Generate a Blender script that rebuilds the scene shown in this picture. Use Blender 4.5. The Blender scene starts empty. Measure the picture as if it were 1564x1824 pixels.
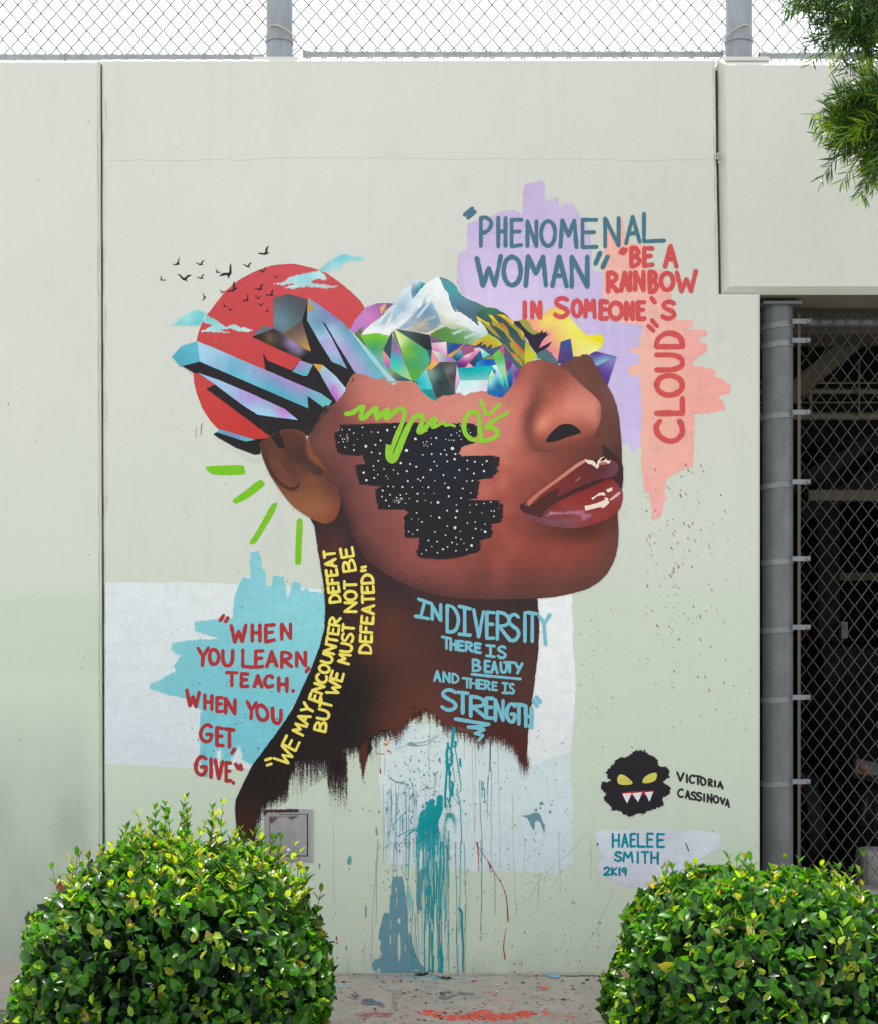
import bpy, bmesh, math, random
import numpy as np
from mathutils import Vector
from mathutils.geometry import delaunay_2d_cdt
random.seed(7); RNG = np.random.default_rng(7)
SC = bpy.context.scene
COL = SC.collection
R = math.radians

# ---------------------------------------------------------------- camera, sky, sun, exposure
CAM_H, CAM_D, FPX = 1.6, 6.0, 2400.0          # eye height, distance to the wall, focal length in photo pixels
cam = bpy.data.cameras.new('camera'); camo = bpy.data.objects.new('camera', cam); COL.objects.link(camo)
camo.location = (0, -CAM_D, CAM_H); camo.rotation_euler = (R(90), 0, 0)
cam.sensor_fit = 'HORIZONTAL'; cam.sensor_width = 36.0
cam.lens = 36.0*FPX/1564.0
cam.shift_y = 183.0/1564.0
cam.clip_start = 0.05; cam.clip_end = 2000
SC.camera = camo

SUN_EL, SUN_AZ = R(74), R(-14)
world = bpy.data.worlds.new('World'); SC.world = world; world.use_nodes = True
wn = world.node_tree.nodes; wl = world.node_tree.links; wn.clear()
wo = wn.new('ShaderNodeOutputWorld'); wb = wn.new('ShaderNodeBackground')
sky = wn.new('ShaderNodeTexSky'); sky.sky_type = 'NISHITA'; sky.sun_disc = False
sky.sun_elevation = SUN_EL; sky.sun_rotation = SUN_AZ
sky.air_density = 2.0; sky.dust_density = 0.6; sky.ozone_density = 0.6
hs = wn.new('ShaderNodeHueSaturation'); hs.inputs['Saturation'].default_value = 0.22   # hazy white sky
wl.new(sky.outputs[0], hs.inputs['Color']); wl.new(hs.outputs[0], wb.inputs['Color'])
wb.inputs['Strength'].default_value = 0.15
wl.new(wb.outputs[0], wo.inputs['Surface'])

sun = bpy.data.lights.new('sun', 'SUN'); suno = bpy.data.objects.new('sun', sun); COL.objects.link(suno)
sun.energy = 4.5; sun.angle = R(0.5); sun.color = (1.0, 0.95, 0.87)
sdir = Vector((math.sin(SUN_AZ)*math.cos(SUN_EL), math.cos(SUN_AZ)*math.cos(SUN_EL), math.sin(SUN_EL)))
suno.rotation_euler = sdir.to_track_quat('Z', 'Y').to_euler()
suno.location = (0, 6, 12)

vs = SC.view_settings
vs.view_transform = 'Standard'; vs.look = 'None'; vs.gamma = 1.0; vs.use_curve_mapping = False
vs.exposure = 1.02
SC.cycles.max_bounces = 8; SC.cycles.transparent_max_bounces = 24
SC.cycles.use_denoising = True

# ---------------------------------------------------------------- helpers
def lin(c):
    c = np.asarray(c, float)/255.0
    return np.where(c <= 0.04045, c/12.92, ((c+0.055)/1.055)**2.4)
ALB = 0.92                                    # paint albedo of a patch that photographs at 1.0
def alb(c): return np.minimum(lin(c)*ALB, 0.84)

def X(px): return (px-782.0)/400.0            # photo pixels to metres on the wall plane
def Z(py): return (1735.0-py)/400.0
def at(px, py, y=0.0):                        # a photo pixel at depth y
    d = CAM_D+y
    return Vector(((px-782.0)*d/FPX, y, CAM_H+(1095.0-py)*d/FPX))
def on_ground(px, py, z=0.0):
    d = FPX*(CAM_H-z)/(py-1095.0)
    return Vector(((px-782.0)*d/FPX, d-CAM_D, z))

def tag(o, label=None, cat=None, group=None, kind=None):
    if label: o['label'] = label
    if cat: o['category'] = cat
    if group: o['group'] = group
    if kind: o['kind'] = kind
    return o
def empty(name, loc=(0, 0, 0)):
    o = bpy.data.objects.new(name, None); COL.objects.link(o); o.location = loc
    o.empty_display_size = 0.1
    return o
def link(name, me, mat=None, parent=None):
    o = bpy.data.objects.new(name, me); COL.objects.link(o)
    if mat is not None: me.materials.append(mat)
    if parent is not None:
        o.parent = parent
        # parents are unrotated; keep world coordinates
        loc = Vector((0, 0, 0)); p = parent
        while p is not None:
            loc += p.location; p = p.parent
        o.location = -loc
    return o
def mesh_from(name, verts, faces, smooth=False):
    me = bpy.data.meshes.new(name); me.from_pydata([tuple(v) for v in verts], [], [tuple(f) for f in faces]); me.update()
    if smooth: me.polygons.foreach_set('use_smooth', [True]*len(me.polygons))
    return me
def fast_mesh(name, verts, loops, starts, totals, smooth=False):
    me = bpy.data.meshes.new(name)
    me.vertices.add(len(verts)); me.vertices.foreach_set('co', np.asarray(verts, np.float32).ravel())
    me.loops.add(len(loops)); me.loops.foreach_set('vertex_index', np.asarray(loops, np.int32))
    me.polygons.add(len(starts)); me.polygons.foreach_set('loop_start', np.asarray(starts, np.int32))
    me.polygons.foreach_set('loop_total', np.asarray(totals, np.int32))
    if smooth: me.polygons.foreach_set('use_smooth', np.ones(len(starts), bool))
    me.update(calc_edges=True); me.validate()
    return me
class MB:                                     # collects shapes of ONE mesh
    def __init__(s): s.v = []; s.f = []
    def add(s, v, f):
        n = len(s.v); s.v += [tuple(p) for p in v]; s.f += [tuple(i+n for i in q) for q in f]
    def box(s, a, b):
        (x0, y0, z0), (x1, y1, z1) = a, b
        s.add([(x0,y0,z0),(x1,y0,z0),(x1,y1,z0),(x0,y1,z0),(x0,y0,z1),(x1,y0,z1),(x1,y1,z1),(x0,y1,z1)],
              [(0,3,2,1),(4,5,6,7),(0,1,5,4),(1,2,6,5),(2,3,7,6),(3,0,4,7)])
    def tube(s, pts, r, n=8, cap=True):
        pts = [Vector(p) for p in pts]; m = len(pts)
        rs = r if hasattr(r, '__len__') else [r]*m
        ref = None; V = []; F = []
        for i, p in enumerate(pts):
            t = (pts[min(i+1, m-1)]-pts[max(i-1, 0)])
            t = t.normalized() if t.length > 1e-9 else Vector((0, 0, 1))
            if ref is None:
                ref = Vector((0, 1, 0)) if abs(t.y) < 0.9 else Vector((1, 0, 0))
            u = (ref-t*ref.dot(t)).normalized(); w = t.cross(u); ref = u
            for k in range(n):
                a = 2*math.pi*k/n
                V.append(p+(u*math.cos(a)+w*math.sin(a))*rs[i])
        for i in range(m-1):
            for k in range(n):
                k2 = (k+1) % n
                F.append((i*n+k, i*n+k2, (i+1)*n+k2, (i+1)*n+k))
        if cap:
            F.append(tuple(range(n-1, -1, -1))); F.append(tuple((m-1)*n+k for k in range(n)))
        s.add(V, F)
    def ring(s, c, axis, r0, r1, h, n=32, a0=0.0, a1=2*math.pi):   # a flat band round a post
        c = Vector(c)
        V = []; F = []
        full = abs(a1-a0-2*math.pi) < 1e-6
        for k in range(n+(0 if full else 1)):
            a = a0+(a1-a0)*k/n
            d = Vector((math.cos(a), math.sin(a), 0))
            for rr, hh in ((r0, -h/2), (r1, -h/2), (r1, h/2), (r0, h/2)):
                V.append(c+d*rr+Vector((0, 0, hh))+axis*d.x*0)
        m = len(V)//4
        for k in range(n):
            k2 = (k+1) % m
            for j in range(4):
                j2 = (j+1) % 4
                F.append((k*4+j, k2*4+j, k2*4+j2, k*4+j2))
        s.add(V, F)
    def lathe(s, c, prof, n=24, axis='z'):
        c = Vector(c); V = []; F = []
        for (r, h) in prof:
            for k in range(n):
                a = 2*math.pi*k/n
                if axis == 'z': V.append(c+Vector((r*math.cos(a), r*math.sin(a), h)))
                else: V.append(c+Vector((r*math.cos(a), -h, r*math.sin(a))))
        for i in range(len(prof)-1):
            for k in range(n):
                k2 = (k+1) % n
                F.append((i*n+k, i*n+k2, (i+1)*n+k2, (i+1)*n+k))
        F.append(tuple(range(n-1, -1, -1))); F.append(tuple((len(prof)-1)*n+k for k in range(n)))
        s.add(V, F)
    def build(s, name, mat, parent=None, bevel=0, smooth=False, segs=2):
        me = mesh_from(name, s.v, s.f)
        bm = bmesh.new(); bm.from_mesh(me)
        bmesh.ops.recalc_face_normals(bm, faces=bm.faces)
        if bevel:
            es = [e for e in bm.edges if len(e.link_faces) == 2 and e.calc_face_angle(0) > 0.6]
            bmesh.ops.bevel(bm, geom=es, offset=bevel, segments=segs, affect='EDGES', profile=0.6)
        bm.to_mesh(me); bm.free()
        if smooth:
            me.polygons.foreach_set('use_smooth', [True]*len(me.polygons))
            try: me.set_sharp_from_angle(angle=R(38))
            except Exception: pass
        return link(name, me, mat, parent)

# ---------------------------------------------------------------- materials
class NT:
    def __init__(s, name):
        s.m = bpy.data.materials.new(name); s.m.use_nodes = True
        s.t = s.m.node_tree; s.n = s.t.nodes; s.l = s.t.links; s.n.clear()
        s.out = s.n.new('ShaderNodeOutputMaterial'); s.b = s.n.new('ShaderNodeBsdfPrincipled')
        s.l.new(s.b.outputs[0], s.out.inputs[0])
        s._co = None
    def N(s, t, **kw):
        n = s.n.new(t)
        for k, v in kw.items(): setattr(n, k, v)
        return n
    def coord(s, scale=(1, 1, 1), rot=(0, 0, 0)):
        if s._co is None:
            s._co = s.N('ShaderNodeNewGeometry')      # world position: grain runs on over parts
        mp = s.N('ShaderNodeMapping'); mp.inputs['Scale'].default_value = scale; mp.inputs['Rotation'].default_value = rot
        s.l.new(s._co.outputs['Position'], mp.inputs['Vector'])
        return mp.outputs[0]
    def noise(s, scale, detail=4, rough=0.55, co=(1, 1, 1), dist=0.0):
        n = s.N('ShaderNodeTexNoise'); n.inputs['Scale'].default_value = scale
        n.inputs['Detail'].default_value = detail; n.inputs['Roughness'].default_value = rough; n.inputs['Distortion'].default_value = dist
        s.l.new(s.coord(co), n.inputs['Vector']); return n.outputs['Fac']
    def ramp(s, fac, a, b, lo=0.0, hi=1.0):
        r = s.N('ShaderNodeMapRange'); r.inputs['From Min'].default_value = a; r.inputs['From Max'].default_value = b
        r.inputs['To Min'].default_value = lo; r.inputs['To Max'].default_value = hi; r.clamp = True
        s.l.new(fac, r.inputs['Value']); return r.outputs[0]
    def math(s, op, a, b):
        m = s.N('ShaderNodeMath', operation=op)
        for i, v in enumerate((a, b)):
            if isinstance(v, (int, float)): m.inputs[i].default_value = v
            else: s.l.new(v, m.inputs[i])
        return m.outputs[0]
    def mix(s, fac, a, b, blend='MIX'):
        m = s.N('ShaderNodeMix', data_type='RGBA', blend_type=blend)
        for sock, v in ((m.inputs['Factor'], fac), (m.inputs['A'], a), (m.inputs['B'], b)):
            if isinstance(v, (int, float)): sock.default_value = v
            elif isinstance(v, (tuple, list, np.ndarray)): sock.default_value = (*[float(q) for q in v[:3]], 1.0)
            else: s.l.new(v, sock)
        return m.outputs['Result']
    def scale_col(s, col, fac):
        m = s.N('ShaderNodeVectorMath', operation='SCALE')
        if isinstance(col, (tuple, list, np.ndarray)): m.inputs[0].default_value = [float(q) for q in col[:3]]
        else: s.l.new(col, m.inputs[0])
        s.l.new(fac, m.inputs['Scale']); return m.outputs[0]
    def bump(s, h, strength=0.2, dist=0.004):
        b = s.N('ShaderNodeBump'); b.inputs['Strength'].default_value = strength; b.inputs['Distance'].default_value = dist
        s.l.new(h, b.inputs['Height']); s.l.new(b.outputs[0], s.b.inputs['Normal'])
    def set(s, base=None, rough=None, metal=None, spec=None):
        for k, v in (('Base Color', base), ('Roughness', rough), ('Metallic', metal), ('Specular IOR Level', spec)):
            if v is None: continue
            if isinstance(v, (int, float)): s.b.inputs[k].default_value = v
            elif isinstance(v, (tuple, list, np.ndarray)): s.b.inputs[k].default_value = (*[float(q) for q in v[:3]], 1.0)
            else: s.l.new(v, s.b.inputs[k])

def mat_simple(name, c, rough=0.6, metal=0.0, var=0.12, scale=12, bump=0.0, bscale=120, co=(1, 1, 1), spec=0.4):
    t = NT(name)
    f = t.ramp(t.noise(scale, 5, 0.6, co), 0.3, 0.7, 1-var, 1+var)
    t.set(t.scale_col(c, f), rough, metal, spec)
    if bump: t.bump(t.noise(bscale, 3), bump, 0.003)
    return t.m

def plaster_bump(t, k=0.32):
    h = t.math('ADD', t.noise(170, 3, 0.6), t.math('MULTIPLY', t.noise(14, 3, 0.5), 0.8))
    t.bump(h, k, 0.003)
def wall_colour(t):
    cl = t.ramp(t.noise(1.3, 5, 0.6, (1, 1, 0.6)), 0.35, 0.7, 0.0, 1.0)
    col = t.mix(cl, alb((217, 218, 210)), alb((212, 214, 203)))
    sx = t.N('ShaderNodeSeparateXYZ'); t.coord(); t.l.new(t._co.outputs['Position'], sx.inputs[0])
    wob = t.math('MULTIPLY', t.math('SUBTRACT', t.noise(7, 4, 0.6), 0.5), 0.10)
    zz = t.math('ADD', sx.outputs['Z'], wob)
    low = t.math('ADD', t.ramp(zz, 1.80, 1.62, 0.0, 0.55), t.ramp(zz, 2.7, 1.7, 0.0, 0.40))                       # the lower part was rolled over in a greener white
    col = t.mix(low, col, alb((207, 218, 199)))
    mid = t.math('MULTIPLY', t.ramp(zz, 1.70, 1.66), t.ramp(zz, 1.30, 1.36))
    left = t.ramp(sx.outputs['X'], -1.45, -1.47, 0.0, 0.5)
    col = t.mix(t.math('MULTIPLY', mid, left), col, alb((198, 210, 190)))
    streak = t.ramp(t.noise(5.5, 6, 0.7, (2.2, 1, 0.16)), 0.56, 0.80, 0.0, 0.20)   # weather streaks
    col = t.mix(streak, col, alb((160, 166, 158)))
    smud = t.ramp(t.noise(3.1, 6, 0.75, (1.2, 1, 0.8), 0.4), 0.62, 0.78, 0.0, 0.26)  # smudges
    col = t.mix(smud, col, alb((176, 181, 176)))
    foot = t.math('MULTIPLY', t.ramp(zz, 0.14, 0.0, 0.0, 0.4), t.ramp(t.noise(9, 5, 0.7), 0.3, 0.7))  # splash dirt at the foot
    col = t.mix(foot, col, alb((140, 140, 126)))
    lstain = t.math('MULTIPLY', t.ramp(sx.outputs['X'], -1.48, -1.60), t.ramp(zz, 1.3, 0.6, 0.0, 0.85))   # grimier lower left panel
    col = t.mix(t.math('MULTIPLY', lstain, t.ramp(t.noise(2.6, 6, 0.7, (1, 1, 0.5)), 0.25, 0.65, 0.25, 1.0)), col, alb((158, 166, 156)))
    f = t.ramp(t.noise(220, 2, 0.6), 0.25, 0.75, 0.955, 1.03)
    return t.scale_col(col, f)
def mat_wall():
    t = NT('wall_paint')
    t.set(wall_colour(t), 0.75, 0, 0.3)
    plaster_bump(t)
    return t.m
def mat_paint():
    t = NT('mural_paint')
    a = t.N('ShaderNodeVertexColor'); a.layer_name = 'Col'
    brush = t.math('ADD', t.math('MULTIPLY', t.noise(34, 6, 0.75, (1, 1, 0.3), 0.8), .5), t.math('MULTIPLY', t.noise(24, 6, 0.75, (.35, 1, 1.2), 0.8), .5))
    brush = t.ramp(brush, 0.36, 0.64, 0.90, 1.09)
    fine = t.ramp(t.noise(260, 2, 0.6), 0.25, 0.75, 0.945, 1.055)
    t.set(t.scale_col(a.outputs['Color'], t.math('MULTIPLY', brush, fine)), 0.66, 0, 0.16)
    plaster_bump(t, 0.28)
    return t.m
def mat_over(kind):                           # thin or dry-brushed paint: lets what it was brushed over show
    t = NT('dry_brush_paint' if kind == 'dry' else 'thin_paint')
    a = t.N('ShaderNodeVertexColor'); a.layer_name = 'Col'
    u = t.N('ShaderNodeVertexColor'); u.layer_name = 'Und'
    cv = t.N('ShaderNodeAttribute'); cv.attribute_name = 'Cov'
    if kind == 'dry':
        n1 = t.noise(430, 2, 0.7, (1, 1, 0.6)); n2 = t.noise(75, 3, 0.6, (1.6, 1, 0.10))
        n = t.math('ADD', t.math('MULTIPLY', n1, 0.62), t.math('MULTIPLY', n2, 0.38))
        n = t.ramp(n, 0.32, 0.68, 0.02, 0.98)
        fac = t.ramp(t.math('SUBTRACT', cv.outputs['Fac'], n), -0.08, 0.06)
    else:
        fac = t.math('MULTIPLY', cv.outputs['Fac'], t.ramp(t.noise(90, 4, 0.7, (1, 1, 0.4)), 0.3, 0.7, 0.9, 1.1))
        fac = t.math('MINIMUM', fac, 1.0)
    brush = t.ramp(t.noise(26, 6, 0.7, (1, 1, 0.45), 0.6), 0.3, 0.72, 0.945, 1.055)
    fine = t.ramp(t.noise(260, 2, 0.6), 0.25, 0.75, 0.95, 1.05); bf = t.math('MULTIPLY', brush, fine)
    und = t.mix(u.outputs['Alpha'], wall_colour(t), t.scale_col(u.outputs['Color'], bf))
    t.set(t.mix(fac, und, t.scale_col(a.outputs['Color'], bf)), 0.66, 0, 0.16)
    plaster_bump(t, 0.28)
    return t.m
M_WALL = mat_wall(); M_PAINT = mat_paint(); M_DRY = mat_over('dry'); M_THIN = mat_over('thin')
def mat_galv():
    t = NT('galvanised_steel')
    col = t.mix(t.ramp(t.noise(16, 6, 0.7, (1, 1, 0.5)), 0.3, 0.7), (0.115, 0.123, 0.13), (0.175, 0.187, 0.195))
    blot = t.ramp(t.noise(45, 5, 0.7, (1, 1, 0.25)), 0.62, 0.72, 0.0, 0.35)
    col = t.mix(blot, col, (0.09, 0.09, 0.09))
    t.set(col, 0.55, 0.3, 0.4); t.bump(t.noise(160, 3), 0.06, 0.002)
    return t.m
M_GALV = mat_galv()
M_GALVTOP = mat_simple('galvanised_lit', (0.27, 0.295, 0.315), 0.55, 0.3, 0.16, 18, 0.05, 120, (1, 1, .4))  # paler copy of the post steel; open daylight is put into its colour
M_BAND = mat_simple('band_steel', (0.205, 0.218, 0.23), 0.5, 0.35, 0.15, 30)
M_WIRE = mat_simple('fence_wire', (0.115, 0.112, 0.103), 0.5, 0.4, 0.15, 20)
M_WIRETOP = mat_simple('fence_wire_light', (0.15, 0.15, 0.16), 0.6, 0.2, 0.15, 20)
M_CONC = mat_simple('bare_concrete', (0.30, 0.29, 0.27), 0.85, 0, 0.2, 9, 0.3)
M_DARKJ = mat_simple('joint_filler', (0.10, 0.085, 0.07), 0.9, 0, 0.35, 30, 0.3)
M_BEIGE = mat_simple('beige_paint', (0.13, 0.115, 0.085), 0.7, 0, 0.12, 6, 0.15)
M_PIPE = mat_simple('pipe_paint', (0.19, 0.16, 0.105), 0.55, 0, 0.15, 8)
M_STEELBOX = mat_simple('box_steel', (0.42, 0.41, 0.42), 0.42, 0.45, 0.12, 10, 0.04, 90, (1, 1, 0.3))
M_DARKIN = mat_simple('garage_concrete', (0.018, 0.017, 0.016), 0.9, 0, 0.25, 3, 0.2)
M_CARPAINT = mat_simple('car_paint', (0.012, 0.013, 0.016), 0.2, 0.0, 0.05, 4, spec=0.6)
M_BLACK = mat_simple('black_rubber', (0.015, 0.015, 0.016), 0.7)
M_CHROME = mat_simple('chrome', (0.7, 0.7, 0.72), 0.12, 1.0, 0.03)
M_AMBER = mat_simple('amber_lens', (0.16, 0.045, 0.008), 0.2, 0, 0.1, 30)
M_GLASS = mat_simple('lamp_glass', (0.025, 0.026, 0.028), 0.08, 0.2, 0.2, 20)
# ---------------------------------------------------------------- the setting
def sheet(name, pts, mat, kind='structure', parent=None):
    o = link(name, mesh_from(name, pts, [tuple(range(len(pts)))]), mat, parent)
    return tag(o, kind=kind) if parent is None else o
M_STREET = mat_simple('street_concrete', (0.17, 0.168, 0.16), 0.9, 0, 0.12, 0.7, 0.2, 60)
M_SOIL = mat_simple('bed_soil', (0.10, 0.078, 0.058), 1.0, 0, 0.4, 14, 0.8, 50)
def pave_colour(t):
    col = t.mix(t.ramp(t.noise(5, 6, 0.65), 0.3, 0.7), (0.30, 0.268, 0.225), (0.40, 0.365, 0.312))
    dk = t.ramp(t.noise(60, 5, 0.7), 0.60, 0.72, 0.0, 0.5)
    return t.mix(dk, col, (0.17, 0.16, 0.15))
def mat_pave():
    t = NT('pavement_concrete'); col = pave_colour(t)
    t.set(col, 0.9, 0, 0.25); t.bump(t.noise(150, 4, 0.7), 0.3, 0.003)
    return t.m
M_PAVE = mat_pave()
sheet('ground', [(-300, -300, -0.16), (300, -300, -0.16), (300, 300, -0.16), (-300, 300, -0.16)], M_STREET)
for bx0, bx1 in ((-1.42, -0.30), (0.42, 1.78), (-3.4, -1.56)):
    sheet('planting_bed', [(bx0, -1.95, -0.15), (bx1, -1.95, -0.15), (bx1, -0.715, -0.15), (bx0, -0.715, -0.15)], M_SOIL)
def pave_z(x): return max(0.0, (-0.45-x)*0.038) if x > -2.6 else 0.0817
mb = MB()
xs = [-6, -2.6, -2.2, -1.6, -1.0, -0.6, -0.45, 0.5, 6]
for a, b in zip(xs[:-1], xs[1:]):
    za, zb = pave_z(a), pave_z(b)
    mb.add([(a,-0.72,-0.2),(b,-0.72,-0.2),(b,0.5,-0.2),(a,0.5,-0.2),(a,-0.72,za),(b,-0.72,zb),(b,0.5,zb),(a,0.5,za)],
           [(0,3,2,1),(4,5,6,7),(0,1,5,4),(2,3,7,6)])
bm_me = mesh_from('pavement', mb.v, mb.f)
bm = bmesh.new(); bm.from_mesh(bm_me); bmesh.ops.remove_doubles(bm, verts=bm.verts, dist=1e-5)
es = [e for e in bm.edges if len(e.link_faces) == 2 and all(abs(v.co.y+0.72) < 1e-4 and v.co.z > -0.1 for v in e.verts)]
bmesh.ops.bevel(bm, geom=es, offset=0.012, segments=2, affect='EDGES'); bm.to_mesh(bm_me); bm.free()
PAVE = tag(link('pavement', bm_me, M_PAVE), kind='structure')
# expansion joint in the pavement
a, b, c, d = on_ground(699, 1737), on_ground(709, 1737), on_ground(707, 1819), on_ground(697, 1819)
sheet('pavement_joint', [(p.x, p.y, 0.003) for p in (d, c, b, a)], mat_simple('joint_strip', (0.27, 0.23, 0.18), 0.95, 0, 0.3, 60, 0.4), parent=PAVE)

# ---------------------------------------------------------------- walls
def slab(name, outline, y0, y1, mat, parent, bevel):
    n = len(outline)
    V = [(x, y0, z) for x, z in outline]+[(x, y1, z) for x, z in outline]
    F = [tuple(range(n)), tuple(range(2*n-1, n-1, -1))]+[(i, i+n, (i+1) % n+n, (i+1) % n) for i in range(n)]
    me = mesh_from(name, V, F); bm = bmesh.new(); bm.from_mesh(me)
    bmesh.ops.recalc_face_normals(bm, faces=bm.faces)
    es = [e for e in bm.edges if len(e.link_faces) == 2 and all(abs(v.co.y-y0) < 1e-5 for v in e.verts) and any(v.co.z > 0.01 for v in e.verts)]
    bmesh.ops.bevel(bm, geom=es, offset=bevel, segments=1, affect='EDGES')
    bm.to_mesh(me); bm.free()
    return link(name, me, mat, parent)
WALL = tag(empty('painted_wall', (X(768), 0, 0)), 'tall pale green concrete wall panel carrying the big mural of a woman in profile', 'wall')
slab('wall_panel', [(X(186), -0.05), (X(1354.5), -0.05), (X(1354.5), Z(523)), (X(1281.5), Z(523)), (X(1280), Z(430)), (X(1276.5), Z(290)), (X(1274.5), Z(103)), (X(180.5), Z(104))], 0, 0.25, M_WALL, WALL, 0.013)
LEFTW = tag(empty('plain_wall', (X(-100), 0, 0)), 'plain unpainted pale green wall panel left of the dark vertical joint', 'wall')
slab('wall_panel', [(X(-900), -0.05), (X(182), -0.05), (X(177), Z(106)), (X(-900), Z(107))], 0, 0.25, M_WALL, LEFTW, 0.013)
mbj = MB(); mbj.box((X(175), 0.03, 0), (X(190), 0.24, Z(112))); mbj.build('joint_filler', M_DARKJ, LEFTW)
BEAM = tag(empty('concrete_beam', (X(1500), 0, Z(522))), 'thick pale concrete beam over the fenced opening with a chamfered lower edge', 'beam')
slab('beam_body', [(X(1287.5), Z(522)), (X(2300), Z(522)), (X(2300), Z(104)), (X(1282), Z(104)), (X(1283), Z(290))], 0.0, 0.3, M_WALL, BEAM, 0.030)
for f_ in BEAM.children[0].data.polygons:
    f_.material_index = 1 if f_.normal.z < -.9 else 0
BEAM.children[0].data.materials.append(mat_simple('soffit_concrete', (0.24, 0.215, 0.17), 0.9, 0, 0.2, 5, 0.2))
mbj = MB(); mbj.box((X(1270), 0.05, Z(521)), (X(1296), 0.24, Z(118))); mbj.build('joint_filler', M_DARKJ, BEAM)
# mortar lump in the joint and drips of grout
mb = MB()
for k in range(9):
    c = at(1281+random.uniform(-3, 3), 286+random.uniform(-14, 6), -0.004)
    mb.lathe(c, [(0.001, -0.006), (0.007, -0.002), (0.006, 0.003), (0.001, 0.006)], 7)
mb.build('mortar_lump', mat_simple('mortar', (0.42, 0.40, 0.35), 0.9, 0, 0.2, 60), BEAM)

# ---------------------------------------------------------------- fences
def chain_wires(x0, x1, z0, z1, y, dx, dz, r, jit=0.0):
    mb = MB(); n = int((x1-x0)/(dx/2)); m = int((z1-z0)/(dz/2))
    for i in range(n):
        pts = []
        for j in range(m+1):
            right = (i+j) % 2
            pts.append((x0+(i+right)*dx/2+random.uniform(-jit, jit), y+(r if right else -r)*0.6, z1-j*dz/2))
        # rounded bends: two points beside every node
        q = []
        for k, p in enumerate(pts):
            p = Vector(p)
            if 0 < k < len(pts)-1:
                a, b = Vector(pts[k-1]), Vector(pts[k+1])
                q += [p+(a-p)*0.07, p+(b-p)*0.07]
            else: q.append(p)
        mb.tube(q, r, 4, cap=False)
    return mb
def bands_y(): return [577, 611, 739, 863, 1000, 1122, 1247, 1397]
FENCE = tag(empty('roof_fence', (X(782), 0.12, Z(103))), 'grey chain link fence on thick posts along the top of the wall', 'fence')
chain_wires(-3.2, 4.4, 4.125, 5.35, 0.19, 0.0703, 0.079, 0.0030, 0.002).build('wire_mesh', M_WIRETOP, FENCE)
for px, yy in ((498, 0.09), (1316, 0.09)):
    d = CAM_D+yy; x = (px-782)*d/FPX
    mb = MB(); mb.lathe((x, yy, 0), [(0.0605, 4.082), (0.0605, 4.17), (0.0595, 4.172), (0.0595, 5.5)], 40); mb.build('post', M_GALVTOP, FENCE, smooth=True)
    mb = MB(); w = 0.092
    mb.box((x-w-(0.02 if px < 900 else -0.015), 0.016, 4.075), (x+w+(0 if px < 900 else 0.03), 0.22, 4.093)); mb.build('base_pad', M_WALL, FENCE, bevel=0.004)
    mb = MB(); mb.ring((x, yy, 4.19), Vector((0, 0, 1)), 0.0600, 0.0635, 0.022, 40); mb.build('weld_collar', M_GALVTOP, FENCE)
    mb = MB(); pts = []
    for k in range(30):                        # tie wire slung round the post
        a = 2*math.pi*k/29
        pts.append((x+0.068*math.cos(a)+(0.012 if px < 900 else -0.012), yy+0.068*math.sin(a), 4.205+0.025*math.sin(a)*-1+0.028*math.cos(a)*(1 if px > 900 else -0.9)))
    mb.tube(pts, 0.003, 6); mb.build('tie_wire', mat_simple('tie_wire', (0.5, 0.48, 0.4), 0.5, 0.3), FENCE, smooth=True)
for x0, x1, py in ((-700, 470, 101.5), (540, 1288, 96.5), (1352, 2200, 99.5)):
    a, b = at(x0, py, 0.15), at(x1, py, 0.15)
    mb = MB(); mb.tube([a, b], 0.0145, 12); mb.build('bottom_rail', M_GALVTOP, FENCE, smooth=True)
    k = a.x+0.2
    while k < b.x:
        mb = MB(); mb.ring((0, 0, 0), Vector((0, 0, 1)), 0.0150, 0.019, 0.007, 14)
        mb.v = [(k+v[2]*1.0, 0.15+v[1], a.z+v[0]) for v in mb.v]
        mb.build('tie_clip', M_GALVTOP, FENCE)
        k += 0.315
    if x0 > 0:
        mb = MB(); mb.tube([a, a+Vector((0.035, 0, 0))], 0.0185, 12); mb.build('rail_cap', M_GALVTOP, FENCE, smooth=True)

GATEF = tag(empty('opening_fence', (1.545, 0.15, 0)), 'chain link fence closing the dark garage opening, hung on a thick banded steel post', 'fence')
PX, PY, PR = 1.545, 0.15, 0.069
mb = MB(); mb.lathe((PX, PY, 0), [(PR, -0.05), (PR, 2.9), (PR, 3.0)], 48); mb.build('post', M_GALV, GATEF, smooth=True)
mb = MB(); mb.box((PX-0.085, PY-0.085, 3.000), (PX+0.090, PY+0.085, 3.014)); mb.build('cap_plate', M_GALV, GATEF, bevel=0.002)
for py in bands_y():
    z = CAM_H+(1095-py)*6.08/FPX
    tl = random.uniform(-0.006, 0.006)
    mb = MB(); mb.ring((PX, PY, 0), Vector((0, 0, 1)), PR+0.0004, PR+0.0042, 0.025, 48)
    mb.v = [(v[0], v[1], v[2]+z-(v[0]-PX)*-0.09) for v in mb.v]
    z2 = z+0.012
    mb.box((PX+PR*0.72, PY-0.072, z2-0.011), (PX+PR+0.062, PY-0.066, z2+0.011))
    mb.lathe((PX+PR+0.052, PY-0.072, z2), [(0.010, 0), (0.010, 0.004), (0.006, 0.008)], 10, axis='y')
    mb.build('band', M_BAND, GATEF)
fy = 0.25; bx = (1423-782)*(CAM_D+fy)/FPX
mb = MB(); mb.box((bx-0.007, fy-0.006, 0.33), (bx+0.007, fy, 3.0)); mb.build('tension_bar', M_BEIGE, GATEF)
chain_wires(bx+0.002, 3.5, 0.33, 3.005, fy+0.004, 0.0643, 0.0852, 0.0021, 0.002).build('wire_mesh', M_WIRE, GATEF)
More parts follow.
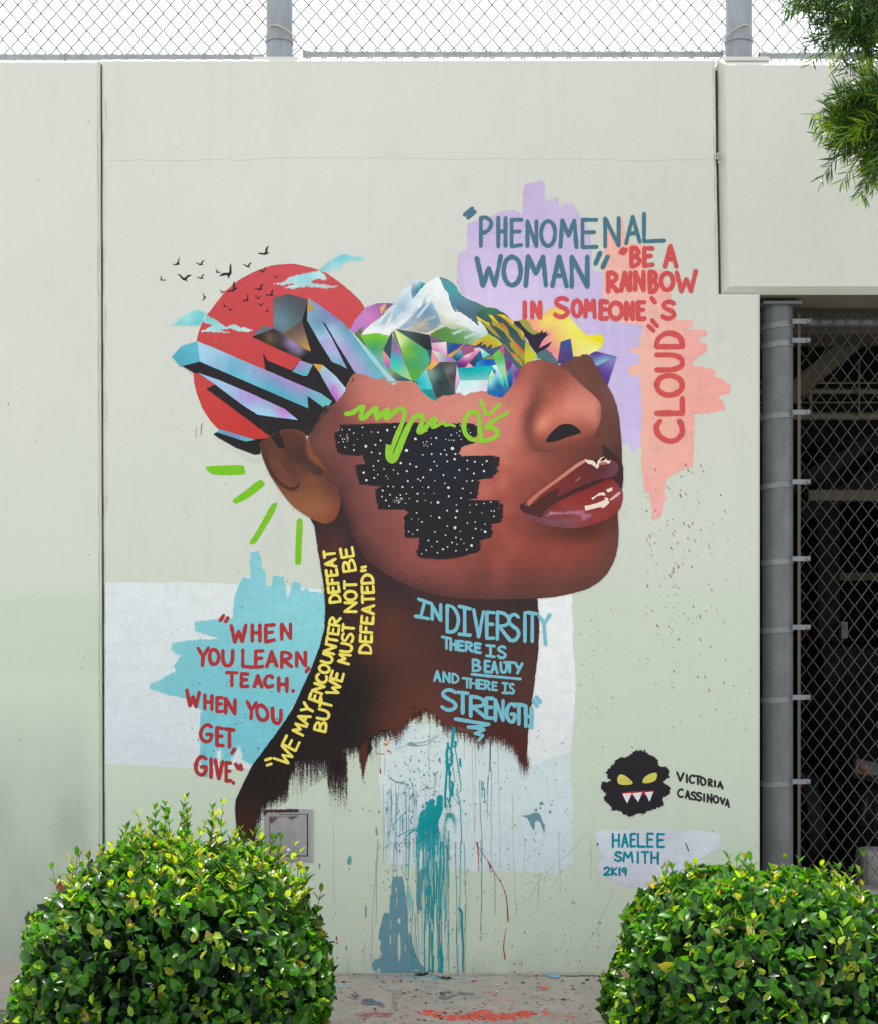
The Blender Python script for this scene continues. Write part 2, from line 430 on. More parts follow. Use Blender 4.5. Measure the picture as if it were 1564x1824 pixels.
zr = CAM_H+(1095-574)*(CAM_D+fy+0.03)/FPX
mb = MB(); mb.tube([(bx+0.02, fy+0.035, zr), (3.6, fy+0.035, zr)], 0.021, 16); mb.build('top_rail', M_GALV, GATEF, smooth=True)
mb = MB(); mb.lathe((bx+0.055, fy+0.012, zr), [(0.021, 0), (0.021, 0.004), (0.012, 0.012)], 16, axis='y'); mb.build('rail_end', M_GALV, GATEF)

# ---------------------------------------------------------------- garage behind the wall
GAR = tag(empty('parking_garage', (2, 7, 0)), 'dark concrete parking garage seen through the fenced opening on the right', 'garage')
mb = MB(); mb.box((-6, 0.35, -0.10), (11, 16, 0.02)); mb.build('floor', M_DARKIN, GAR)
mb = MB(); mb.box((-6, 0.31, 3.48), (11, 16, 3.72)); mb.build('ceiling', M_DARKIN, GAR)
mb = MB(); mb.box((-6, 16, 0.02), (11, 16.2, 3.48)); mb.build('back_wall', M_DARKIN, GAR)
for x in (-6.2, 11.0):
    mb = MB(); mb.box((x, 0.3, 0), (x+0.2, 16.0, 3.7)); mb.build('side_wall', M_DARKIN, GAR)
mb = MB(); mb.box((1.38, 0.36, 0.02), (11, 0.5, 0.30)); mb.build('kerb', M_CONC, GAR, bevel=0.02)
for y, zb in ((1.2, 3.10), (5.0, 3.0), (9.0, 3.0)):
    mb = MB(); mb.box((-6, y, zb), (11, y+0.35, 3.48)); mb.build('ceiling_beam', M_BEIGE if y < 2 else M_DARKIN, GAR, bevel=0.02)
for (a, b, dep, w, mt) in (((1548, 585), (1405, 705), 2.0, 0.055, M_BEIGE), ((1640, 735), (1400, 875), 3.2, 0.05, M_DARKIN), ((1700, 780), (1430, 915), 3.6, 0.06, M_DARKIN)):
    p, q = at(*a, dep), at(*b, dep)
    dv = (q-p).normalized(); nn = Vector((-dv.z, 0, dv.x))*w; yv = Vector((0, 0.12, 0))
    mb = MB(); mb.add([p-nn, q-nn, q+nn, p+nn, p-nn+yv, q-nn+yv, q+nn+yv, p+nn+yv], [(0,1,2,3),(7,6,5,4),(0,4,5,1),(1,5,6,2),(2,6,7,3),(3,7,4,0)]); mb.build('brace', mt, GAR)
for py, w in ((682, 4), (697, 10), (717, 3), (741, 14)):
    dep = 2.2; r = w/2*(CAM_D+dep)/FPX; p = at(1300, py, dep)
    mb = MB(); mb.tube([(1.2, dep, p.z), (9, dep, p.z)], r, 14); mb.build('pipe', M_PIPE, GAR, smooth=True)
for px, py0, py1 in ((1442, 560, 715), (1445, 700, 742), (1530, 640, 742)):
    p, q = at(px, py0, 2.16), at(px, py1, 2.16)
    mb = MB(); mb.tube([p, q], 0.007, 6); mb.build('pipe_hanger', M_PIPE, GAR)
p, q = at(1440, 892, 3.0), at(1750, 872, 3.0)
mb = MB(); mb.box((p.x, 3.0, p.z), (q.x, 3.12, q.z+0.0)); mb.build('light_fitting', M_BEIGE, GAR, bevel=0.01)
p, q = at(1440, 1034, 7.5), at(1900, 1020, 7.5)
mb = MB(); mb.box((p.x, 7.5, p.z), (q.x, 7.7, q.z)); mb.build('pipe', M_BEIGE, GAR)
p, q = at(1456, 1180, 6.5), at(1497, 1015, 6.5)
mb = MB(); mb.box((p.x, 6.5, 0.02), (q.x, 6.9, 3.48)); mb.build('column', M_DARKIN, GAR, bevel=0.02)
p = at(1500, 1125, 6.48)
mb = MB(); mb.box((p.x-0.03, 6.40, p.z-0.09), (p.x+0.03, 6.48, p.z+0.09)); mb.build('switch_box', M_CONC, GAR, bevel=0.006)
STOP = MB(); STOP.box((2.12, 0.72, 0.02), (3.9, 0.90, 0.42))
o = STOP.build('wheel_stop', M_CONC, None, bevel=0.05, segs=3)
tag(o, 'low grey concrete block on the garage floor in front of the dark car', 'wheel stop')

# the dark car inside
CAR = tag(empty('parked_car', (3.05, 3.2, 0.02)), 'black car parked nose first in the dark garage, only a headlight corner showing', 'car')
def car_section(y, w, z0, z1, tuck):
    h = z1-z0
    return [(-w*0.94, y, z0), (-w, y, z0+h*0.25), (-w*0.99, y, z0+h*0.6), (-w*tuck, y, z1-h*0.06), (-w*tuck*0.8, y, z1), (0, y, z1+0.02), (w*tuck*0.8, y, z1), (w*tuck, y, z1-h*0.06), (w*0.99, y, z0+h*0.6), (w, y, z0+h*0.25), (w*0.94, y, z0)]
secs = [(1.02, 0.62, 0.32, 0.60, 0.95), (1.06, 0.76, 0.26, 0.72, 0.92), (1.25, 0.86, 0.22, 0.80, 0.92), (1.7, 0.90, 0.22, 0.90, 0.90), (2.3, 0.90, 0.22, 0.98, 0.88), (3.0, 0.90, 0.22, 1.42, 0.70), (4.4, 0.90, 0.22, 1.45, 0.70), (5.2, 0.88, 0.25, 1.0, 0.85), (5.5, 0.80, 0.3, 0.8, 0.9)]
V = []; F = []
for s in secs: V += [(x+3.05, y+0.15, z) for x, y, z in car_section(*s)]
for i in range(len(secs)-1):
    for k in range(10): F.append((i*11+k, i*11+k+1, (i+1)*11+k+1, (i+1)*11+k))
F.append(tuple(range(11))[::-1]); F.append(tuple((len(secs)-1)*11+k for k in range(11)))
me = mesh_from('body', V, F, True)
body = link('body', me, M_CARPAINT, CAR); sm = body.modifiers.new('s', 'SUBSURF'); sm.levels = 2; sm.render_levels = 2
mb = MB(); mb.add([(2.45, 2.49, 1.0), (3.65, 2.49, 1.0), (3.52, 3.10, 1.38), (2.58, 3.10, 1.38)], [(0, 1, 2, 3)]); mb.build('windscreen', M_GLASS, CAR)
for s in (-1, 1):
    cx = 3.05+s*0.66
    V = [(cx-0.17, 1.24, 0.72), (cx+0.16, 1.15, 0.66), (cx+0.15, 1.15, 0.78), (cx-0.16, 1.26, 0.83)]
    V = V+[(x, y+0.14, z) for x, y, z in V]
    h = MB(); h.add(V, [(0,1,2,3),(7,6,5,4),(0,4,5,1),(1,5,6,2),(2,6,7,3),(3,7,4,0)]); hl = h.build('headlight', M_GLASS, CAR, bevel=0.02, smooth=True)
    g = MB(); g.lathe((cx-s*0.13*-1 if s > 0 else cx-0.11, 1.235, 0.775), [(0.026, -0.02), (0.024, 0.008), (0.01, 0.014)], 16, axis='y'); g.build('turn_signal', M_AMBER, hl)
    g = MB(); g.lathe((cx+0.05*-s, 1.19, 0.735), [(0.055, -0.02), (0.052, 0.012), (0.03, 0.02), (0.01, 0.024)], 18, axis='y'); g.build('lamp_bowl', M_CHROME, hl)
    g = MB(); g.lathe((3.05+s*0.62, 1.20, 0.41), [(0.052, -0.03), (0.05, 0.03), (0.035, 0.045), (0.01, 0.05)], 20, axis='y'); g.build('fog_lamp', M_CHROME, CAR, smooth=True)
    for y in (1.95, 4.6):
        g = MB(); g.lathe((0, 0, 0), [(0.20, -0.11), (0.31, -0.11), (0.33, -0.06), (0.33, 0.06), (0.31, 0.11), (0.20, 0.11)], 28)
        g.v = [(3.05+s*0.84+v[2], y+v[1], 0.35+v[0]) for v in g.v]
        g.build('wheel', M_BLACK, CAR, smooth=True)
mb = MB(); mb.box((2.75, 1.15, 0.48), (3.35, 1.2, 0.62)); mb.build('grille', M_BLACK, CAR, bevel=0.02)

# ---------------------------------------------------------------- steel cabinet set in the wall
BOX = tag(empty('utility_box', (X(514), 0, Z(1488))), 'small grey steel utility box in the wall behind the left bush, smeared with brown paint', 'utility box')
x0, x1, z0, z1 = X(471), X(558), Z(1535), Z(1441); w = 0.022
mb = MB()
for a, b in (((x0, -0.006, z0), (x0+w, 0.02, z1)), ((x1-w, -0.006, z0), (x1, 0.02, z1)), ((x0+w, -0.006, z0), (x1-w, 0.02, z0+w)), ((x0+w, -0.006, z1-w), (x1-w, 0.02, z1))): mb.box(a, b)
mb.build('frame', M_STEELBOX, BOX, bevel=0.0015)
mb = MB(); mb.box((x0+w+0.001, -0.0005, z0+w+0.001), (x1-w-0.001, 0.02, z1-w-0.001)); mb.build('recess', M_BLACK, BOX)
mb = MB(); mb.box((x0+w+0.003, -0.004, z0+w+0.006), (x1-w-0.006, -0.001, z1-w-0.003)); door = mb.build('door', M_STEELBOX, BOX, bevel=0.001)
mb = MB(); mb.lathe((X(514), -0.004, Z(1514)), [(0.008, 0), (0.008, 0.004), (0.005, 0.005), (0.002, 0.003)], 18, axis='y'); mb.build('lock', M_CHROME, door)
mb = MB()
for s in (0.9, 0.55):
    c = Vector((X(514), -0.0045, Z(1486))); e = 0.03*s
    p = [c+Vector((-e*1.3, 0, 0)), c+Vector((0, 0, e)), c+Vector((e*1.3, 0, 0)), c+Vector((0, 0, -e)), c+Vector((-e*1.3, 0, 0))]
    mb.tube(p, 0.0009, 4)
mb.build('embossed_diamond', M_STEELBOX, door)
# ---------------------------------------------------------------- painting tools (photo pixels on the wall plane)
TILES = {'A': (270, 430, 4), 'B': (620, 440, 4), 'C': (800, 310, 4), 'D': (1000, 310, 4), 'E': (850, 600, 4), 'F': (520, 680, 4),
         'G': (260, 960, 4), 'H': (640, 1000, 4), 'J': (790, 560, 8), 'K': (620, 550, 8), 'L': (660, 1290, 8), 'M': (620, 1510, 6),
         'N': (380, 1280, 4), 'O': (1000, 740, 4), 'S': (1000, 1300, 2.773), 'Q': (560, 1280, 3.0077), 'P': (0, 0, 1)}
def t(k, *pts):
    x, y, s = TILES[k]
    if len(pts) == 1 and isinstance(pts[0], list): pts = pts[0]
    return [(x+a/s, y+b/s) for a, b in pts]
def t1(k, a, b): return t(k, (a, b))[0]

def catmull(pts, n=5, closed=True):
    P = np.array(pts, float); m = len(P); out = []
    rng = range(m) if closed else range(m-1)
    for i in rng:
        p0 = P[(i-1) % m] if closed or i > 0 else P[i]
        p1 = P[i]; p2 = P[(i+1) % m]
        p3 = P[(i+2) % m] if closed or i+2 < m else p2
        for k in range(n):
            u = k/n
            out.append(0.5*((2*p1)+(p2-p0)*u+(2*p0-5*p1+4*p2-p3)*u*u+(3*p1-p0-3*p2+p3)*u**3))
    if not closed: out.append(P[-1])
    return [tuple(p) for p in out]
def rough(pts, step=2.5, amp=1.0, d=None, seed=1, closed=True):
    rg = np.random.default_rng(seed); P = [np.array(p, float) for p in pts]; out = []
    m = len(P); carry = 0.0
    for i in range(m if closed else m-1):
        a, b = P[i], P[(i+1) % m]; L = np.linalg.norm(b-a)
        if L < 1e-6: continue
        k = max(1, int(L/step)); tan = (b-a)/L; nor = np.array([tan[1], -tan[0]])
        for j in range(k):
            carry = carry*0.5+rg.normal()*0.7
            if d is None: off = nor*carry*amp
            else:
                w = abs(float(np.dot(nor, np.array(d))))          # ends of strokes fray along the stroke, sides stay clean
                off = np.array(d)*carry*amp*w+nor*carry*0.35
            out.append(tuple(a+(b-a)*j/k+off))
    return out
def inside(poly, pts):
    P = np.asarray(poly, float); Q = np.asarray(pts, float)
    res = np.zeros(len(Q), bool); n = len(P); j = n-1
    for i in range(n):
        xi, yi = P[i]; xj, yj = P[j]
        c = ((yi > Q[:, 1]) != (yj > Q[:, 1]))
        with np.errstate(divide='ignore', invalid='ignore'):
            xx = (xj-xi)*(Q[:, 1]-yi)/(yj-yi+1e-12)+xi
        res ^= c & (Q[:, 0] < xx); j = i
    return res
def ccw(P):
    a = sum(P[i][0]*P[(i+1) % len(P)][1]-P[(i+1) % len(P)][0]*P[i][1] for i in range(len(P)))
    return P if a > 0 else P[::-1]
def seg_d2(Q, a, b):
    a = np.asarray(a, float); b = np.asarray(b, float); ab = b-a; L = ab@ab
    u = np.clip(((Q-a)@ab)/(L+1e-9), 0, 1)
    r = Q-(a+u[:, None]*ab)
    return (r*r).sum(1)
def path_d2(Q, pts, closed=False):
    d = np.full(len(Q), 1e18); n = len(pts)
    for i in range(n if closed else n-1): d = np.minimum(d, seg_d2(Q, pts[i], pts[(i+1) % n]))
    return d
_RBF = {}
def blend(Q, ctrl, p=3.0, eps=9.0):
    """smooth colour field through control points and control lines (multiquadric)"""
    key = id(ctrl)
    if key not in _RBF or _RBF[key][0] is not ctrl:
        C = []; V = []
        for c in ctrl:
            col = np.atleast_1d(np.asarray(c[1], float))
            if isinstance(c[0], list):
                P = np.array(c[0], float)
                for i in range(len(P)-1):
                    k = max(1, int(np.linalg.norm(P[i+1]-P[i])/7))
                    for j in range(k): C.append(P[i]+(P[i+1]-P[i])*j/k); V.append(col)
                C.append(P[-1]); V.append(col)
            else: C.append(np.asarray(c[0], float)); V.append(col)
        C = np.array(C); V = np.array(V)
        D = np.linalg.norm(C[:, None]-C[None], axis=2); np.fill_diagonal(D, 1e9)
        near = np.median(D.min(1)); np.fill_diagonal(D, 0); c2 = (0.55*near)**2
        n = len(C); A = np.zeros((n+1, n+1)); A[:n, :n] = -np.sqrt(D*D+c2)-0.12*near*np.eye(n)*-1
        A[n, :n] = 1; A[:n, n] = 1
        rhs = np.zeros((n+1, V.shape[1])); rhs[:n] = V
        W = np.linalg.solve(A, rhs)
        _RBF[key] = (ctrl, C, W, c2, V.min(0)-6, V.max(0)+6)
    _, C, W, c2, lo, hi = _RBF[key]
    out = []
    for k in range(0, len(Q), 4000):
        q = Q[k:k+4000]
        out.append(-np.sqrt(((q[:, None]-C[None])**2).sum(2)+c2)@W[:-1]+W[-1])
    return np.clip(np.concatenate(out), lo, hi)
LAYER = 0.00014
_LC = [0]
def lay(n):
    _LC[0] += 1
    return -0.00006-LAYER*n-(_LC[0] % 13)*0.00001      # no two coats share a plane
def wall_map(y): return lambda Q: np.stack([(Q[:, 0]-782)/400, np.full(len(Q), y), (1735-Q[:, 1])/400], 1)
def make_paint(name, Q, tris, rgb, cov, mapf, parent, mat, und=None):
    V = mapf(Q); tr = np.asarray(tris, np.int32).reshape(-1, 3)
    a, b, c = Q[tr[:, 0]], Q[tr[:, 1]], Q[tr[:, 2]]
    ar = (b[:, 0]-a[:, 0])*(c[:, 1]-a[:, 1])-(b[:, 1]-a[:, 1])*(c[:, 0]-a[:, 0])
    tr = np.where((ar > 0)[:, None], tr[:, ::-1], tr)           # faces look at the street
    tr = tr[np.abs(ar) > 1e-7]
    me = fast_mesh(name, V, tr.ravel(), np.arange(len(tr))*3, np.full(len(tr), 3))
    ca = me.color_attributes.new('Col', 'FLOAT_COLOR', 'POINT')
    rgba = np.ones((len(Q), 4), np.float32); rgba[:, :3] = rgb
    if len(me.vertices) == len(Q): ca.data.foreach_set('color', rgba.ravel())
    if cov is not None:
        at_ = me.attributes.new('Cov', 'FLOAT', 'POINT'); at_.data.foreach_set('value', np.asarray(cov, np.float32))
        ua = me.color_attributes.new('Und', 'FLOAT_COLOR', 'POINT'); uu = np.zeros((len(Q), 4), np.float32)
        if und is not None:
            ok = ~np.isnan(und[:, 0]); uu[ok, :3] = alb(np.clip(und[ok], 0, 255)); uu[ok, 3] = 1.0
        ua.data.foreach_set('color', uu.ravel())
    return link(name, me, mat, parent)
def paint(name, pts, col, layer, parent=None, grid=None, feather=None, cov=None, mat=None, mapf=None, holes=(), label=None, p=3.0, under=None, trim=False):
    parent = WALL if parent is None else parent
    P = ccw([tuple(map(float, q)) for q in pts]); n = len(P)
    PA = np.array(P)
    flat = not isinstance(col, list)
    inner = []
    if not flat or feather or cov is not None:
        lo, hi = PA.min(0), PA.max(0)
        g = grid or min(9.0, max(1.6, math.sqrt((hi[0]-lo[0])*(hi[1]-lo[1])/2600)))
        gx, gy = np.meshgrid(np.arange(lo[0]+g/2, hi[0], g), np.arange(lo[1]+g/2, hi[1], g*0.88))
        gx = gx+np.where(np.arange(gx.shape[0]) % 2, g/2, 0)[:, None]
        G = np.stack([gx.ravel(), gy.ravel()], 1)
        G = G[inside(P, G)]
        if len(G): G = G[path_d2(G, P, True) > (g*0.35)**2]
        inner = [tuple(q) for q in G]
    coords = P+inner; edges = []
    faces = [list(range(n))]
    for h in holes:
        k = len(coords); coords += [tuple(map(float, q)) for q in h]
        edges += [(k+i, k+(i+1) % len(h)) for i in range(len(h))]
    r = delaunay_2d_cdt([Vector(c) for c in coords], edges, faces, 0, 1e-4)
    Q = np.array([tuple(v) for v in r[0]]); T = np.array([f for f in r[2] if len(f) == 3])
    tr = T[inside(P, Q[T].mean(1))]
    if holes and len(tr):
        T = np.array(tr); C = Q[T].mean(1); keep = np.ones(len(T), bool)
        for h in holes: keep &= ~inside(h, C)
        tr = T[keep]
    rgb = alb((0, 0, 0)) if callable(col) else alb(col) if flat else alb(np.clip(blend(Q, col, p), 0, 255))
    cv = None
    if feather or cov is not None:
        cv = np.ones(len(Q))
        if feather: cv = np.clip(np.sqrt(path_d2(Q, P, True))/feather, 0, 1)
        if callable(cov): cv = cv*cov(Q)
        elif isinstance(cov, list): cv = cv*np.clip(blend(Q, [(c[0], [c[1]]) for c in cov], 3.0)[:, 0], 0, 1)
        elif cov is not None: cv = cv*cov
        mat = mat or M_DRY
    und = None
    if cv is not None and under is not None:
        und = under(Q) if callable(under) else (blend(Q, under) if isinstance(under, list) else np.tile(np.asarray(under, float), (len(Q), 1)))
    if callable(col): rgb = alb(np.clip(col(Q), 0, 255))
    if trim and cv is not None:
        T = np.array(tr); tr = T[cv[T].max(1) > 0.004]
    o = make_paint(name, Q, tr, rgb, cv, mapf or wall_map(lay(layer)), parent, mat or M_PAINT, und)
    if label: o['label'] = label
    return o
WALLC = (213, 218, 209)
def und_poly(poly, inn, out=None):
    def f(Q):
        r = np.full((len(Q), 3), np.nan)
        if out is not None: r[:] = out
        m = inside(poly, Q)
        r[m] = blend(Q[m], inn) if isinstance(inn, list) else inn
        return r
    return f
def union_mesh(name, polys, col, layer, parent=None, mapf=None, mat=None, label=None, cov=None):
    """many overlapping flat pieces of one colour become one clean sheet"""
    parent = WALL if parent is None else parent
    coords = []; faces = []
    for q in polys:
        q = ccw(list(q)); k = len(coords); coords += [Vector(map(float, c)) for c in q]; faces.append(list(range(k, k+len(q))))
    r = delaunay_2d_cdt(coords, [], faces, 1, 1e-4)
    Q = np.array([tuple(v) for v in r[0]]); tr = [f for f, of in zip(r[2], r[5]) if of and len(f) == 3]
    cv = None if cov is None else np.full(len(Q), cov)
    o = make_paint(name, Q, tr, alb(col), cv, mapf or wall_map(lay(layer)), parent, mat or M_PAINT)
    if label: o['label'] = label
    return o
def sep_mesh(name, polys, col, layer, parent=None, mapf=None, mat=None, cov=None, label=None):
    """small flecks, one convex fan each (colour may vary per fleck)"""
    parent = WALL if parent is None else parent
    Q = []; tr = []; rgb = []
    for i, q in enumerate(polys):
        k = len(Q); Q += [tuple(c) for c in q]
        c = col[i] if isinstance(col, list) else col
        rgb += [alb(c)]*len(q)
        tr += [(k, k+j, k+j+1) for j in range(1, len(q)-1)]
    cv = None if cov is None else np.full(len(Q), cov)
    o = make_paint(name, np.array(Q), tr, np.array(rgb), cv, mapf or wall_map(lay(layer)), parent, mat or M_PAINT)
    if label: o['label'] = label
    return o
def stroke_polys(pts, w, seed=0, cap=9, taper=None):
    rg = random.Random(seed+int(pts[0][0]*7)+int(pts[0][1]*13))
    P = np.array(pts, float)
    d = []
    for i in range(len(P)-1):                                       # resample
        L = np.linalg.norm(P[i+1]-P[i]); k = max(1, int(L/3.2))
        d += [P[i]+(P[i+1]-P[i])*j/k for j in range(k)]
    d.append(P[-1]); P = np.array(d); n = len(P)
    f = 0.0; ws = []
    for i in range(n):
        f = f*0.75+rg.gauss(0, 1)*0.045
        k = 1.0 if taper is None else taper(i/(n-1 or 1))
        ws.append(max(0.15, w/2*(1+f)*k))
    polys = []
    for i in range(n):
        a0 = rg.random()
        m = cap if (i in (0, n-1)) else 7
        rr = ws[i]*(0.97 if 0 < i < n-1 else 0.92)
        polys.append([(P[i][0]+rr*math.cos(2*math.pi*(k+a0)/m), P[i][1]+rr*math.sin(2*math.pi*(k+a0)/m)) for k in range(m)])
    for i in range(n-1):
        tv = P[i+1]-P[i]; L = np.linalg.norm(tv)
        if L < 1e-6: continue
        nv = np.array([-tv[1], tv[0]])/L
        polys.append([tuple(P[i]+nv*ws[i]), tuple(P[i+1]+nv*ws[i+1]), tuple(P[i+1]-nv*ws[i+1]), tuple(P[i]-nv*ws[i])])
    return polys

# a hand-painted capital alphabet: strokes in a unit box, v runs down; 'c' = curved
S_, C_ = 's', 'c'
GLYPH = {
 'A': [(S_, (0,1),(.48,0),(1,1)), (S_, (.2,.64),(.8,.64))],
 'B': [(S_, (0,0),(0,1)), (C_, (0,0),(.55,.03),(.85,.2),(.6,.42),(0,.48)), (C_, (0,.48),(.65,.52),(1,.74),(.7,.95),(0,1))],
 'C': [(C_, (1,.14),(.72,0),(.32,.08),(.03,.42),(.06,.75),(.4,.99),(.8,.97),(1,.88))],
 'D': [(S_, (0,0),(0,1)), (C_, (0,0),(.5,.05),(.9,.28),(1,.55),(.8,.84),(.45,.97),(0,1))],
 'E': [(S_, (0,0),(0,1)), (S_, (0,0),(1,.0)), (S_, (0,.46),(.82,.45)), (S_, (0,1),(1,.98))],
 'F': [(S_, (0,0),(0,1)), (S_, (0,0),(1,.0)), (S_, (0,.46),(.8,.45))],
 'G': [(C_, (1,.12),(.7,0),(.3,.08),(.02,.42),(.05,.76),(.4,.99),(.8,.95),(1,.72)), (S_, (1,.72),(1,.56),(.55,.56))],
 'H': [(S_, (0,0),(0,1)), (S_, (1,0),(1,1)), (S_, (0,.48),(1,.48))],
 'I': [(S_, (.5,0),(.5,1))],
 'i': [(S_, (.5,0),(.5,1)), (S_, (0,0),(1,0)), (S_, (0,1),(1,1))],
 'K': [(S_, (0,0),(0,1)), (S_, (1,0),(0,.55),(1,1))],
 'L': [(S_, (0,0),(0,1),(1,1))],
 'M': [(S_, (0,1),(.12,0),(.5,.58),(.86,0),(1,1))],
 'N': [(S_, (0,1),(0,0),(1,1),(1,0))],
 'O': [(C_, (.5,0),(.16,.14),(0,.5),(.16,.86),(.5,1),(.86,.86),(1,.5),(.86,.14),(.5,0))],
 'P': [(S_, (0,0),(0,1)), (C_, (0,0),(.55,0),(1,.16),(.85,.38),(.45,.5),(0,.53))],
 'R': [(S_, (0,0),(0,1)), (C_, (0,0),(.55,.02),(.92,.2),(.7,.42),(0,.52)), (S_, (.15,.52),(1,1))],
 'S': [(C_, (.95,.1),(.6,0),(.2,.08),(.08,.28),(.4,.45),(.8,.58),(.98,.78),(.7,.98),(.3,1),(0,.88))],
 'T': [(S_, (0,0),(1,0)), (S_, (.5,0),(.5,1))],
 'U': [(C_, (0,0),(.02,.6),(.2,.92),(.5,1),(.8,.92),(.98,.6),(1,0))],
 'V': [(S_, (0,0),(.5,1),(1,0))],
 'W': [(S_, (0,0),(.25,1),(.5,.38),(.75,1),(1,0))],
 'Y': [(S_, (0,0),(.48,.5)), (S_, (1,0),(.48,.5),(.42,1))],
 'y': [(S_, (0,0),(.4,.5)), (S_, (1,0),(.3,1))],
 '1': [(S_, (.5,0),(.5,1))],
 '2': [(C_, (0,.2),(.4,0),(.95,.1),(.85,.4),(.3,.8),(0,1)), (S_, (0,1),(1,.97))],
 '9': [(C_, (.95,.2),(.5,0),(.05,.2),(.2,.48),(.6,.5),(.95,.25)), (S_, (.95,.1),(.85,1))],
}
def glyph(ch):
    out = []
    for g in GLYPH[ch]:
        p = list(g[1:])
        out.append(catmull(p, 5, closed=False) if g[0] == 'c' else p)
    return out
def interp(poly, x):
    if isinstance(poly, (int, float)): return poly
    xs = [p[0] for p in poly]; ys = [p[1] for p in poly]
    return float(np.interp(x, xs, ys))
def word(text, boxes, top, bot, tile='P'):
    """letters in given left-right spans between a top line and a bottom line"""
    out = []
    for ch, (l, r) in zip(text, boxes):
        for s in glyph(ch):
            q = []
            for u, v in s:
                x = l+(r-l)*u; a, b = interp(top, x), interp(bot, x)
                q.append((x, a+(b-a)*v))
            out.append(t(tile, q))
    return out
WID = {'I': .25, '1': .25, 'M': 1.15, 'W': 1.25, 'E': .8, 'F': .75, 'T': .85}
def word_on(text, path, h, tile='P', slack=0.28):
    """letters strung along a path that runs through their middles"""
    P = np.array(t(tile, path), float); h = h/TILES[tile][2]
    P = np.array(catmull([tuple(q) for q in P], 8, closed=False))
    seg = np.linalg.norm(np.diff(P, axis=0), axis=1); cum = np.r_[0, np.cumsum(seg)]; L = cum[-1]
    w = [WID.get(c, 1.0) for c in text]; tot = sum(w)+slack*(len(text)-1)
    s = 0; out = []
    def pos(d):
        x = np.interp(d, cum, P[:, 0]); y = np.interp(d, cum, P[:, 1])
        e = 1.5; x2, y2 = np.interp(min(d+e, L), cum, P[:, 0]), np.interp(min(d+e, L), cum, P[:, 1])
        x1, y1 = np.interp(max(d-e, 0), cum, P[:, 0]), np.interp(max(d-e, 0), cum, P[:, 1])
        tv = np.array([x2-x1, y2-y1]); tv /= np.linalg.norm(tv)+1e-9
        return np.array([x, y]), tv
    for ch, wi in zip(text, w):
        d0, d1 = L*s/tot, L*(s+wi)/tot; s += wi+slack
        c, tv = pos((d0+d1)/2); dn = np.array([-tv[1], tv[0]])
        for g in glyph(ch):
            out.append([tuple(c+tv*(u-0.5)*(d1-d0)+dn*(v-0.5)*h) for u, v in g])
    return out
def lettering(name, strokes, w, col, layer, label=None, parent=None):
    polys = []
    for i, s in enumerate(strokes): polys += stroke_polys(s, w, seed=i)
    return union_mesh(name, polys, col, layer, parent, label=label)
# ---------------------------------------------------------------- wall repaint patches
rg = random.Random(3)
def rect(x0, y0, x1, y1): return [(x0, y0), (x1, y0), (x1, y1), (x0, y1)]
paint('repaint_patch', rough([(187.5,1038),(345,1037),(470,1043),(582,1050),(582,1374),(440,1371),(330,1368),(187.5,1361)], 4, 0.8), [((250,1100),(224,231,233)),((300,1330),(216,223,229)),((520,1080),(226,232,232)),((540,1350),(222,228,228))], 1, label='pale blue white rolled on primer left of the neck')
paint('repaint_patch', rough([(668,1285),(900,1300),(1015,1340),(1021,1440),(1020,1538),(990,1556),(900,1552),(800,1550),(690,1538),(684,1470),(676,1400)], 4, 1.0), [((700,1320),(220,231,230)),((950,1400),(213,227,229)),((700,1520),(212,224,230)),((1000,1530),(211,224,229)),((820,1540),(211,223,227))], 1, label='pale blue square of primer under the neck')
paint('repaint_patch', rough([(940,1050),(1019,1058),(1021,1140),(1026,1225),(1018,1340),(985,1350),(930,1372)], 4, 1.2), [((985,1100),(240,242,242)),((990,1250),(238,238,240)),((960,1350),(226,232,232))], 2)
for i, (c, s, col, cv) in enumerate((((430, 905), 40, (205, 210, 206), .5), ((495, 905), 45, (206, 208, 212), .6), ((482, 968), 30, (206, 206, 210), .75), ((1283, 597), 16, (170, 182, 186), .7), ((640, 560), 30, (222, 226, 218), .4), ((330, 905), 28, (196, 202, 184), .5), ((1112, 912), 12, (200, 200, 205), .7), ((120, 1480), 50, (170, 178, 172), .35), ((60, 1560), 60, (165, 172, 168), .3), ((700, 268), 26, (195, 200, 196), .5), ((950, 270), 20, (190, 196, 192), .4))):
    pts = [(c[0]+s*math.cos(a*0.52)*rg.uniform(.6, 1.1)*0.75, c[1]+s*math.sin(a*0.52)*rg.uniform(.7, 1.3)) for a in range(12)]
    paint('wall_smudge', catmull(pts, 3), col, 3, parent=LEFTW if c[0] < 170 else WALL, feather=s*0.7, cov=cv*.6, mat=M_THIN)
for k in range(46):                            # grime beside the joints
    jx, sd, y = ((182, 1, rg.uniform(110, 1000)), (181, -1, rg.uniform(110, 1500)), (1278, -1, rg.uniform(110, 515)))[k % 3]
    w, h = rg.uniform(2.5, 6), rg.uniform(20, 90)
    x0 = jx+3*sd+(y/1735*4 if jx < 300 else (y-110)/400*6-2)
    pts = [(x0, y), (x0+w*sd, y+h*.2), (x0+w*sd*.8, y+h*.7), (x0, y+h)]
    paint('joint_stain', catmull(pts, 3), (150, 150, 140), 3, parent=LEFTW if sd < 0 and jx < 300 else WALL, feather=2.5, cov=rg.uniform(.3, .7), mat=M_THIN)
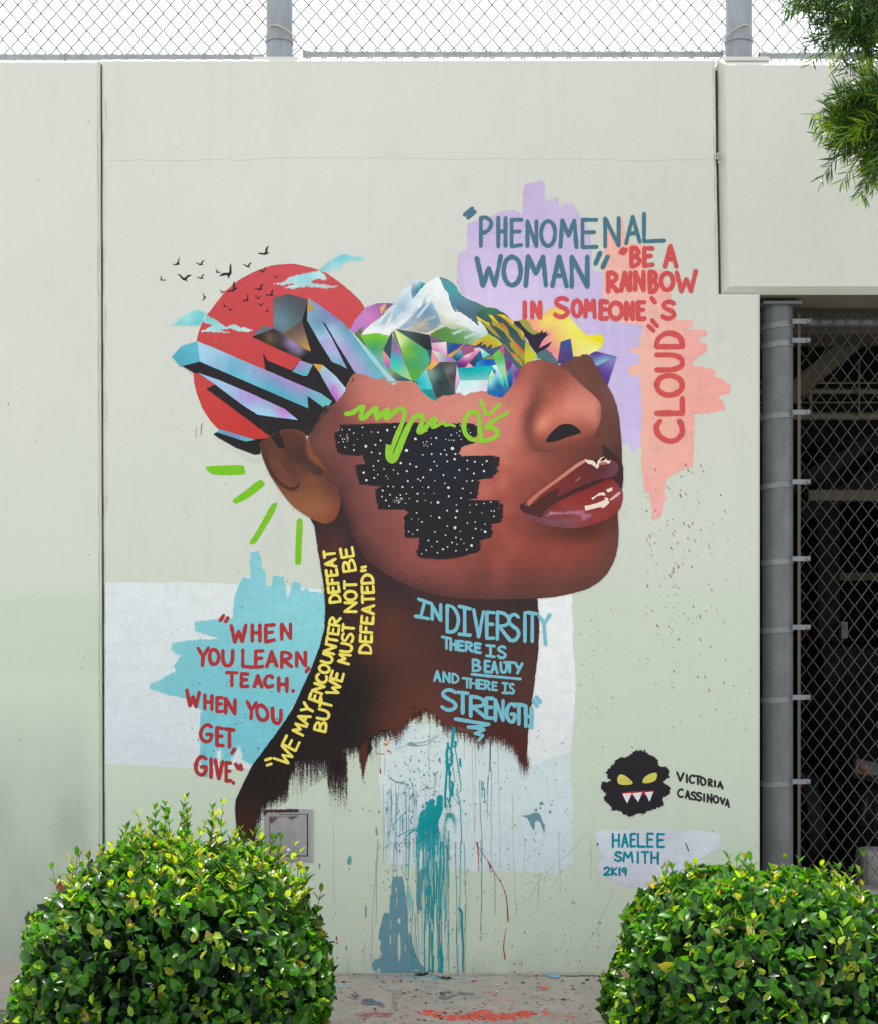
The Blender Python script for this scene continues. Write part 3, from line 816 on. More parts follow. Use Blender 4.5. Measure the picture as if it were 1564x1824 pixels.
# hairline crack near the top and a few others
cr = []
x = 190.0; y = 285.0
while x < 1270:
    cr.append((x, y)); x += rg.uniform(5, 14); y = 285+(y-285)*0.9+rg.uniform(-1.2, 1.2)
sep = []
def thin_line(pts, w):
    out = []
    for a, b in zip(pts[:-1], pts[1:]):
        a, b = np.array(a), np.array(b); tv = b-a; L = np.linalg.norm(tv)
        if L < 1e-6: continue
        n = np.array([-tv[1], tv[0]])/L*w/2
        out.append([tuple(a+n), tuple(b+n), tuple(b-n), tuple(a-n)])
    return out
sep_mesh('hairline_crack', thin_line(cr, 0.8), (164, 166, 160), 3, mat=M_THIN, cov=0.32)
for p0, steps, dx in (((1050, 1480), 18, -9), ((1090, 1590), 16, -5), ((1130, 1640), 10, -8)):
    c = [p0]
    for k in range(steps): c.append((c[-1][0]+dx*rg.uniform(.2, 1.2), c[-1][1]+rg.uniform(1, 12)))
    sep_mesh('hairline_crack', thin_line(c, 0.8), (140, 142, 130), 3, mat=M_THIN, cov=0.5)

# ---------------------------------------------------------------- big colour patches
lil = t('C', [(60,700),(70,560),(130,540),(130,350),(180,335),(310,300),(370,270),(460,258),(522,288),(525,130),(545,60),(610,55),(680,50),(685,200),(725,185),(775,168),(780,240),(890,240),(945,310),(1000,400),(1015,540),(1012,680),(1092,700),(1100,850),(1250,1060),(1400,1085),(1400,1600),(1365,1824),(1365,1920),(1310,2000),(1275,1935),(1228,1930),(900,1500),(700,1300),(110,870),(62,780)])
paint('lilac_patch', rough(lil, 2.0, 1.5, d=(0, 1), seed=4), [(t1('C',600,130),(202,182,220)),(t1('C',300,450),(206,186,226)),(t1('C',850,500),(207,190,226)),(t1('C',400,850),(220,203,236)),(t1('C',1200,1150),(206,190,232)),(t1('C',1250,1700),(208,190,232)),(t1('C',1300,1900),(212,196,238)),(t1('C',800,280),(204,190,222))], 2, label='lilac paint patch behind the lettering')
# streaky brush ends above the lilac patch
for q in ([(690,200),(700,165),(778,160),(790,245)], [(785,245),(800,190),(900,195),(930,300)], [(310,300),(330,280),(470,250),(520,290)], [(60,560),(50,700),(90,880),(120,860)]):
    paint('lilac_patch', rough(t('C', q), 2, 2), (206, 188, 224), 3, feather=7, cov=0.8, under=und_poly(lil, (206, 189, 226)))
pk = t('D', [(300,695),(310,520),(320,440),(340,395),(400,470),(423,305),(450,380),(455,500),(592,498),(600,680),(722,680),(742,765),(775,785),(778,860),(822,1042),(930,1043),(937,1085),(900,1105),(1035,1115),(1035,1150),(975,1165),(985,1195),(1042,1208),(1042,1265),(945,1330),(940,1360),(1060,1385),(1097,1402),(1090,1440),(1160,1470),(1200,1500),(1196,1560),(1110,1588),(1158,1620),(1162,1680),(1050,1703),(947,1712),(948,1824)])+t('O', [(940,200),(938,370),(885,375),(800,420),(742,455),(735,560),(735,600),(708,725),(655,752),(637,620),(630,560),(590,545),(572,400),(565,200)])+t('D', [(572,1700),(560,1440),(490,1435),(475,1405),(480,1375),(552,1352),(550,1285),(462,1255),(558,1225),(580,1085),(470,1066),(330,1040),(300,860)])
paint('pink_patch', rough(pk, 1.7, 1.5, d=(1, 0), seed=8), [(t1('D',450,620),(251,184,172)),(t1('D',420,950),(252,190,182)),(t1('D',700,1300),(252,186,170)),(t1('D',1050,1500),(247,172,162)),(t1('D',900,1250),(248,176,168)),(t1('O',750,200),(252,182,166)),(t1('O',650,500),(250,178,168)),(t1('O',690,680),(250,178,172)),(t1('D',850,1650),(249,176,164))], 3, label='salmon pink paint patch with ragged right edge')
tl = t('G', [(1285,385),(1285,640),(1190,920),(970,1340),(800,1600),(745,1610),(705,1580),(650,1570),(600,1590),(545,1600),(448,1610),(445,1690),(420,1705),(385,1540),(387,1220),(290,1140),(160,1112),(70,1085),(28,1065),(30,1040),(130,990),(210,942),(200,905),(250,832),(178,790),(190,742),(300,720),(530,712),(420,682),(350,652),(345,590),(500,572),(618,560),(628,430),(660,330),(690,268),(742,285),(743,92),(825,85),(826,210),(850,230),(860,335),(895,335),(905,262),(985,265),(1003,415),(1018,415),(1045,300),(1100,315),(1112,372),(1150,342),(1165,378)])
paint('teal_patch', rough(tl, 1.8, 0.9, seed=9), [(t1('G',800,200),(139,203,216)),(t1('G',900,500),(143,211,220)),(t1('G',300,650),(130,200,210)),(t1('G',120,1050),(128,199,210)),(t1('G',900,900),(130,203,213)),(t1('G',700,1200),(124,202,214)),(t1('G',550,1500),(125,201,217)),(t1('G',1180,480),(145,212,222)),(t1('G',450,850),(130,200,212))], 2, label='sky blue paint patch behind dark red lettering')
paint('teal_patch', rough(t('G', [(680,275),(740,255),(745,420),(640,430),(635,360)]), 2, 1.5), (135, 203, 213), 3, feather=10, cov=0.9, under=und_poly(tl, (138, 204, 214), (226, 231, 230)))
paint('teal_patch', rough(t('G', [(340,575),(520,575),(520,700),(430,690),(345,655)]), 2, 1.5), (135, 203, 213), 3, feather=10, cov=0.8, under=und_poly(tl, (135, 203, 213), (223, 230, 231)))
for q in ([(20,1015),(140,985),(140,1112),(20,1085)], [(170,738),(290,728),(280,842),(186,842)], [(690,265),(745,275),(745,330),(660,345)], [(895,258),(990,258),(990,345),(895,345)], [(1040,295),(1105,312),(1100,370),(1030,370)], [(740,84),(830,82),(826,150),(742,150)]):
    paint('teal_patch', rough(t('G', q), 2, 1.2), (136, 203, 214), 3, feather=8, cov=0.85, under=und_poly(tl, (136, 203, 213), (222, 228, 224)))
for q in ([(480,1480),(560,1500),(545,1620),(490,1630)], [(640,1470),(690,1450),(700,1600),(560,1640)]):
    paint('dry_patch', catmull(t('G', q), 4), (222, 230, 231), 3, feather=11, cov=0.85, under=und_poly(tl, (125, 201, 217), (220, 228, 230)))

# ---------------------------------------------------------------- red disc, clouds, birds
disc = catmull(t('A', [(960,160),(850,173),(740,213),(640,265),(560,325),(480,412),(410,505),(360,585),(323,700),(304,850),(300,930),(307,1020),(335,1120),(378,1215),(440,1300),(478,1340)]), 5, closed=False)+t('A', [(600,1400),(740,1412),(860,1402),(1250,1180),(1400,900),(1420,700),(1560,600)])+catmull(t('A', [(1525,490),(1490,428),(1420,358),(1330,285),(1220,213),(1100,178),(1020,162),(960,160)]), 5, closed=False)[:-1]
paint('red_disc', rough(disc, 3, 0.35), [(t1('A',960,230),(205,80,85)),(t1('A',600,500),(203,74,77)),(t1('A',1350,420),(208,80,84)),(t1('A',500,800),(200,72,74)),(t1('A',420,1100),(203,70,68)),(t1('A',700,1320),(198,60,56)),(t1('A',900,800),(202,70,72))], 4, label='large flat red painted sun disc')
def cloud(segs, ctrl):
    paint('painted_cloud', rough(t('A', segs), 1.5, 1.1, seed=5), ctrl, 6, feather=1.8, cov=1.0, grid=1.3, mat=M_THIN, under=und_poly(disc, (204, 76, 80), WALLC))
TQ, WH = (122, 205, 214), (196, 232, 232)
cloud([(1150,250),(1190,200),(1230,158),(1290,120),(1340,90),(1390,84),(1440,108),(1500,105),(1522,130),(1470,148),(1420,135),(1370,165),(1330,220),(1290,212),(1240,222),(1200,228)], [(t1('A',1340,120),TQ),(t1('A',1460,120),(140,214,220)),(t1('A',1300,190),(190,222,222)),(t1('A',1220,190),(130,200,212))])
cloud([(845,305),(930,288),(980,250),(1040,232),(1110,218),(1180,205),(1230,230),(1252,262),(1240,288),(1190,272),(1140,288),(1250,308),(1355,318),(1250,338),(1100,328),(1000,340),(925,328),(1010,300),(950,312),(880,314)], [(t1('A',1100,235),(150,218,224)),(t1('A',1000,265),(170,222,226)),(t1('A',1200,255),WH),(t1('A',1120,310),(165,205,210)),(t1('A',1010,325),WH),(t1('A',1300,318),(190,190,190)),(t1('A',900,302),(190,215,215))])
cloud([(122,602),(180,573),(192,548),(240,520),(290,485),(345,484),(400,510),(400,545),(370,575),(330,608),(230,605)], [(t1('A',340,520),TQ),(t1('A',260,555),(160,220,222)),(t1('A',200,590),(125,208,212)),(t1('A',300,590),(110,200,206))])
cloud([(360,575),(380,520),(440,542),(490,575),(530,602),(590,583),(640,610),(735,632),(690,654),(600,642),(560,625),(500,632),(585,652),(480,650),(335,648),(400,612),(430,600)], [(t1('A',430,560),(120,205,205)),(t1('A',400,635),WH),(t1('A',480,640),(150,215,215)),(t1('A',600,610),(165,225,222)),(t1('A',690,638),WH),(t1('A',510,605),(185,220,220))])
BT = [(-1,-.55),(-.6,-.42),(-.2,-.08),(.08,-.12),(.45,-.5),(1,-.55),(.62,-.25),(.32,.1),(.5,.42),(.1,.3),(-.2,.26),(-.6,-.12)]
BV = [(-.3,-1),(-.12,-.4),(.0,.05),(.3,.3),(.7,.45),(.4,.5),(.0,.42),(-.3,.35),(-.5,.15),(-.3,-.1)]
BIRDS = [(182,150,50,10,1),(350,160,38,-15,0),(472,212,34,-20,1),(550,225,72,-48,0),(685,174,38,-8,0),(810,80,56,-35,0),(76,272,30,35,0),(235,262,58,5,0),(354,258,34,-20,0),(372,397,38,-30,1),(502,360,26,20,0),(585,338,56,-55,0),(795,210,34,-30,0),(884,254,22,30,0),(772,336,44,-25,0),(680,412,40,-60,0),(758,402,28,10,0),(850,378,44,-30,0),(782,450,28,-20,0),(524,456,32,-10,1),(560,486,26,20,0),(822,492,30,5,1)]
for i, (cx, cy, s, rot, kd) in enumerate(BIRDS):
    c, sn = math.cos(R(rot)), math.sin(R(rot)); sh = BV if kd else BT; s *= .86; fx = 1 if i % 3 else -1
    q = [(cx+(u*fx*c-v*sn)*s, cy+(u*fx*sn+v*c)*s) for u, v in sh]
    paint('painted_bird', catmull(t('A', q), 3), (52, 40, 44), 7)

# ---------------------------------------------------------------- painted mountains
SCN = []
paint('painted_mountain', rough(t('B', [(5,610),(50,520),(90,470),(130,428),(200,402),(300,398),(330,405),(300,500),(200,600),(130,660),(45,640)]), 1.5, 0.4), [(t1('B',200,430),(172,112,178)),(t1('B',120,480),(200,135,195)),(t1('B',60,560),(195,130,200)),(t1('B',160,530),(215,130,190)),(t1('B',280,420),(150,100,150)),(t1('B',110,590),(180,120,185))], 6)
union_mesh('painted_mountain', [t('B', [(222,440),(240,418),(272,398),(268,425),(252,455),(236,485),(232,450)]), t('B', [(262,455),(295,430),(280,460),(255,480)])], (226, 176, 122), 7)
paint('painted_mountain', rough(t('B', [(40,625),(75,590),(108,565),(95,625),(140,720),(170,760),(110,720)]), 1.5, 0.6), (105, 125, 80), 7)
paint('painted_hill', rough(t('B', [(88,632),(120,618),(150,622),(170,612),(210,616),(250,628),(295,620),(330,600),(330,760),(250,880),(180,780),(130,700)]), 1.5, 0.5), [(t1('B',140,625),(128,205,50)),(t1('B',220,625),(125,200,55)),(t1('B',200,670),(95,180,75)),(t1('B',190,720),(70,160,110)),(t1('B',220,790),(125,180,150)),(t1('B',235,850),(150,190,175))], 8)
wm = t('B', [(95,625),(120,590),(170,545),(230,500),(270,465),(330,400),(360,350),(390,302),(455,268),(490,233),(530,245),(557,258),(600,232),(640,208),(660,213),(700,225),(745,255),(765,272),(790,315),(815,347),(860,365),(905,388),(1000,432),(1060,520),(1010,600),(920,690),(800,710),(690,690),(560,660),(330,600),(290,632),(210,612)])
paint('painted_mountain', rough(wm, 2, 0.3), [(t1('B',640,235),(240,246,246)),(t1('B',560,300),(238,244,244)),(t1('B',400,330),(214,232,238)),(t1('B',300,450),(225,235,240)),(t1('B',200,560),(228,236,242)),(t1('B',250,530),(165,190,208)),(t1('B',320,490),(150,178,200)),(t1('B',390,440),(150,185,205)),(t1('B',420,350),(175,208,222)),(t1('B',460,400),(222,234,240)),(t1('B',300,560),(238,242,245)),(t1('B',400,500),(235,240,244)),(t1('B',500,360),(225,238,242)),(t1('B',600,350),(240,243,240)),(t1('B',650,420),(232,238,228)),(t1('B',700,500),(235,240,232)),(t1('B',820,510),(238,243,244)),(t1('B',920,580),(226,240,240)),(t1('B',640,560),(205,200,180)),(t1('B',960,610),(200,220,220))], 9, grid=2.6)
WMC = [(t1('B',640,235),(240,246,246)),(t1('B',400,330),(214,232,238)),(t1('B',300,560),(238,242,245)),(t1('B',400,500),(235,240,244)),(t1('B',600,350),(240,243,240)),(t1('B',820,510),(238,243,244)),(t1('B',920,580),(226,240,240)),(t1('B',500,570),(150,165,180)),(t1('B',560,480),(115,155,180)),(t1('B',720,620),(95,150,80)),(t1('B',860,640),(110,165,110)),(t1('B',700,540),(228,230,222))]
def daub(pts, ctrl, layer, nm='painted_mountain', tile='B', am=0.5, f=None, c=1.0):
    paint(nm, rough(t(tile, pts), 1.6, am), ctrl, layer, **({} if f is None else dict(feather=f, cov=c, mat=M_THIN, under=WMC)))
daub([(335,592),(420,520),(470,470),(520,420),(545,360),(560,340),(555,400),(600,380),(620,430),(655,490),(672,545),(640,570),(560,612),(420,600)], [(t1('B',470,450),(125,165,188)),(t1('B',560,450),(110,152,178)),(t1('B',600,530),(125,155,178)),(t1('B',420,540),(150,175,198)),(t1('B',520,580),(190,170,155)),(t1('B',480,530),(165,180,195)),(t1('B',610,420),(150,190,205))], 10, f=4)
daub([(380,590),(470,560),(540,510),(620,485),(640,495),(560,535),(600,545),(500,590),(560,590),(520,615)], (208, 186, 160), 11, f=3.5, c=.75)
daub([(480,500),(560,400),(600,380),(540,470),(500,510)], (222, 234, 240), 11, f=3, c=.8)
daub([(650,213),(700,226),(748,256),(768,275),(792,318),(816,350),(905,390),(1000,434),(1030,520),(985,575),(920,512),(932,565),(880,520),(800,465),(765,462),(742,432),(722,380),(712,330),(680,285)], [(t1('B',690,250),(90,150,155)),(t1('B',740,300),(70,165,175)),(t1('B',780,340),(90,150,170)),(t1('B',850,400),(95,130,150)),(t1('B',800,440),(88,118,140)),(t1('B',950,450),(80,125,120)),(t1('B',880,500),(85,110,128)),(t1('B',980,440),(75,140,105))], 10)
daub([(455,270),(492,236),(556,260),(520,300),(480,345),(458,372),(448,310)], [(t1('B',500,250),(205,225,232)),(t1('B',530,270),(60,150,160)),(t1('B',480,310),(95,140,165)),(t1('B',460,350),(110,150,175))], 10)
daub([(585,622),(640,590),(690,568),(740,572),(850,590),(960,625),(985,622),(900,690),(860,705),(800,712),(690,688),(600,676)], [(t1('B',640,610),(92,140,70)),(t1('B',720,620),(95,150,80)),(t1('B',830,640),(115,165,115)),(t1('B',930,635),(190,215,210)),(t1('B',740,680),(90,150,75)),(t1('B',620,660),(88,140,70)),(t1('B',860,690),(110,165,110))], 10)
for q in ([(690,560),(760,572),(800,585),(740,590)], [(735,610),(800,585),(860,590),(800,612),(745,632)], [(820,640),(900,605),(960,625),(880,640),(830,668)], [(850,680),(930,640),(960,640),(900,670),(860,692)]):
    daub(q, (205, 225, 222), 11, f=2.5, c=.8)
daub([(640,470),(700,500),(760,540),(840,575),(900,590),(820,590),(720,565),(660,545)], (226, 212, 178), 11, f=4, c=.6)
for k in range(34):
    a = rg.uniform(0, 1); x, y = [(420, 480), (300, 520), (560, 330), (700, 430), (760, 500), (250, 540), (400, 340)][k % 7]
    x += rg.gauss(0, 28); y += rg.gauss(0, 22); L = rg.uniform(25, 60); an = R(-48 if x < 640 else 48)+rg.gauss(0, .15); w = rg.uniform(3, 8)
    if not inside(wm, t('B', [(x, y)]))[0]: continue
    dx, dy = math.cos(an)*L, math.sin(an)*L
    daub([(x-dx, y-dy), (x, y-w), (x+dx, y+dy), (x, y+w)], [(150, 185, 206), (232, 240, 244), (176, 204, 218), (240, 245, 246)][k % 4], 12, f=.9, c=.6)
# striped ridge
daub([(915,465),(960,445),(1000,430),(1050,436),(1110,470),(1180,530),(1225,570),(1252,610),(1266,680),(1262,760),(1258,830),(1225,900),(1160,800),(1108,700),(1065,655),(1000,620),(980,570),(925,510)], [(t1('B',960,480),(60,95,95)),(t1('B',1000,450),(70,140,90)),(t1('B',1150,700),(68,105,98)),(t1('B',1200,800),(65,105,98)),(t1('B',1080,600),(60,85,90)),(t1('B',1150,520),(52,70,85))], 11)
GO, OL, OR = (226, 176, 40), (178, 156, 62), (232, 118, 56)
def ridges(items, tile, col, layer): union_mesh('painted_ridge', [t(tile, q) for q in items], col, layer)
ridges([[(465,15),(520,55),(600,100),(640,120),(680,180),(760,250),(820,320),(825,350),(770,320),(690,260),(620,190),(560,110),(490,90)],
        [(640,5),(690,10),(760,90),(840,170),(930,240),(940,300),(1000,370),(980,400),(900,310),(860,250),(760,180),(690,150),(690,80)],
        [(740,0),(860,5),(920,40),(1000,100),(1010,150),(1090,210),(1140,270),(1155,380),(1110,350),(1060,260),(1010,210),(950,160),(900,100),(820,40)],
        [(940,400),(1000,380),(1080,470),(1140,530),(1150,600),(1130,690),(1100,620),(1040,560),(960,470)],
        [(865,440),(900,470),(950,540),(1030,560),(1080,620),(1130,700),(1120,750),(1060,680),(990,630),(910,600),(880,530)]], 'J', OL, 12)
ridges([[(470,20),(530,60),(600,110),(640,110),(670,160),(600,130),(520,90),(490,90)], [(645,0),(690,15),(760,95),(790,140),(720,90),(660,40)], [(770,0),(860,5),(1000,105),(1000,150),(900,70)], [(1090,210),(1140,260),(1155,330),(1130,300)]], 'J', (240, 200, 40), 13)
ridges([[(800,110),(850,130),(900,190),(935,240),(880,210)], [(990,370),(1050,420),(1120,500),(1140,540),(1140,600),(1100,530),(1020,450)], [(862,430),(910,480),(940,540),(1020,560),(1060,610),(990,580),(920,560),(880,500)]], 'J', OR, 13)
ridges([[(760,20),(830,60),(890,120),(940,190),(990,250),(1050,300),(1090,370),(1040,330),(980,250),(910,200),(870,130),(800,80)], [(690,175),(740,200),(760,240),(820,290),(890,360),(920,400),(860,390),(790,310)]], 'J', (58, 92, 92), 14)
# gold foothill with dark spikes, lime slope, dark purple gorge, olive, sun-yellow peak
daub([(390,440),(500,350),(655,275),(720,330),(850,425),(780,500),(700,580),(620,560),(520,490),(430,480)], [(t1('J',430,430),(232,184,45)),(t1('J',650,300),(190,205,40)),(t1('J',780,400),(200,205,50)),(t1('J',620,390),(205,165,65)),(t1('J',720,520),(210,160,60)),(t1('J',560,400),(206,168,70))], 12, nm='painted_hill', tile='J')
ridges([[(430,465),(500,420),(580,375),(550,420),(530,445),(570,435),(590,420),(620,470),(700,420),(680,470),(650,500),(690,490),(680,545),(690,580),(600,540),(520,485)]], 'J', (52, 68, 72), 13)
daub([(1165,365),(1215,420),(1225,470),(1290,540),(1345,600),(1250,660),(1150,720),(1150,600)], [(t1('J',1200,400),(190,175,50)),(t1('J',1250,550),(202,210,50)),(t1('J',1200,660),(200,205,45))], 12, nm='painted_hill', tile='J')
daub([(535,1060),(560,1035),(640,1030),(690,975),(740,952),(790,955),(850,1005),(880,1040),(930,1105),(975,1145),(1030,1148),(1085,1140),(1102,1175),(1090,1232),(1060,1262),(1000,1285),(930,1300),(880,1320),(800,1350),(720,1320),(650,1260),(560,1150)], [(t1('C',640,1050),(252,185,120)),(t1('C',720,1000),(252,205,110)),(t1('C',680,1060),(250,235,100)),(t1('C',640,1110),(245,180,130)),(t1('C',700,1130),(248,160,140)),(t1('C',760,1050),(252,215,115)),(t1('C',850,1080),(252,236,115)),(t1('C',950,1180),(252,236,110)),(t1('C',1070,1170),(242,224,20)),(t1('C',980,1255),(250,240,140)),(t1('C',690,1200),(238,150,165)),(t1('C',740,1260),(245,140,150)),(t1('C',760,1180),(252,190,120)),(t1('C',880,1220),(250,225,110)),(t1('C',1060,1235),(250,240,140))], 6, tile='C')
daub([(1030,1150),(1085,1140),(1102,1180),(1088,1225),(1060,1195),(1010,1165)], (243, 224, 22), 7, tile='C', nm='painted_mountain')
daub([(470,1050),(540,1030),(570,1060),(600,1110),(660,1135),(600,1150),(540,1110)], (160, 162, 78), 8, tile='C')
ridges([[(458,1048),(500,1050),(520,1080),(560,1120),(600,1145),(650,1130),(662,1108),(668,1130),(700,1122),(690,1140),(715,1138),(680,1170),(660,1195),(640,1240),(690,1215),(735,1190),(710,1230),(680,1250),(630,1288),(605,1260),(575,1220),(560,1180),(530,1150),(480,1100)]], 'C', (50, 42, 60), 9)
daub([(600,1300),(640,1270),(690,1245),(730,1275),(770,1330),(780,1365),(700,1340)], (84, 116, 126), 9, tile='C')

# ---------------------------------------------------------------- painted gems
GEM = [
 ('K', [(630,320),(605,720),(500,580)], [((0,0),(60,80,92))]),
 ('K', [(498,590),(608,725),(605,850),(500,860)], [((510,620),(230,165,140)),((580,720),(215,130,170)),((540,820),(165,110,170))]),
 ('K', [(632,310),(912,1028),(760,960),(605,850),(608,690),(625,480)], [((640,350),(205,190,130)),((660,450),(120,120,150)),((690,590),(170,110,170)),((640,700),(50,190,195)),((720,760),(70,190,190)),((800,880),(140,200,150)),((880,1000),(165,215,140))]),
 ('K', [(650,285),(900,440),(1120,590),(1175,740),(1110,860),(960,1035),(912,1028)], [((690,360),(235,235,150)),((740,500),(225,235,180)),((800,560),(135,195,70)),((900,640),(115,190,80)),((950,560),(80,165,90)),((1060,640),(70,170,125)),((1120,740),(75,175,140)),((850,760),(80,165,95)),((960,840),(80,165,85)),((960,980),(95,170,75))]),
 ('K', [(670,285),(1160,372),(1195,590),(1115,585),(900,440)], [((760,320),(85,105,105)),((900,400),(70,85,85)),((1000,430),(52,62,66)),((1150,500),(42,48,56))]),
 ('K', [(1118,587),(1198,585),(1180,745)], [((1150,650),(58,92,86))]),
 ('K', [(505,865),(605,845),(760,960),(910,1030),(690,1030),(640,960)], [((560,880),(140,150,80)),((640,880),(160,165,85)),((700,950),(95,115,110)),((850,1010),(58,88,100))]),
 ('K', [(1185,490),(1400,470),(1412,660),(1200,590)], [((1220,530),(230,165,200)),((1300,540),(238,190,215)),((1380,500),(240,225,215)),((1250,600),(220,130,190))]),
 ('K', [(1195,590),(1420,660),(1555,755),(1310,760)], [((1230,610),(240,220,225)),((1320,680),(180,215,185)),((1420,720),(180,125,195)),((1520,745),(190,120,190))]),
 ('K', [(1195,590),(1310,760),(1180,870),(1110,855),(1180,770)], [((1210,620),(235,170,175)),((1210,700),(235,130,150)),((1220,780),(245,185,95)),((1280,760),(240,150,160)),((1140,840),(235,165,60))]),
 ('K', [(1410,470),(1600,520),(1420,655)], [((1450,510),(50,105,160)),((1520,560),(28,70,160))]),
 ('K', [(1420,660),(1560,580),(1700,470),(1690,480),(1470,695)], [((1500,650),(230,160,65))]),
 ('J', [(110,610),(240,490),(285,580),(190,675)], [((230,530),(110,180,190)),((180,610),(40,110,140)),((200,660),(30,70,110))]),
 ('J', [(245,480),(380,435),(435,475),(440,520),(280,585)], [((320,480),(165,90,140)),((350,520),(165,90,115))]),
 ('J', [(435,480),(520,475),(525,510),(370,690),(300,760),(200,755),(195,680),(290,590),(440,525)], [((480,490),(240,200,210)),((420,560),(230,130,180)),((340,590),(245,225,225)),((280,660),(160,90,160)),((230,720),(95,50,120)),((360,650),(190,100,160))]),
 ('J', [(365,695),(425,750),(310,760)], [((370,730),(238,180,190))]),
 ('J', [(525,515),(560,620),(440,745),(370,690)], [((520,560),(35,110,150)),((430,680),(38,70,105))]),
 ('J', [(515,480),(560,500),(665,580),(560,620)], [((540,510),(220,235,225)),((600,560),(110,215,205))]),
 ('J', [(450,745),(480,680),(560,640),(715,640),(745,720),(600,735)], [((500,720),(40,150,210)),((620,670),(25,80,185)),((700,690),(30,100,190))]),
 ('J', [(550,635),(660,600),(720,570),(720,640)], [((640,610),(140,160,70))]),
 ('K', [(1180,870),(1310,760),(1520,1190),(1380,1245),(1275,1290),(1210,1150),(1110,855)], [((1180,880),(135,155,145)),((1240,820),(72,92,92)),((1330,900),(68,90,92)),((1230,980),(110,135,130)),((1300,1040),(50,66,72)),((1420,1150),(62,80,84)),((1300,1230),(56,66,68))]),
 ('K', [(1310,760),(1550,762),(1500,1180)], [((1400,800),(80,76,80)),((1440,870),(125,130,130)),((1480,960),(75,68,68)),((1500,1100),(95,85,88))]),
 ('K', [(1110,855),(1210,1150),(1015,1145),(970,1025)], [((1100,880),(150,220,225)),((1030,1010),(40,185,195)),((1120,1060),(85,205,210)),((1180,1130),(65,205,205))]),
 ('K', [(1015,1150),(1212,1150),(1275,1320),(1210,1310),(1110,1230)], [((1100,1180),(40,150,155)),((1220,1270),(40,140,140))]),
 ('J', [(190,720),(235,940),(160,1110)], [((200,800),(238,215,225)),((195,950),(220,175,215))]),
 ('J', [(205,765),(700,730),(740,790),(650,830),(640,935),(235,945)], [((420,790),(0,178,185)),((620,750),(0,180,185)),((300,800),(10,175,182)),((440,920),(115,195,190)),((280,930),(120,195,190)),((610,920),(130,205,200)),((420,850),(50,180,180))]),
 ('J', [(235,945),(640,935),(620,1100),(480,1110),(300,1165),(165,1115)], [((350,1000),(200,238,240)),((520,980),(215,240,240)),((300,1100),(228,244,244)),((590,1070),(225,205,235)),((430,1100),(230,238,244))]),
 ('J', [(790,500),(862,430),(865,610)], [((840,520),(195,100,120))]),
 ('J', [(790,500),(865,615),(930,1055),(870,930),(770,770),(720,640),(700,580)], [((760,560),(120,195,80)),((800,650),(95,190,100)),((810,740),(150,210,190)),((850,830),(170,230,150)),((880,960),(60,200,170)),((900,1030),(60,200,180))]),
 ('J', [(865,610),(985,690),(910,900)], [((900,650),(135,65,155)),((910,760),(110,60,120)),((900,850),(195,120,165))]),
 ('J', [(985,690),(1085,830),(985,1020)], [((1010,760),(190,110,160)),((1040,850),(110,55,135)),((1000,960),(190,100,170))]),
 ('J', [(985,690),(988,1020),(930,1055),(905,890)], [((970,760),(45,150,190)),((950,900),(35,110,180)),((970,1020),(40,60,140))]),
 ('J', [(690,730),(750,720),(860,930),(740,870),(740,790)], [((730,750),(240,245,245)),((760,830),(160,215,235)),((830,900),(185,220,240))]),
 ('J', [(690,795),(740,870),(870,940),(930,1060),(935,1130),(850,1180),(780,1190),(620,1140),(650,870)], [((690,820),(220,240,210)),((665,880),(195,235,160)),((720,900),(140,220,220)),((680,1000),(150,215,230)),((760,1010),(30,120,170)),((660,1100),(35,115,170)),((780,1130),(40,110,180)),((850,1150),(30,90,160)),((900,1080),(50,120,160))]),
 ('J', [(740,870),(865,935),(850,1040)], [((800,930),(110,215,200)),((840,1000),(60,190,180))]),
 ('J', [(868,940),(930,1060),(900,1090),(850,1045)], [((880,1020),(45,92,92))]),
 ('C', [(795,1195),(865,1173),(886,1315),(820,1362),(772,1345)], [((840,1210),(60,85,155)),((800,1260),(88,72,135)),((850,1300),(80,66,130))]),
 ('C', [(1000,1285),(1045,1262),(1195,1302),(1043,1370)], [((1030,1280),(85,60,150)),((1090,1290),(130,90,170)),((1110,1320),(125,190,210)),((1060,1350),(130,185,205)),((1170,1300),(105,110,185))]),
 ('C', [(1043,1370),(1195,1302),(1130,1505),(1090,1470)], [((1080,1380),(95,75,150)),((1150,1340),(140,130,195)),((1120,1400),(110,70,160)),((1120,1470),(85,60,145))]),
]
paint('painted_gem', t('B', [(250,735),(330,592),(580,630),(700,678),(870,697),(1030,722),(1108,695),(1180,790),(1228,880),(1262,830),(1200,960),(1165,1010),(1050,1068),(780,1043),(640,1083),(450,953),(262,930)]), [(t1('B',350,700),(70,120,105)),(t1('B',500,900),(60,95,100)),(t1('B',700,760),(120,90,125)),(t1('B',900,800),(50,90,135)),(t1('B',1130,850),(80,95,125)),(t1('B',650,1000),(55,80,85)),(t1('B',1050,1000),(45,110,150))], 14.8)
for i, (tl_, pts, ct) in enumerate(GEM):
    ctrl = [(t1(tl_, *c[0]), c[1]) for c in ct]
    q = t(tl_, pts)
    if len(ctrl) == 1: paint('painted_gem', q, ctrl[0][1], 15+0.25*(i % 4))
    else: paint('painted_gem', q, ctrl, 15+0.25*(i % 4), grid=2.0)

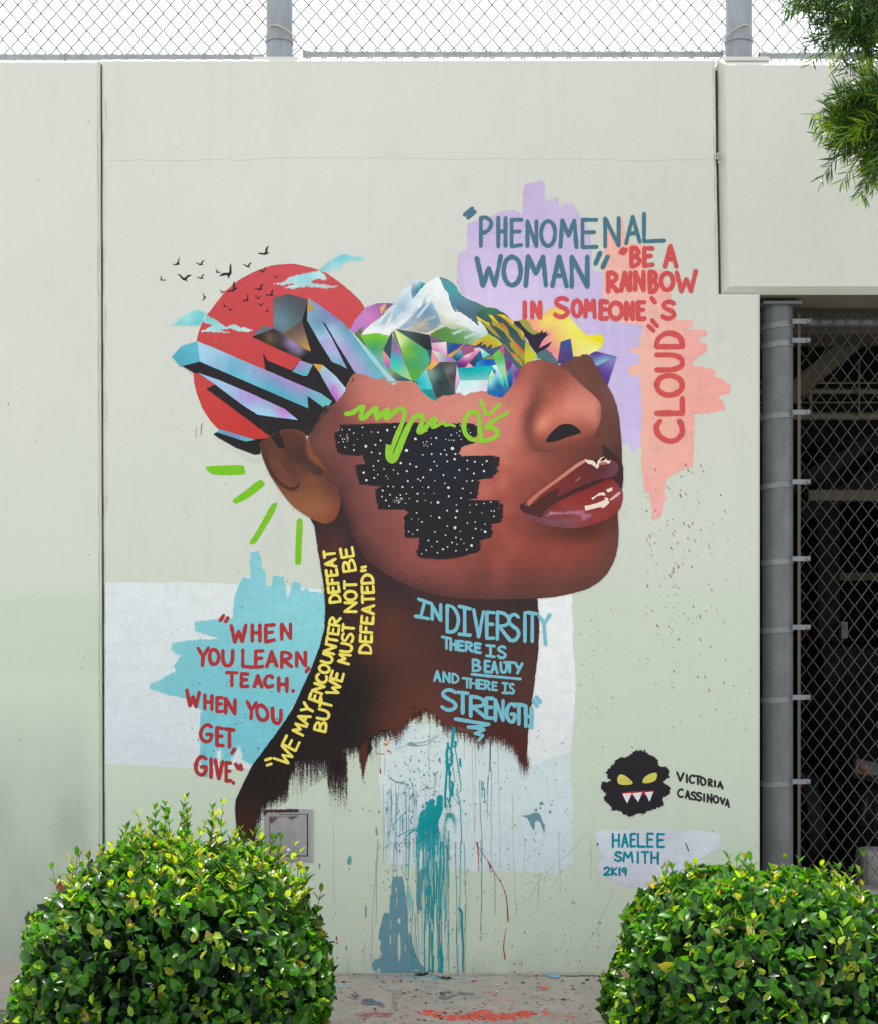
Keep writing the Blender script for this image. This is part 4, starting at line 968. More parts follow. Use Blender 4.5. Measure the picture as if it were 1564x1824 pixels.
# ---------------------------------------------------------------- black mass and crystals
BLK = (40, 37, 40)
blk = t('A', [(1112,405),(1072,562),(1135,785),(1060,848),(1000,920),(825,850),(795,795),(812,922),(350,853),(218,888),(300,935),(335,940),(455,1018),(392,1050),(860,1400),(898,1465),(955,1478),(905,1350),(1020,1345),(1080,1380),(1150,1380),(1260,1240),(1380,1170),(1480,1050),(1500,930),(1430,800),(1330,660),(1240,520),(1150,440)])
paint('black_shape', rough(blk, 3, 0.3), BLK, 16, label='black painted shadow shape between the crystals')
union_mesh('black_shape', [t('A', [(440,1373),(480,1352),(670,1422),(740,1410),(862,1400),(868,1425),(778,1440),(775,1515),(735,1521),(600,1470),(480,1402)])], (38, 36, 36), 16)
paint('dark_halo', catmull(t('A', [(215,890),(300,930),(330,950),(300,960),(240,915)]), 3), (120, 118, 115), 3, feather=5, cov=.6, mat=M_THIN)
paint('dark_halo', catmull(t('A', [(440,1390),(600,1480),(735,1530),(790,1520),(760,1600),(620,1530),(480,1440)]), 3), (168, 170, 166), 3, feather=14, cov=.7, mat=M_THIN)
CRY = [
 ([(325,712),(215,745),(148,823),(208,892),(345,857)], [((250,800),(88,178,200)),((300,740),(95,182,200)),((200,860),(82,168,192))]),
 ([(325,712),(430,752),(620,835),(810,915),(1020,1005),(1210,1085),(1285,1140),(1243,1196),(1180,1150),(1110,1100),(1117,1190),(1000,1140),(345,857)], [((340,800),(168,212,235)),((430,800),(160,205,230)),((430,880),(150,190,222)),((600,900),(110,175,200)),((560,830),(140,190,215)),((700,960),(130,190,220)),((760,930),(150,165,205)),((900,970),(165,145,205)),((850,1030),(95,170,195)),((1050,1060),(160,145,200)),((960,1090),(98,172,198)),((1100,1130),(100,175,198)),((1220,1120),(115,190,200))]),
 ([(330,936),(480,988),(700,1080),(950,1195),(1045,1273),(900,1255),(755,1235),(640,1160),(560,1100),(440,1010)], [((400,970),(160,195,228)),((560,1050),(165,195,230)),((560,1090),(160,190,226)),((700,1110),(178,150,215)),((740,1200),(165,205,235)),((800,1160),(170,175,220)),((860,1170),(165,175,215)),((930,1215),(195,125,200)),((1000,1255),(165,190,232)),((880,1235),(160,195,232))]),
 ([(868,405),(968,373),(1115,415),(1072,570),(935,660),(868,620)], [((960,390),(85,88,92)),((1080,440),(82,86,92)),((900,440),(95,105,112)),((930,520),(98,130,145)),((1020,520),(85,100,108)),((940,600),(110,135,145)),((900,580),(105,135,150)),((890,640),(100,108,118))]),
 ([(1072,570),(935,660),(1100,770),(1135,783)], [((1060,600),(100,84,78)),((1000,660),(118,95,82)),((1080,700),(150,118,95)),((1110,765),(200,150,60))]),
 ([(808,598),(868,622),(720,678),(750,635)], [((800,630),(105,110,128))]),
 ([(868,622),(935,660),(1040,730),(1135,783),(1090,850),(900,765),(718,680)], [((860,650),(60,54,52)),((840,680),(118,96,75)),((930,700),(70,66,68)),((980,730),(150,125,165)),((1060,790),(120,112,135)),((1100,800),(45,42,48)),((800,690),(60,52,46)),((950,770),(48,45,50)),((1050,840),(40,38,40))]),
 ([(1115,402),(1108,562),(1200,720),(1285,858),(1340,880),(1393,908),(1290,700),(1212,563),(1240,590),(1340,760),(1455,945),(1640,1012),(1748,1004),(1640,850),(1480,705),(1400,620),(1362,575),(1240,485)], [((1130,520),(130,170,195)),((1180,480),(125,160,195)),((1250,510),(130,140,185)),((1300,545),(135,130,180)),((1180,620),(120,170,195)),((1200,690),(170,200,228)),((1240,720),(165,160,210)),((1290,810),(165,185,220)),((1220,600),(110,155,180)),((1340,880),(110,170,190)),((1280,620),(165,200,225)),((1330,700),(175,190,225)),((1380,780),(180,160,215)),((1450,880),(185,165,215)),((1370,640),(115,165,190)),((1450,740),(112,172,195)),((1530,860),(115,180,200)),((1600,960),(120,178,200)),((1500,940),(165,160,210))]),
 ([(1115,402),(1165,497),(1110,492)], [((1130,470),(196,152,72)),((1120,430),(200,160,80))]),
 ([(1400,616),(1480,700),(1564,800),(1680,935),(1748,1002),(1690,995),(1560,835)], [((1440,660),(190,220,222)),((1560,810),(160,212,214)),((1700,980),(190,205,205))]),
 ([(1060,848),(1150,878),(1135,905),(1112,955),(1085,960),(1003,928)], [((1090,870),(165,150,205)),((1060,900),(160,140,200)),((1100,930),(105,180,192)),((1030,930),(105,175,190))]),
 ([(1150,873),(1222,880),(1195,932)], [((1190,890),(222,165,70))]),
 ([(1222,882),(1195,932),(1260,1050),(1325,1160),(1370,1130),(1400,1065),(1310,960)], [((1230,910),(165,205,220)),((1260,960),(170,180,215)),((1310,980),(180,215,235)),((1250,1020),(165,180,215)),((1290,1040),(190,130,205)),((1340,1100),(195,160,210)),((1380,1070),(190,215,230)),((1320,1120),(185,110,195))]),
 ([(478,1345),(500,1342),(740,1415),(670,1425),(470,1362)], [((500,1355),(95,170,190)),((580,1385),(120,140,190)),((680,1418),(100,180,195))]),
]
for i, (pts, ct) in enumerate(CRY):
    ctrl = [(t1('A', *c[0]), c[1]) for c in ct]
    paint('painted_crystal', rough(t('A', pts), 4, 0.15, seed=i), ctrl if len(ctrl) > 1 else ctrl[0][1], 17+0.25*(i % 5), grid=2.4)
# ---------------------------------------------------------------- neck
nl = t('F', [(130,975),(160,1030),(185,1200),(210,1350),(230,1480),(237,1620),(232,1740)])+t('G', [(1275,620),(1243,750),(1180,920),(1100,1095),(1040,1220),(960,1340),(850,1490),(760,1610),(700,1730)])+t('N', [(160,580),(155,640),(160,720),(170,820),(190,900)])
nb = t('N', [(285,860),(300,760),(318,680),(350,600),(440,560),(500,500),(530,440),(590,300),(800,260),(880,330),(930,200),(1040,200),(1130,130),(1200,80)])+t('H', [(280,1215),(350,1115),(385,1020),(410,1080),(470,1040),(540,1080),(600,1160),(680,1180),(800,1215),(850,1265),(900,1240),(1000,1240),(1085,1290),(1120,1330),(1150,1420),(1190,1445),(1205,1200),(1243,900),(1275,650),(1282,400),(1268,262),(1268,200)])
nr = t('F', [(1700,1520),(1300,1530),(900,1480),(600,1300),(430,1090),(400,960),(335,820),(200,930)])
NECK = [(t1('F',230,1080),(62,42,40)),(t1('F',300,1150),(90,52,48)),(t1('F',280,1000),(58,42,44)),(t1('F',420,1180),(52,40,42)),(t1('F',560,1380),(64,40,42)),(t1('F',700,1500),(58,42,46)),(t1('F',900,1540),(70,46,46)),(t1('F',190,1300),(60,42,42)),(t1('F',280,1350),(52,38,38)),(t1('F',250,1700),(40,30,30)),(t1('F',650,1650),(86,48,44)),(t1('F',800,1700),(84,50,46)),(t1('F',480,1600),(60,42,40)),
 (t1('H',250,400),(92,54,46)),(t1('H',200,600),(92,52,44)),(t1('H',400,300),(64,44,46)),(t1('H',900,300),(62,46,46)),(t1('H',1200,330),(58,44,44)),(t1('H',700,600),(76,48,44)),(t1('H',500,700),(82,50,46)),(t1('H',1100,700),(80,52,48)),(t1('H',800,1000),(82,46,42)),(t1('H',400,900),(92,54,46)),(t1('H',250,1000),(86,50,42)),(t1('H',150,900),(64,42,36)),(t1('H',600,1120),(104,54,50)),(t1('H',1000,1150),(74,42,38)),(t1('H',1150,1350),(80,40,34)),(t1('H',1220,1000),(84,52,46)),(t1('H',30,800),(46,34,30)),(t1('H',30,1000),(38,30,28)),(t1('H',60,1200),(44,32,30)),
 (t1('G',1300,800),(40,32,30)),(t1('G',1450,900),(44,32,30)),(t1('G',1200,1100),(36,30,28)),(t1('G',1400,1200),(38,30,28)),(t1('G',1000,1500),(36,29,28)),(t1('G',900,1700),(38,30,28)),(t1('N',300,500),(38,30,28)),(t1('N',450,450),(38,30,28)),(t1('N',230,700),(60,36,28)),(t1('N',1000,100),(40,32,30)),(t1('N',1150,50),(80,46,40)),(t1('N',700,250),(40,30,28))]
neck_o = paint('neck', rough(nl+nb+nr, 2.2, 0.35), NECK, 19, grid=4.5, label='dark brown painted neck carrying the quotes')
DK = (44, 32, 30); DB = (84, 44, 36)
FR = []
def fringe(q, col, tile, up, seed=1, cov=None, f=5):
    P = rough(t(tile, q), 2, 0.8, seed=seed); FR.append((P, col, up, 1.0 if cov is None else cov, f))
fringe([(500,230),(600,200),(880,250),(940,300),(930,380),(830,420),(700,500),(640,560),(630,640),(530,640),(500,600)], DK, 'N', 0.8, 2)
fringe([(560,280),(720,260),(720,480),(640,540),(580,540)], DB, 'N', 1.2, 3, cov=0.62)
fringe([(780,240),(960,220),(968,500),(970,640),(960,710),(850,690),(815,640),(805,430)], DK, 'N', 1.25, 4)
fringe([(800,240),(940,220),(930,480),(880,520),(830,500)], (36,28,28), 'N', 2.5, 5)
fringe([(880,120),(1050,120),(1045,350),(960,390),(925,360)], DK, 'N', .55, 6)
fringe([(1020,100),(1130,80),(1110,260),(1085,400),(1075,480),(1060,500),(1048,420),(1030,250)], DB, 'N', 3.5, 7)
fringe([(1020,100),(1150,80),(1140,220),(1090,330),(1070,400),(1050,360),(1030,250)], DK, 'N', 2.5, 17)
fringe([(1080,60),(1260,30),(1270,100),(1190,190),(1185,380),(1100,390),(1090,300)], DK, 'N', .6, 8)
fringe([(1150,-10),(1480,-80),(1480,-20),(1390,60),(1330,110),(1230,110),(1180,160)], DB, 'N', 1.1, 9)
fringe([(300,660),(350,640),(350,830),(290,830)], DK, 'N', .6, 10)
fringe([(330,1000),(540,1000),(600,1160),(560,1160),(480,1090),(440,1160),(410,1160),(380,1100),(340,1230),(280,1230)], DB, 'H', 1.0, 11)
fringe([(385,960),(470,1000),(450,1080),(440,1150),(425,1165),(410,1090)], DK, 'H', 3, 12)
fringe([(560,1080),(680,1160),(650,1240),(600,1220)], DB, 'H', .8, 13)
fringe([(840,1200),(930,1200),(960,1260),(950,1310),(880,1300)], DB, 'H', .9, 14)
fringe([(930,1210),(1100,1260),(1130,1330),(1100,1340),(1000,1300)], DB, 'H', .9, 15)
fringe([(1085,1240),(1210,1200),(1200,1420),(1185,1500),(1150,1490),(1110,1400)], DB, 'H', 2.2, 16)
fringe([(290,560),(420,470),(545,430),(545,600),(470,650),(340,660)], DK, 'N', 1.4, 21)
fringe([(255,620),(350,600),(356,700),(352,850),(285,880)], DK, 'N', .9, 22)
def fr_eval(Q):
    best = np.zeros(len(Q)); col = np.tile(np.array(DK, float), (len(Q), 1))
    for P, c, up, k, f in FR:
        m = inside(P, Q)
        if not m.any(): continue
        q = Q[m]; y0 = min(p[1] for p in P); y1 = max(p[1] for p in P)
        v = np.clip(1.12-1.05*((q[:, 1]-y0)/(y1-y0))**up, 0, 1)*k*np.clip(np.sqrt(path_d2(q, P, True))/f+.12, 0, 1)
        idx = np.where(m)[0]; w = v > best[idx]
        best[idx[w]] = v[w]; col[idx[w]] = c
    sq_ = np.array([1.0, .27]); d = np.sqrt(path_d2(Q*sq_, [tuple(np.array(p)*sq_) for p in nb[:-6]])); v = np.clip(.84-d/11, 0, 1); w = v > best
    best[w] = v[w]; col[w] = np.where(Q[w, :1] > 690, np.array(DB, float), np.array(DK, float))
    return best, col
def fr_under(Q):
    r = np.full((len(Q), 3), np.nan)
    r[(Q[:, 0] < 581) & (Q[:, 1] < 1372)] = (222, 229, 230)
    r[(Q[:, 0] > 676) & (Q[:, 0] < 1018) & (Q[:, 1] < 1550) & (Q[:, 1] > 1288)] = (212, 226, 226)
    r[(Q[:, 0] > 940) & (Q[:, 0] < 1018) & (Q[:, 1] < 1350)] = (236, 237, 238)
    return r
paint('dry_brush', [(490,1240),(960,1240),(960,1390),(760,1390),(660,1480),(440,1510),(425,1400)], lambda Q: fr_eval(Q)[1], 4, cov=lambda Q: fr_eval(Q)[0], grid=2.1, under=fr_under, trim=True, label='dark brown paint ending in ragged dry brush strokes')
paint('dry_brush', t('H', [(700,1170),(850,1215),(860,1250),(760,1215),(690,1200)]), (128, 80, 76), 20, feather=4, cov=.9, grid=2, under=NECK, mat=M_THIN)
union_mesh('neck_edge', stroke_polys(t('F', [(160,1010),(190,1200),(215,1350),(240,1500),(243,1650)]), 1.6, 3), (180, 140, 135), 18)
union_mesh('neck_edge', stroke_polys(t('G', [(1250,330),(1277,420),(1283,560),(1262,720)]), 1.2, 3), (190, 160, 155), 18)

# ---------------------------------------------------------------- head
top = t('A', [(1110,1400),(1150,1340),(1195,1250),(1250,1175),(1310,1150),(1375,1075),(1415,975),(1440,945)])+t('B', [(60,905),(110,905),(150,922),(232,950),(235,920),(280,955),(325,988),(352,965),(372,957),(430,962),(480,962),(500,990),(520,1030),(570,1080),(628,1098),(640,1080),(682,1053),(700,1062),(790,1040),(812,1045),(828,1060),(860,1045),(960,1025),(1000,1048),(1040,1062),(1100,1078),(1150,1020),(1195,950),(1232,865),(1270,822),(1345,803),(1420,815),(1480,830)])
rgt = t('C', [(780,1365),(830,1345),(875,1318),(892,1300),(930,1300),(950,1285),(985,1285),(1005,1300),(1025,1325),(1060,1400),(1125,1500),(1165,1570),(1193,1650),(1212,1740)])+t('E', [(1018,640),(1026,720),(1030,800),(1032,900),(1040,932),(1032,960),(1028,1075),(1036,1110),(1036,1165),(1022,1215),(1000,1250),(1004,1320),(1008,1400),(1003,1480),(988,1560),(965,1620),(925,1690),(870,1745),(800,1790),(730,1815)])
jaw = t('H', [(1500,232),(1400,252),(1270,264),(1100,268),(900,270),(700,262),(560,240),(440,210),(330,165),(220,110),(120,40)])+t('F', [(530,1270),(480,1190),(440,1110),(410,1040),(388,980),(362,910),(348,850),(300,740),(230,640),(190,560),(140,470),(105,385)])
hpts = rough(top, 2.0, 0.8, seed=5, closed=False)+rough(rgt, 3, 0.15, closed=False)+catmull(jaw, 3, closed=False)
HEAD = []
def hc(tile, *items):
    for it in items:
        c = it[-1]; q = it[:-1] if not isinstance(it[-2], float) else it[:-2]
        w = it[-2] if isinstance(it[-2], float) else 1.0
        P = t(tile, [tuple(x) for x in q]); HEAD.append((P if len(P) > 1 else P[0], c, w))
hc('F', ((700,80),(206,128,113)), ((850,60),(208,130,116)), ((520,100),(200,120,106)), ((560,180),(190,110,97)), ((700,200),(205,125,111)), ((900,160),(212,134,120)), ((1000,220),(216,136,121)), ((1250,180),(216,140,125)), ((1450,180),(215,138,122)), ((1330,100),(210,134,120)),
   ((440,180),(172,98,88)), ((400,230),(150,86,78)), ((330,200),(120,72,68)), ((250,230),(112,68,64)), ((430,330),(140,80,73)), ((330,300),(124,74,68)), ((230,330),(118,72,66)), ((160,330),(96,60,56)), ((150,420),(112,68,62)), ((260,480),(120,72,66)), ((220,560),(98,60,57)), ((400,560),(124,72,68)), ((330,680),(106,63,61)), ((480,780),(124,72,68)), ((400,800),(112,66,63)), ((360,900),(62,42,43)), ((390,780),(94,58,57)), ((440,900),(112,66,63)), ((560,950),(124,72,68)), ((420,1040),(74,47,47)), ((500,1050),(112,66,64)), ((700,1080),(130,74,69)), ((600,1150),(122,70,66)), ((500,1180),(78,50,50)), ((600,1290),(88,54,53)), ((700,1250),(124,70,66)), ((850,1350),(134,74,68)), ((750,1390),(104,60,58)), ((850,1450),(92,56,55)), ((1000,1420),(120,68,63)), ((1000,1500),(88,54,53)), ((1150,1330),(146,76,68)), ((1200,1450),(124,70,65)), ((1250,1520),(96,58,56)), ((1450,1300),(158,78,68)), ((1450,1420),(136,74,68)), ((1500,1520),(104,62,58)), ((1540,1180),(168,82,70)), ((1520,1050),(172,86,75)), ((1540,900),(176,92,80)), ((1400,780),(196,108,96)), ((1500,700),(200,112,100)), ((1300,480),(214,134,118)), ((1420,500),(212,130,116)), ((1520,560),(206,124,109)), ((1540,420),(212,132,118)))
hc('E', ((60,330),(208,126,110)), ((160,420),(206,124,108)), ((240,380),(198,114,98)), ((280,320),(178,96,82)), ((250,470),(204,122,106)), ((320,280),(170,92,78)), ((370,230),(174,98,84)), ((350,300),(186,106,92)), ((330,380),(196,114,98)), ((300,470),(200,118,102)), ((250,600),(206,124,108)), ((150,700),(206,124,109)), ((280,700),(196,112,98)), ((100,800),(202,118,104)), ((220,850),(190,106,92)), ((320,760),(180,98,85)), ((310,600),(190,108,94)), ((335,520),(180,100,88)),
   ((430,190),(160,90,78)), ((400,250),(170,98,84)), ((500,230),(146,82,70)), ((560,220),(138,78,68)), ((470,300),(150,86,74)), ((560,300),(148,80,66)), ((620,300),(160,88,72)), ((430,340),(146,84,74)), ((500,380),(162,90,76)), ((600,380),(176,98,80)), ((680,350),(186,108,90)), ((420,430),(132,74,66)), ((480,450),(160,86,72)), ((560,440),(190,106,90)), ((650,420),(204,122,104)), ((740,400),(206,124,108)), ((800,440),(212,130,112)), ((850,480),(214,132,116)),
   ((385,500),(128,72,64)), ((360,560),(132,74,66)), ((350,640),(138,78,68)), ((370,720),(142,78,68)), ((420,520),(144,78,66)), ((400,600),(150,82,70)), ((450,560),(186,104,86)), ((450,620),(230,150,124)), ((440,660),(212,130,106)), ((480,580),(222,140,114)), ((520,540),(208,122,100)), ((600,540),(216,128,108)), ((700,520),(222,138,116)), ((780,510),(220,136,114)), ((840,550),(214,134,118)), ((860,590),(200,122,106)), ((700,590),(200,116,98)), ((780,600),(190,110,94)), ((830,650),(170,96,82)), ((550,600),(200,116,96)), ((480,670),(190,106,88)), ((440,720),(170,92,78)), ((480,740),(150,80,68)), ((400,740),(146,80,70)), ((560,760),(146,78,64)), ((640,740),(150,80,66)), ((720,720),(150,80,66)), ((780,700),(146,80,66)), ((600,790),(134,72,60)), ((700,770),(128,68,57)))
HEAD.append((t('E', [(378,765),(400,790),(440,805),(490,806),(540,795)]), (132, 76, 65), 1.6))
HEAD.append((t('E', [(392,480),(356,545),(345,610),(352,690),(380,755)]), (124, 70, 62), 1.2))
HEAD.append((t('E', [(372,470),(335,545),(325,620),(332,700),(360,770)]), (172, 96, 84), 1.0))
hc('E', ((420,860),(168,90,76)), ((300,900),(180,98,84)), ((200,950),(178,94,80)), ((120,1020),(174,90,78)), ((100,900),(190,104,90)), ((60,1000),(180,94,82)), ((250,1050),(168,86,74)), ((320,1130),(150,76,66)), ((400,1000),(158,82,70)), ((500,900),(146,78,66)), ((550,960),(136,72,62)), ((620,880),(128,68,57)), ((700,830),(120,65,55)), ((780,780),(116,64,56)), ((860,760),(112,64,58)), ((860,840),(106,60,54)), ((950,760),(104,64,58)), ((980,680),(106,66,60)), ((1010,800),(82,52,50)), ((930,640),(108,68,62)), ((900,560),(112,70,64)),
   ((180,1150),(166,82,70)), ((240,1250),(156,78,66)), ((100,1150),(172,86,74)), ((220,1350),(150,74,62)), ((120,1400),(152,76,66)), ((340,1330),(138,70,60)), ((420,1400),(124,64,54)), ((560,1420),(112,57,48)), ((700,1420),(100,52,44)), ((800,1400),(92,48,42)), ((960,1310),(98,52,46)), ((900,1400),(108,56,48)), ((980,1400),(110,64,58)), ((500,1480),(140,68,57)), ((600,1520),(152,72,60)), ((720,1500),(142,68,57)), ((820,1480),(132,64,55)), ((400,1520),(152,72,61)), ((200,1500),(146,74,64)), ((300,1600),(138,70,61)), ((600,1600),(140,69,59)), ((750,1600),(130,66,58)), ((880,1560),(122,66,58)), ((960,1500),(112,64,58)), ((960,1580),(108,64,58)), ((900,1660),(110,66,58)), ((820,1720),(106,64,57)), ((650,1700),(124,68,58)), ((450,1680),(124,67,58)), ((500,1760),(112,66,58)), ((250,1700),(120,66,58)), ((100,1700),(116,66,60)), ((700,1790),(100,62,55)), ((300,1790),(104,62,56)), ((80,1600),(138,72,63)))
head_o = paint('portrait_head', hpts, HEAD, 21, grid=2.9, p=3.4, label='brown painted face in profile with closed off forehead')
# soft brushed transition where the black hair meets the temple
for q, c in (([(1020,1330),(1110,1310),(1190,1230),(1230,1180),(1300,1150),(1290,1200),(1210,1290),(1150,1380),(1060,1390)], (48,40,41)), ([(1370,1090),(1420,970),(1450,930),(1465,985),(1420,1040),(1400,1120)], (60,44,44))):
    paint('dry_brush', rough(t('A', q), 2, 1.2), c, 22, feather=9, cov=.95, grid=1.6, under=und_poly(hpts, HEAD, BLK))
# far cheek behind the nose
CH = [(t1('E',660,210),(112,72,62)),(t1('E',800,150),(108,70,62)),(t1('E',760,300),(114,72,62)),(t1('E',850,300),(108,68,60)),(t1('E',900,400),(116,76,68)),(t1('E',870,440),(108,66,57)),(t1('E',960,480),(114,76,68)),(t1('E',900,560),(112,70,62)),(t1('E',980,600),(104,66,58)),(t1('E',900,650),(108,66,58)),(t1('E',860,700),(110,62,54)),(t1('E',970,680),(104,64,57)),(t1('E',820,740),(116,64,55)),(t1('E',930,740),(106,62,56)),(t1('E',1010,700),(98,62,57)),(t1('E',730,750),(124,66,56))]
chk = t('E', [(560,190),(640,242),(700,300),(745,345),(800,390),(845,432),(876,470),(886,520),(884,575),(868,630),(845,672),(815,702),(770,722),(720,735),(740,760),(820,770),(900,775),(1020,770),(1028,770),(1022,690),(1012,590),(995,500),(970,430),(925,345)])+t('C', [(1125,1500),(1060,1400),(1025,1325),(1005,1300),(985,1285),(950,1285),(930,1300),(892,1300),(875,1318),(830,1345),(780,1365)])
def chcov(Q):                                  # fades out above the lip
    return np.clip((793-Q[:, 1])/16, 0, 1)
paint('far_cheek', chk, CH, 22, grid=2.6, cov=chcov, mat=M_THIN, under=HEAD)
paint('nostril', catmull(t('E', [(490,748),(500,718),(535,675),(585,632),(632,620),(680,628),(720,655),(740,680),(718,694),(640,716),(560,746),(505,752)]), 3), (40, 38, 41), 22)
paint('nose_crease', catmull(t('E', [(600,770),(700,760),(780,725),(820,695),(850,650),(845,680),(800,735),(720,768),(640,780)]), 3), (112, 64, 56), 23, feather=5, cov=.6, mat=M_THIN, under=HEAD)

paint('nose_crease', catmull(t('E', [(352,690),(372,745),(400,783),(445,802),(500,803),(570,786),(600,782),(560,802),(500,818),(440,816),(395,796),(366,755)]), 3), (78, 48, 45), 23, feather=2.6, cov=.95, mat=M_THIN, under=HEAD, grid=1.5)
# ---------------------------------------------------------------- ear
ear = catmull([(497.5,767.5),(480,778),(464,790),(470,820),(485,852),(505,882),(520,900),(535,912),(555,924),(570,931),(583,933),(596,925),(604,910),(607,892),(604,875),(590,850),(573,822),(556,800),(546,780),(540,770),(520,764)], 3)
EAR = [((500,775),(98,62,50)),((475,800),(92,58,48)),((490,800),(100,60,46)),((480,825),(104,66,52)),((500,840),(108,64,50)),((497,860),(120,74,56)),((520,850),(100,60,50)),((525,790),(88,54,46)),((510,810),(96,60,50)),((535,815),(80,50,46)),((550,790),(130,74,50)),((560,810),(128,74,52)),((575,830),(112,66,52)),((510,885),(140,86,62)),((540,905),(152,96,64)),((545,870),(126,76,52)),((570,880),(136,84,56)),((580,905),(150,94,66)),((560,920),(146,90,62)),((595,905),(140,76,54)),((600,885),(112,66,54)),((585,925),(134,74,52)),((590,865),(100,62,54)),((555,855),(130,78,52)),((575,860),(110,66,54))]
ear_o = paint('ear', ear, EAR, 22, grid=2.2)
paint('ear_hollow', catmull(t('A', [(915,1355),(1020,1348),(1085,1385),(1105,1440),(1105,1520),(1160,1575),(1222,1612),(1232,1650),(1205,1680),(1150,1668),(1105,1642),(1075,1655),(1060,1690),(1020,1625),(965,1560),(930,1480)]), 3), [(t1('A',980,1400),(88,54,46)),(t1('A',1050,1420),(92,54,46)),(t1('A',1060,1550),(74,47,45)),(t1('A',1180,1640),(76,50,50)),(t1('A',1000,1560),(86,54,48)),(t1('A',950,1480),(84,52,46)),(t1('A',1040,1640),(110,66,54))], 23, grid=2, feather=4, cov=1.0, mat=M_THIN, under=und_poly(ear, EAR, (118, 70, 64)))
paint('ear_rim', catmull(t('A', [(772,1442),(800,1440),(830,1520),(850,1590),(900,1680),(960,1735),(1010,1745),(1040,1722),(1058,1700),(1062,1740),(1035,1775),(1000,1785),(930,1755),(860,1690),(815,1600),(785,1520)]), 3), [(t1('A',800,1500),(84,52,44)),(t1('A',880,1680),(78,46,40)),(t1('A',1000,1765),(72,44,40))], 24, grid=1.8, feather=3, cov=1.0, mat=M_THIN, under=und_poly(ear, EAR, (118, 70, 64)))
paint('ear_highlight', catmull(t('A', [(1105,1420),(1125,1440),(1150,1510),(1210,1580),(1250,1640),(1235,1640),(1170,1580),(1110,1520)]), 3), (146, 84, 54), 24, feather=4, cov=.8, mat=M_THIN, under=und_poly(ear, EAR, (118, 70, 64)))
paint('ear_highlight', catmull(t('A', [(840,1450),(880,1530),(960,1620),(1010,1690),(990,1700),(920,1640),(860,1560)]), 3), (124, 76, 60), 24, feather=6, cov=.6, mat=M_THIN, under=und_poly(ear, EAR, (118, 70, 64)))
union_mesh('hair_lock', [t('A', [(850,1395),(905,1350),(930,1400),(958,1478),(900,1466),(875,1420)])], (44, 38, 38), 25)

# ---------------------------------------------------------------- lips
paint('mouth_shadow', catmull(t('E', [(302,1200),(345,1180),(450,1115),(600,1010),(760,900),(870,870),(900,840),(886,772),(930,790),(1000,860),(1040,930),(1032,1085),(1000,1060),(950,1030),(880,1050),(700,1110),(560,1185),(480,1240),(462,1284),(400,1278),(325,1248)]), 2), [(t1('E',400,1230),(80,44,44)),(t1('E',700,1090),(66,38,40)),(t1('E',960,960),(70,42,46)),(t1('E',940,800),(62,42,42)),(t1('E',1020,1000),(66,40,42)),(t1('E',540,1120),(84,44,42))], 23, grid=2)
paint('upper_lip', catmull(t('E', [(360,1205),(450,1130),(540,1060),(620,1000),(700,945),(757,900),(800,905),(850,925),(880,890),(910,880),(960,880),(1000,905),(1003,950),(985,985),(950,1003),(880,1012),(790,1045),(690,1085),(572,1142),(575,1110),(585,1085),(540,1095),(470,1135),(410,1185)]), 2), [(t1('E',450,1150),(130,54,48)),(t1('E',640,1020),(124,52,48)),(t1('E',720,960),(112,48,46)),(t1('E',800,960),(108,48,48)),(t1('E',650,1090),(118,50,50)),(t1('E',820,1020),(106,48,52)),(t1('E',900,940),(100,52,60)),(t1('E',960,950),(112,66,80)),(t1('E',980,910),(112,64,72)),(t1('E',920,990),(104,58,72)),(t1('E',930,880),(110,60,60)),(t1('E',880,920),(92,46,50))], 24, grid=1.8)
paint('lip_edge', catmull(t('E', [(340,1205),(370,1160),(450,1095),(600,985),(700,910),(750,880),(790,885),(760,900),(700,940),(600,1015),(450,1125),(375,1200)]), 2), [(t1('E',400,1150),(196,116,100)),(t1('E',600,1000),(206,128,114)),(t1('E',720,905),(214,138,122))], 25, grid=1.6)
low = t('E', [(318,1255),(380,1270),(440,1285),(470,1280),(500,1245),(545,1195),(620,1155),(700,1120),(800,1075),(880,1040),(945,1010),(985,1035),(1020,1075),(1037,1115),(1035,1165),(1020,1215),(990,1255),(930,1295),(850,1330),(770,1352),(690,1363),(600,1360),(520,1347),(440,1322),(380,1295)])
LOWC = [(t1('E',360,1275),(120,72,84)),(t1('E',450,1305),(122,74,86)),(t1('E',560,1330),(124,74,84)),(t1('E',660,1340),(130,72,78)),(t1('E',720,1310),(150,70,70)),(t1('E',520,1220),(132,50,46)),(t1('E',620,1180),(146,56,56)),(t1('E',700,1200),(150,58,56)),(t1('E',760,1130),(140,50,48)),(t1('E',850,1080),(136,46,44)),(t1('E',950,1030),(134,44,42)),(t1('E',820,1260),(152,60,58)),(t1('E',800,1340),(140,56,56)),(t1('E',900,1280),(148,58,56)),(t1('E',960,1200),(146,60,60)),(t1('E',1000,1130),(150,66,66)),(t1('E',1010,1090),(140,66,76)),(t1('E',880,1160),(142,54,52)),(t1('E',990,1230),(140,54,52))]
paint('lower_lip', catmull(low, 2), LOWC, 24, grid=1.8)
paint('lip_shine', rough(t('E', [(480,1285),(520,1240),(600,1244),(690,1234),(760,1230),(770,1254),(825,1256),(815,1288),(770,1310),(738,1318),(730,1275),(640,1268),(560,1270)]), 1.5, .8), [(t1('E',520,1262),(196,128,146)),(t1('E',700,1245),(176,116,140)),(t1('E',780,1280),(168,102,118)),(t1('E',620,1256),(170,112,140))], 26, feather=3, cov=1.0, mat=M_THIN, grid=1.4, under=LOWC)
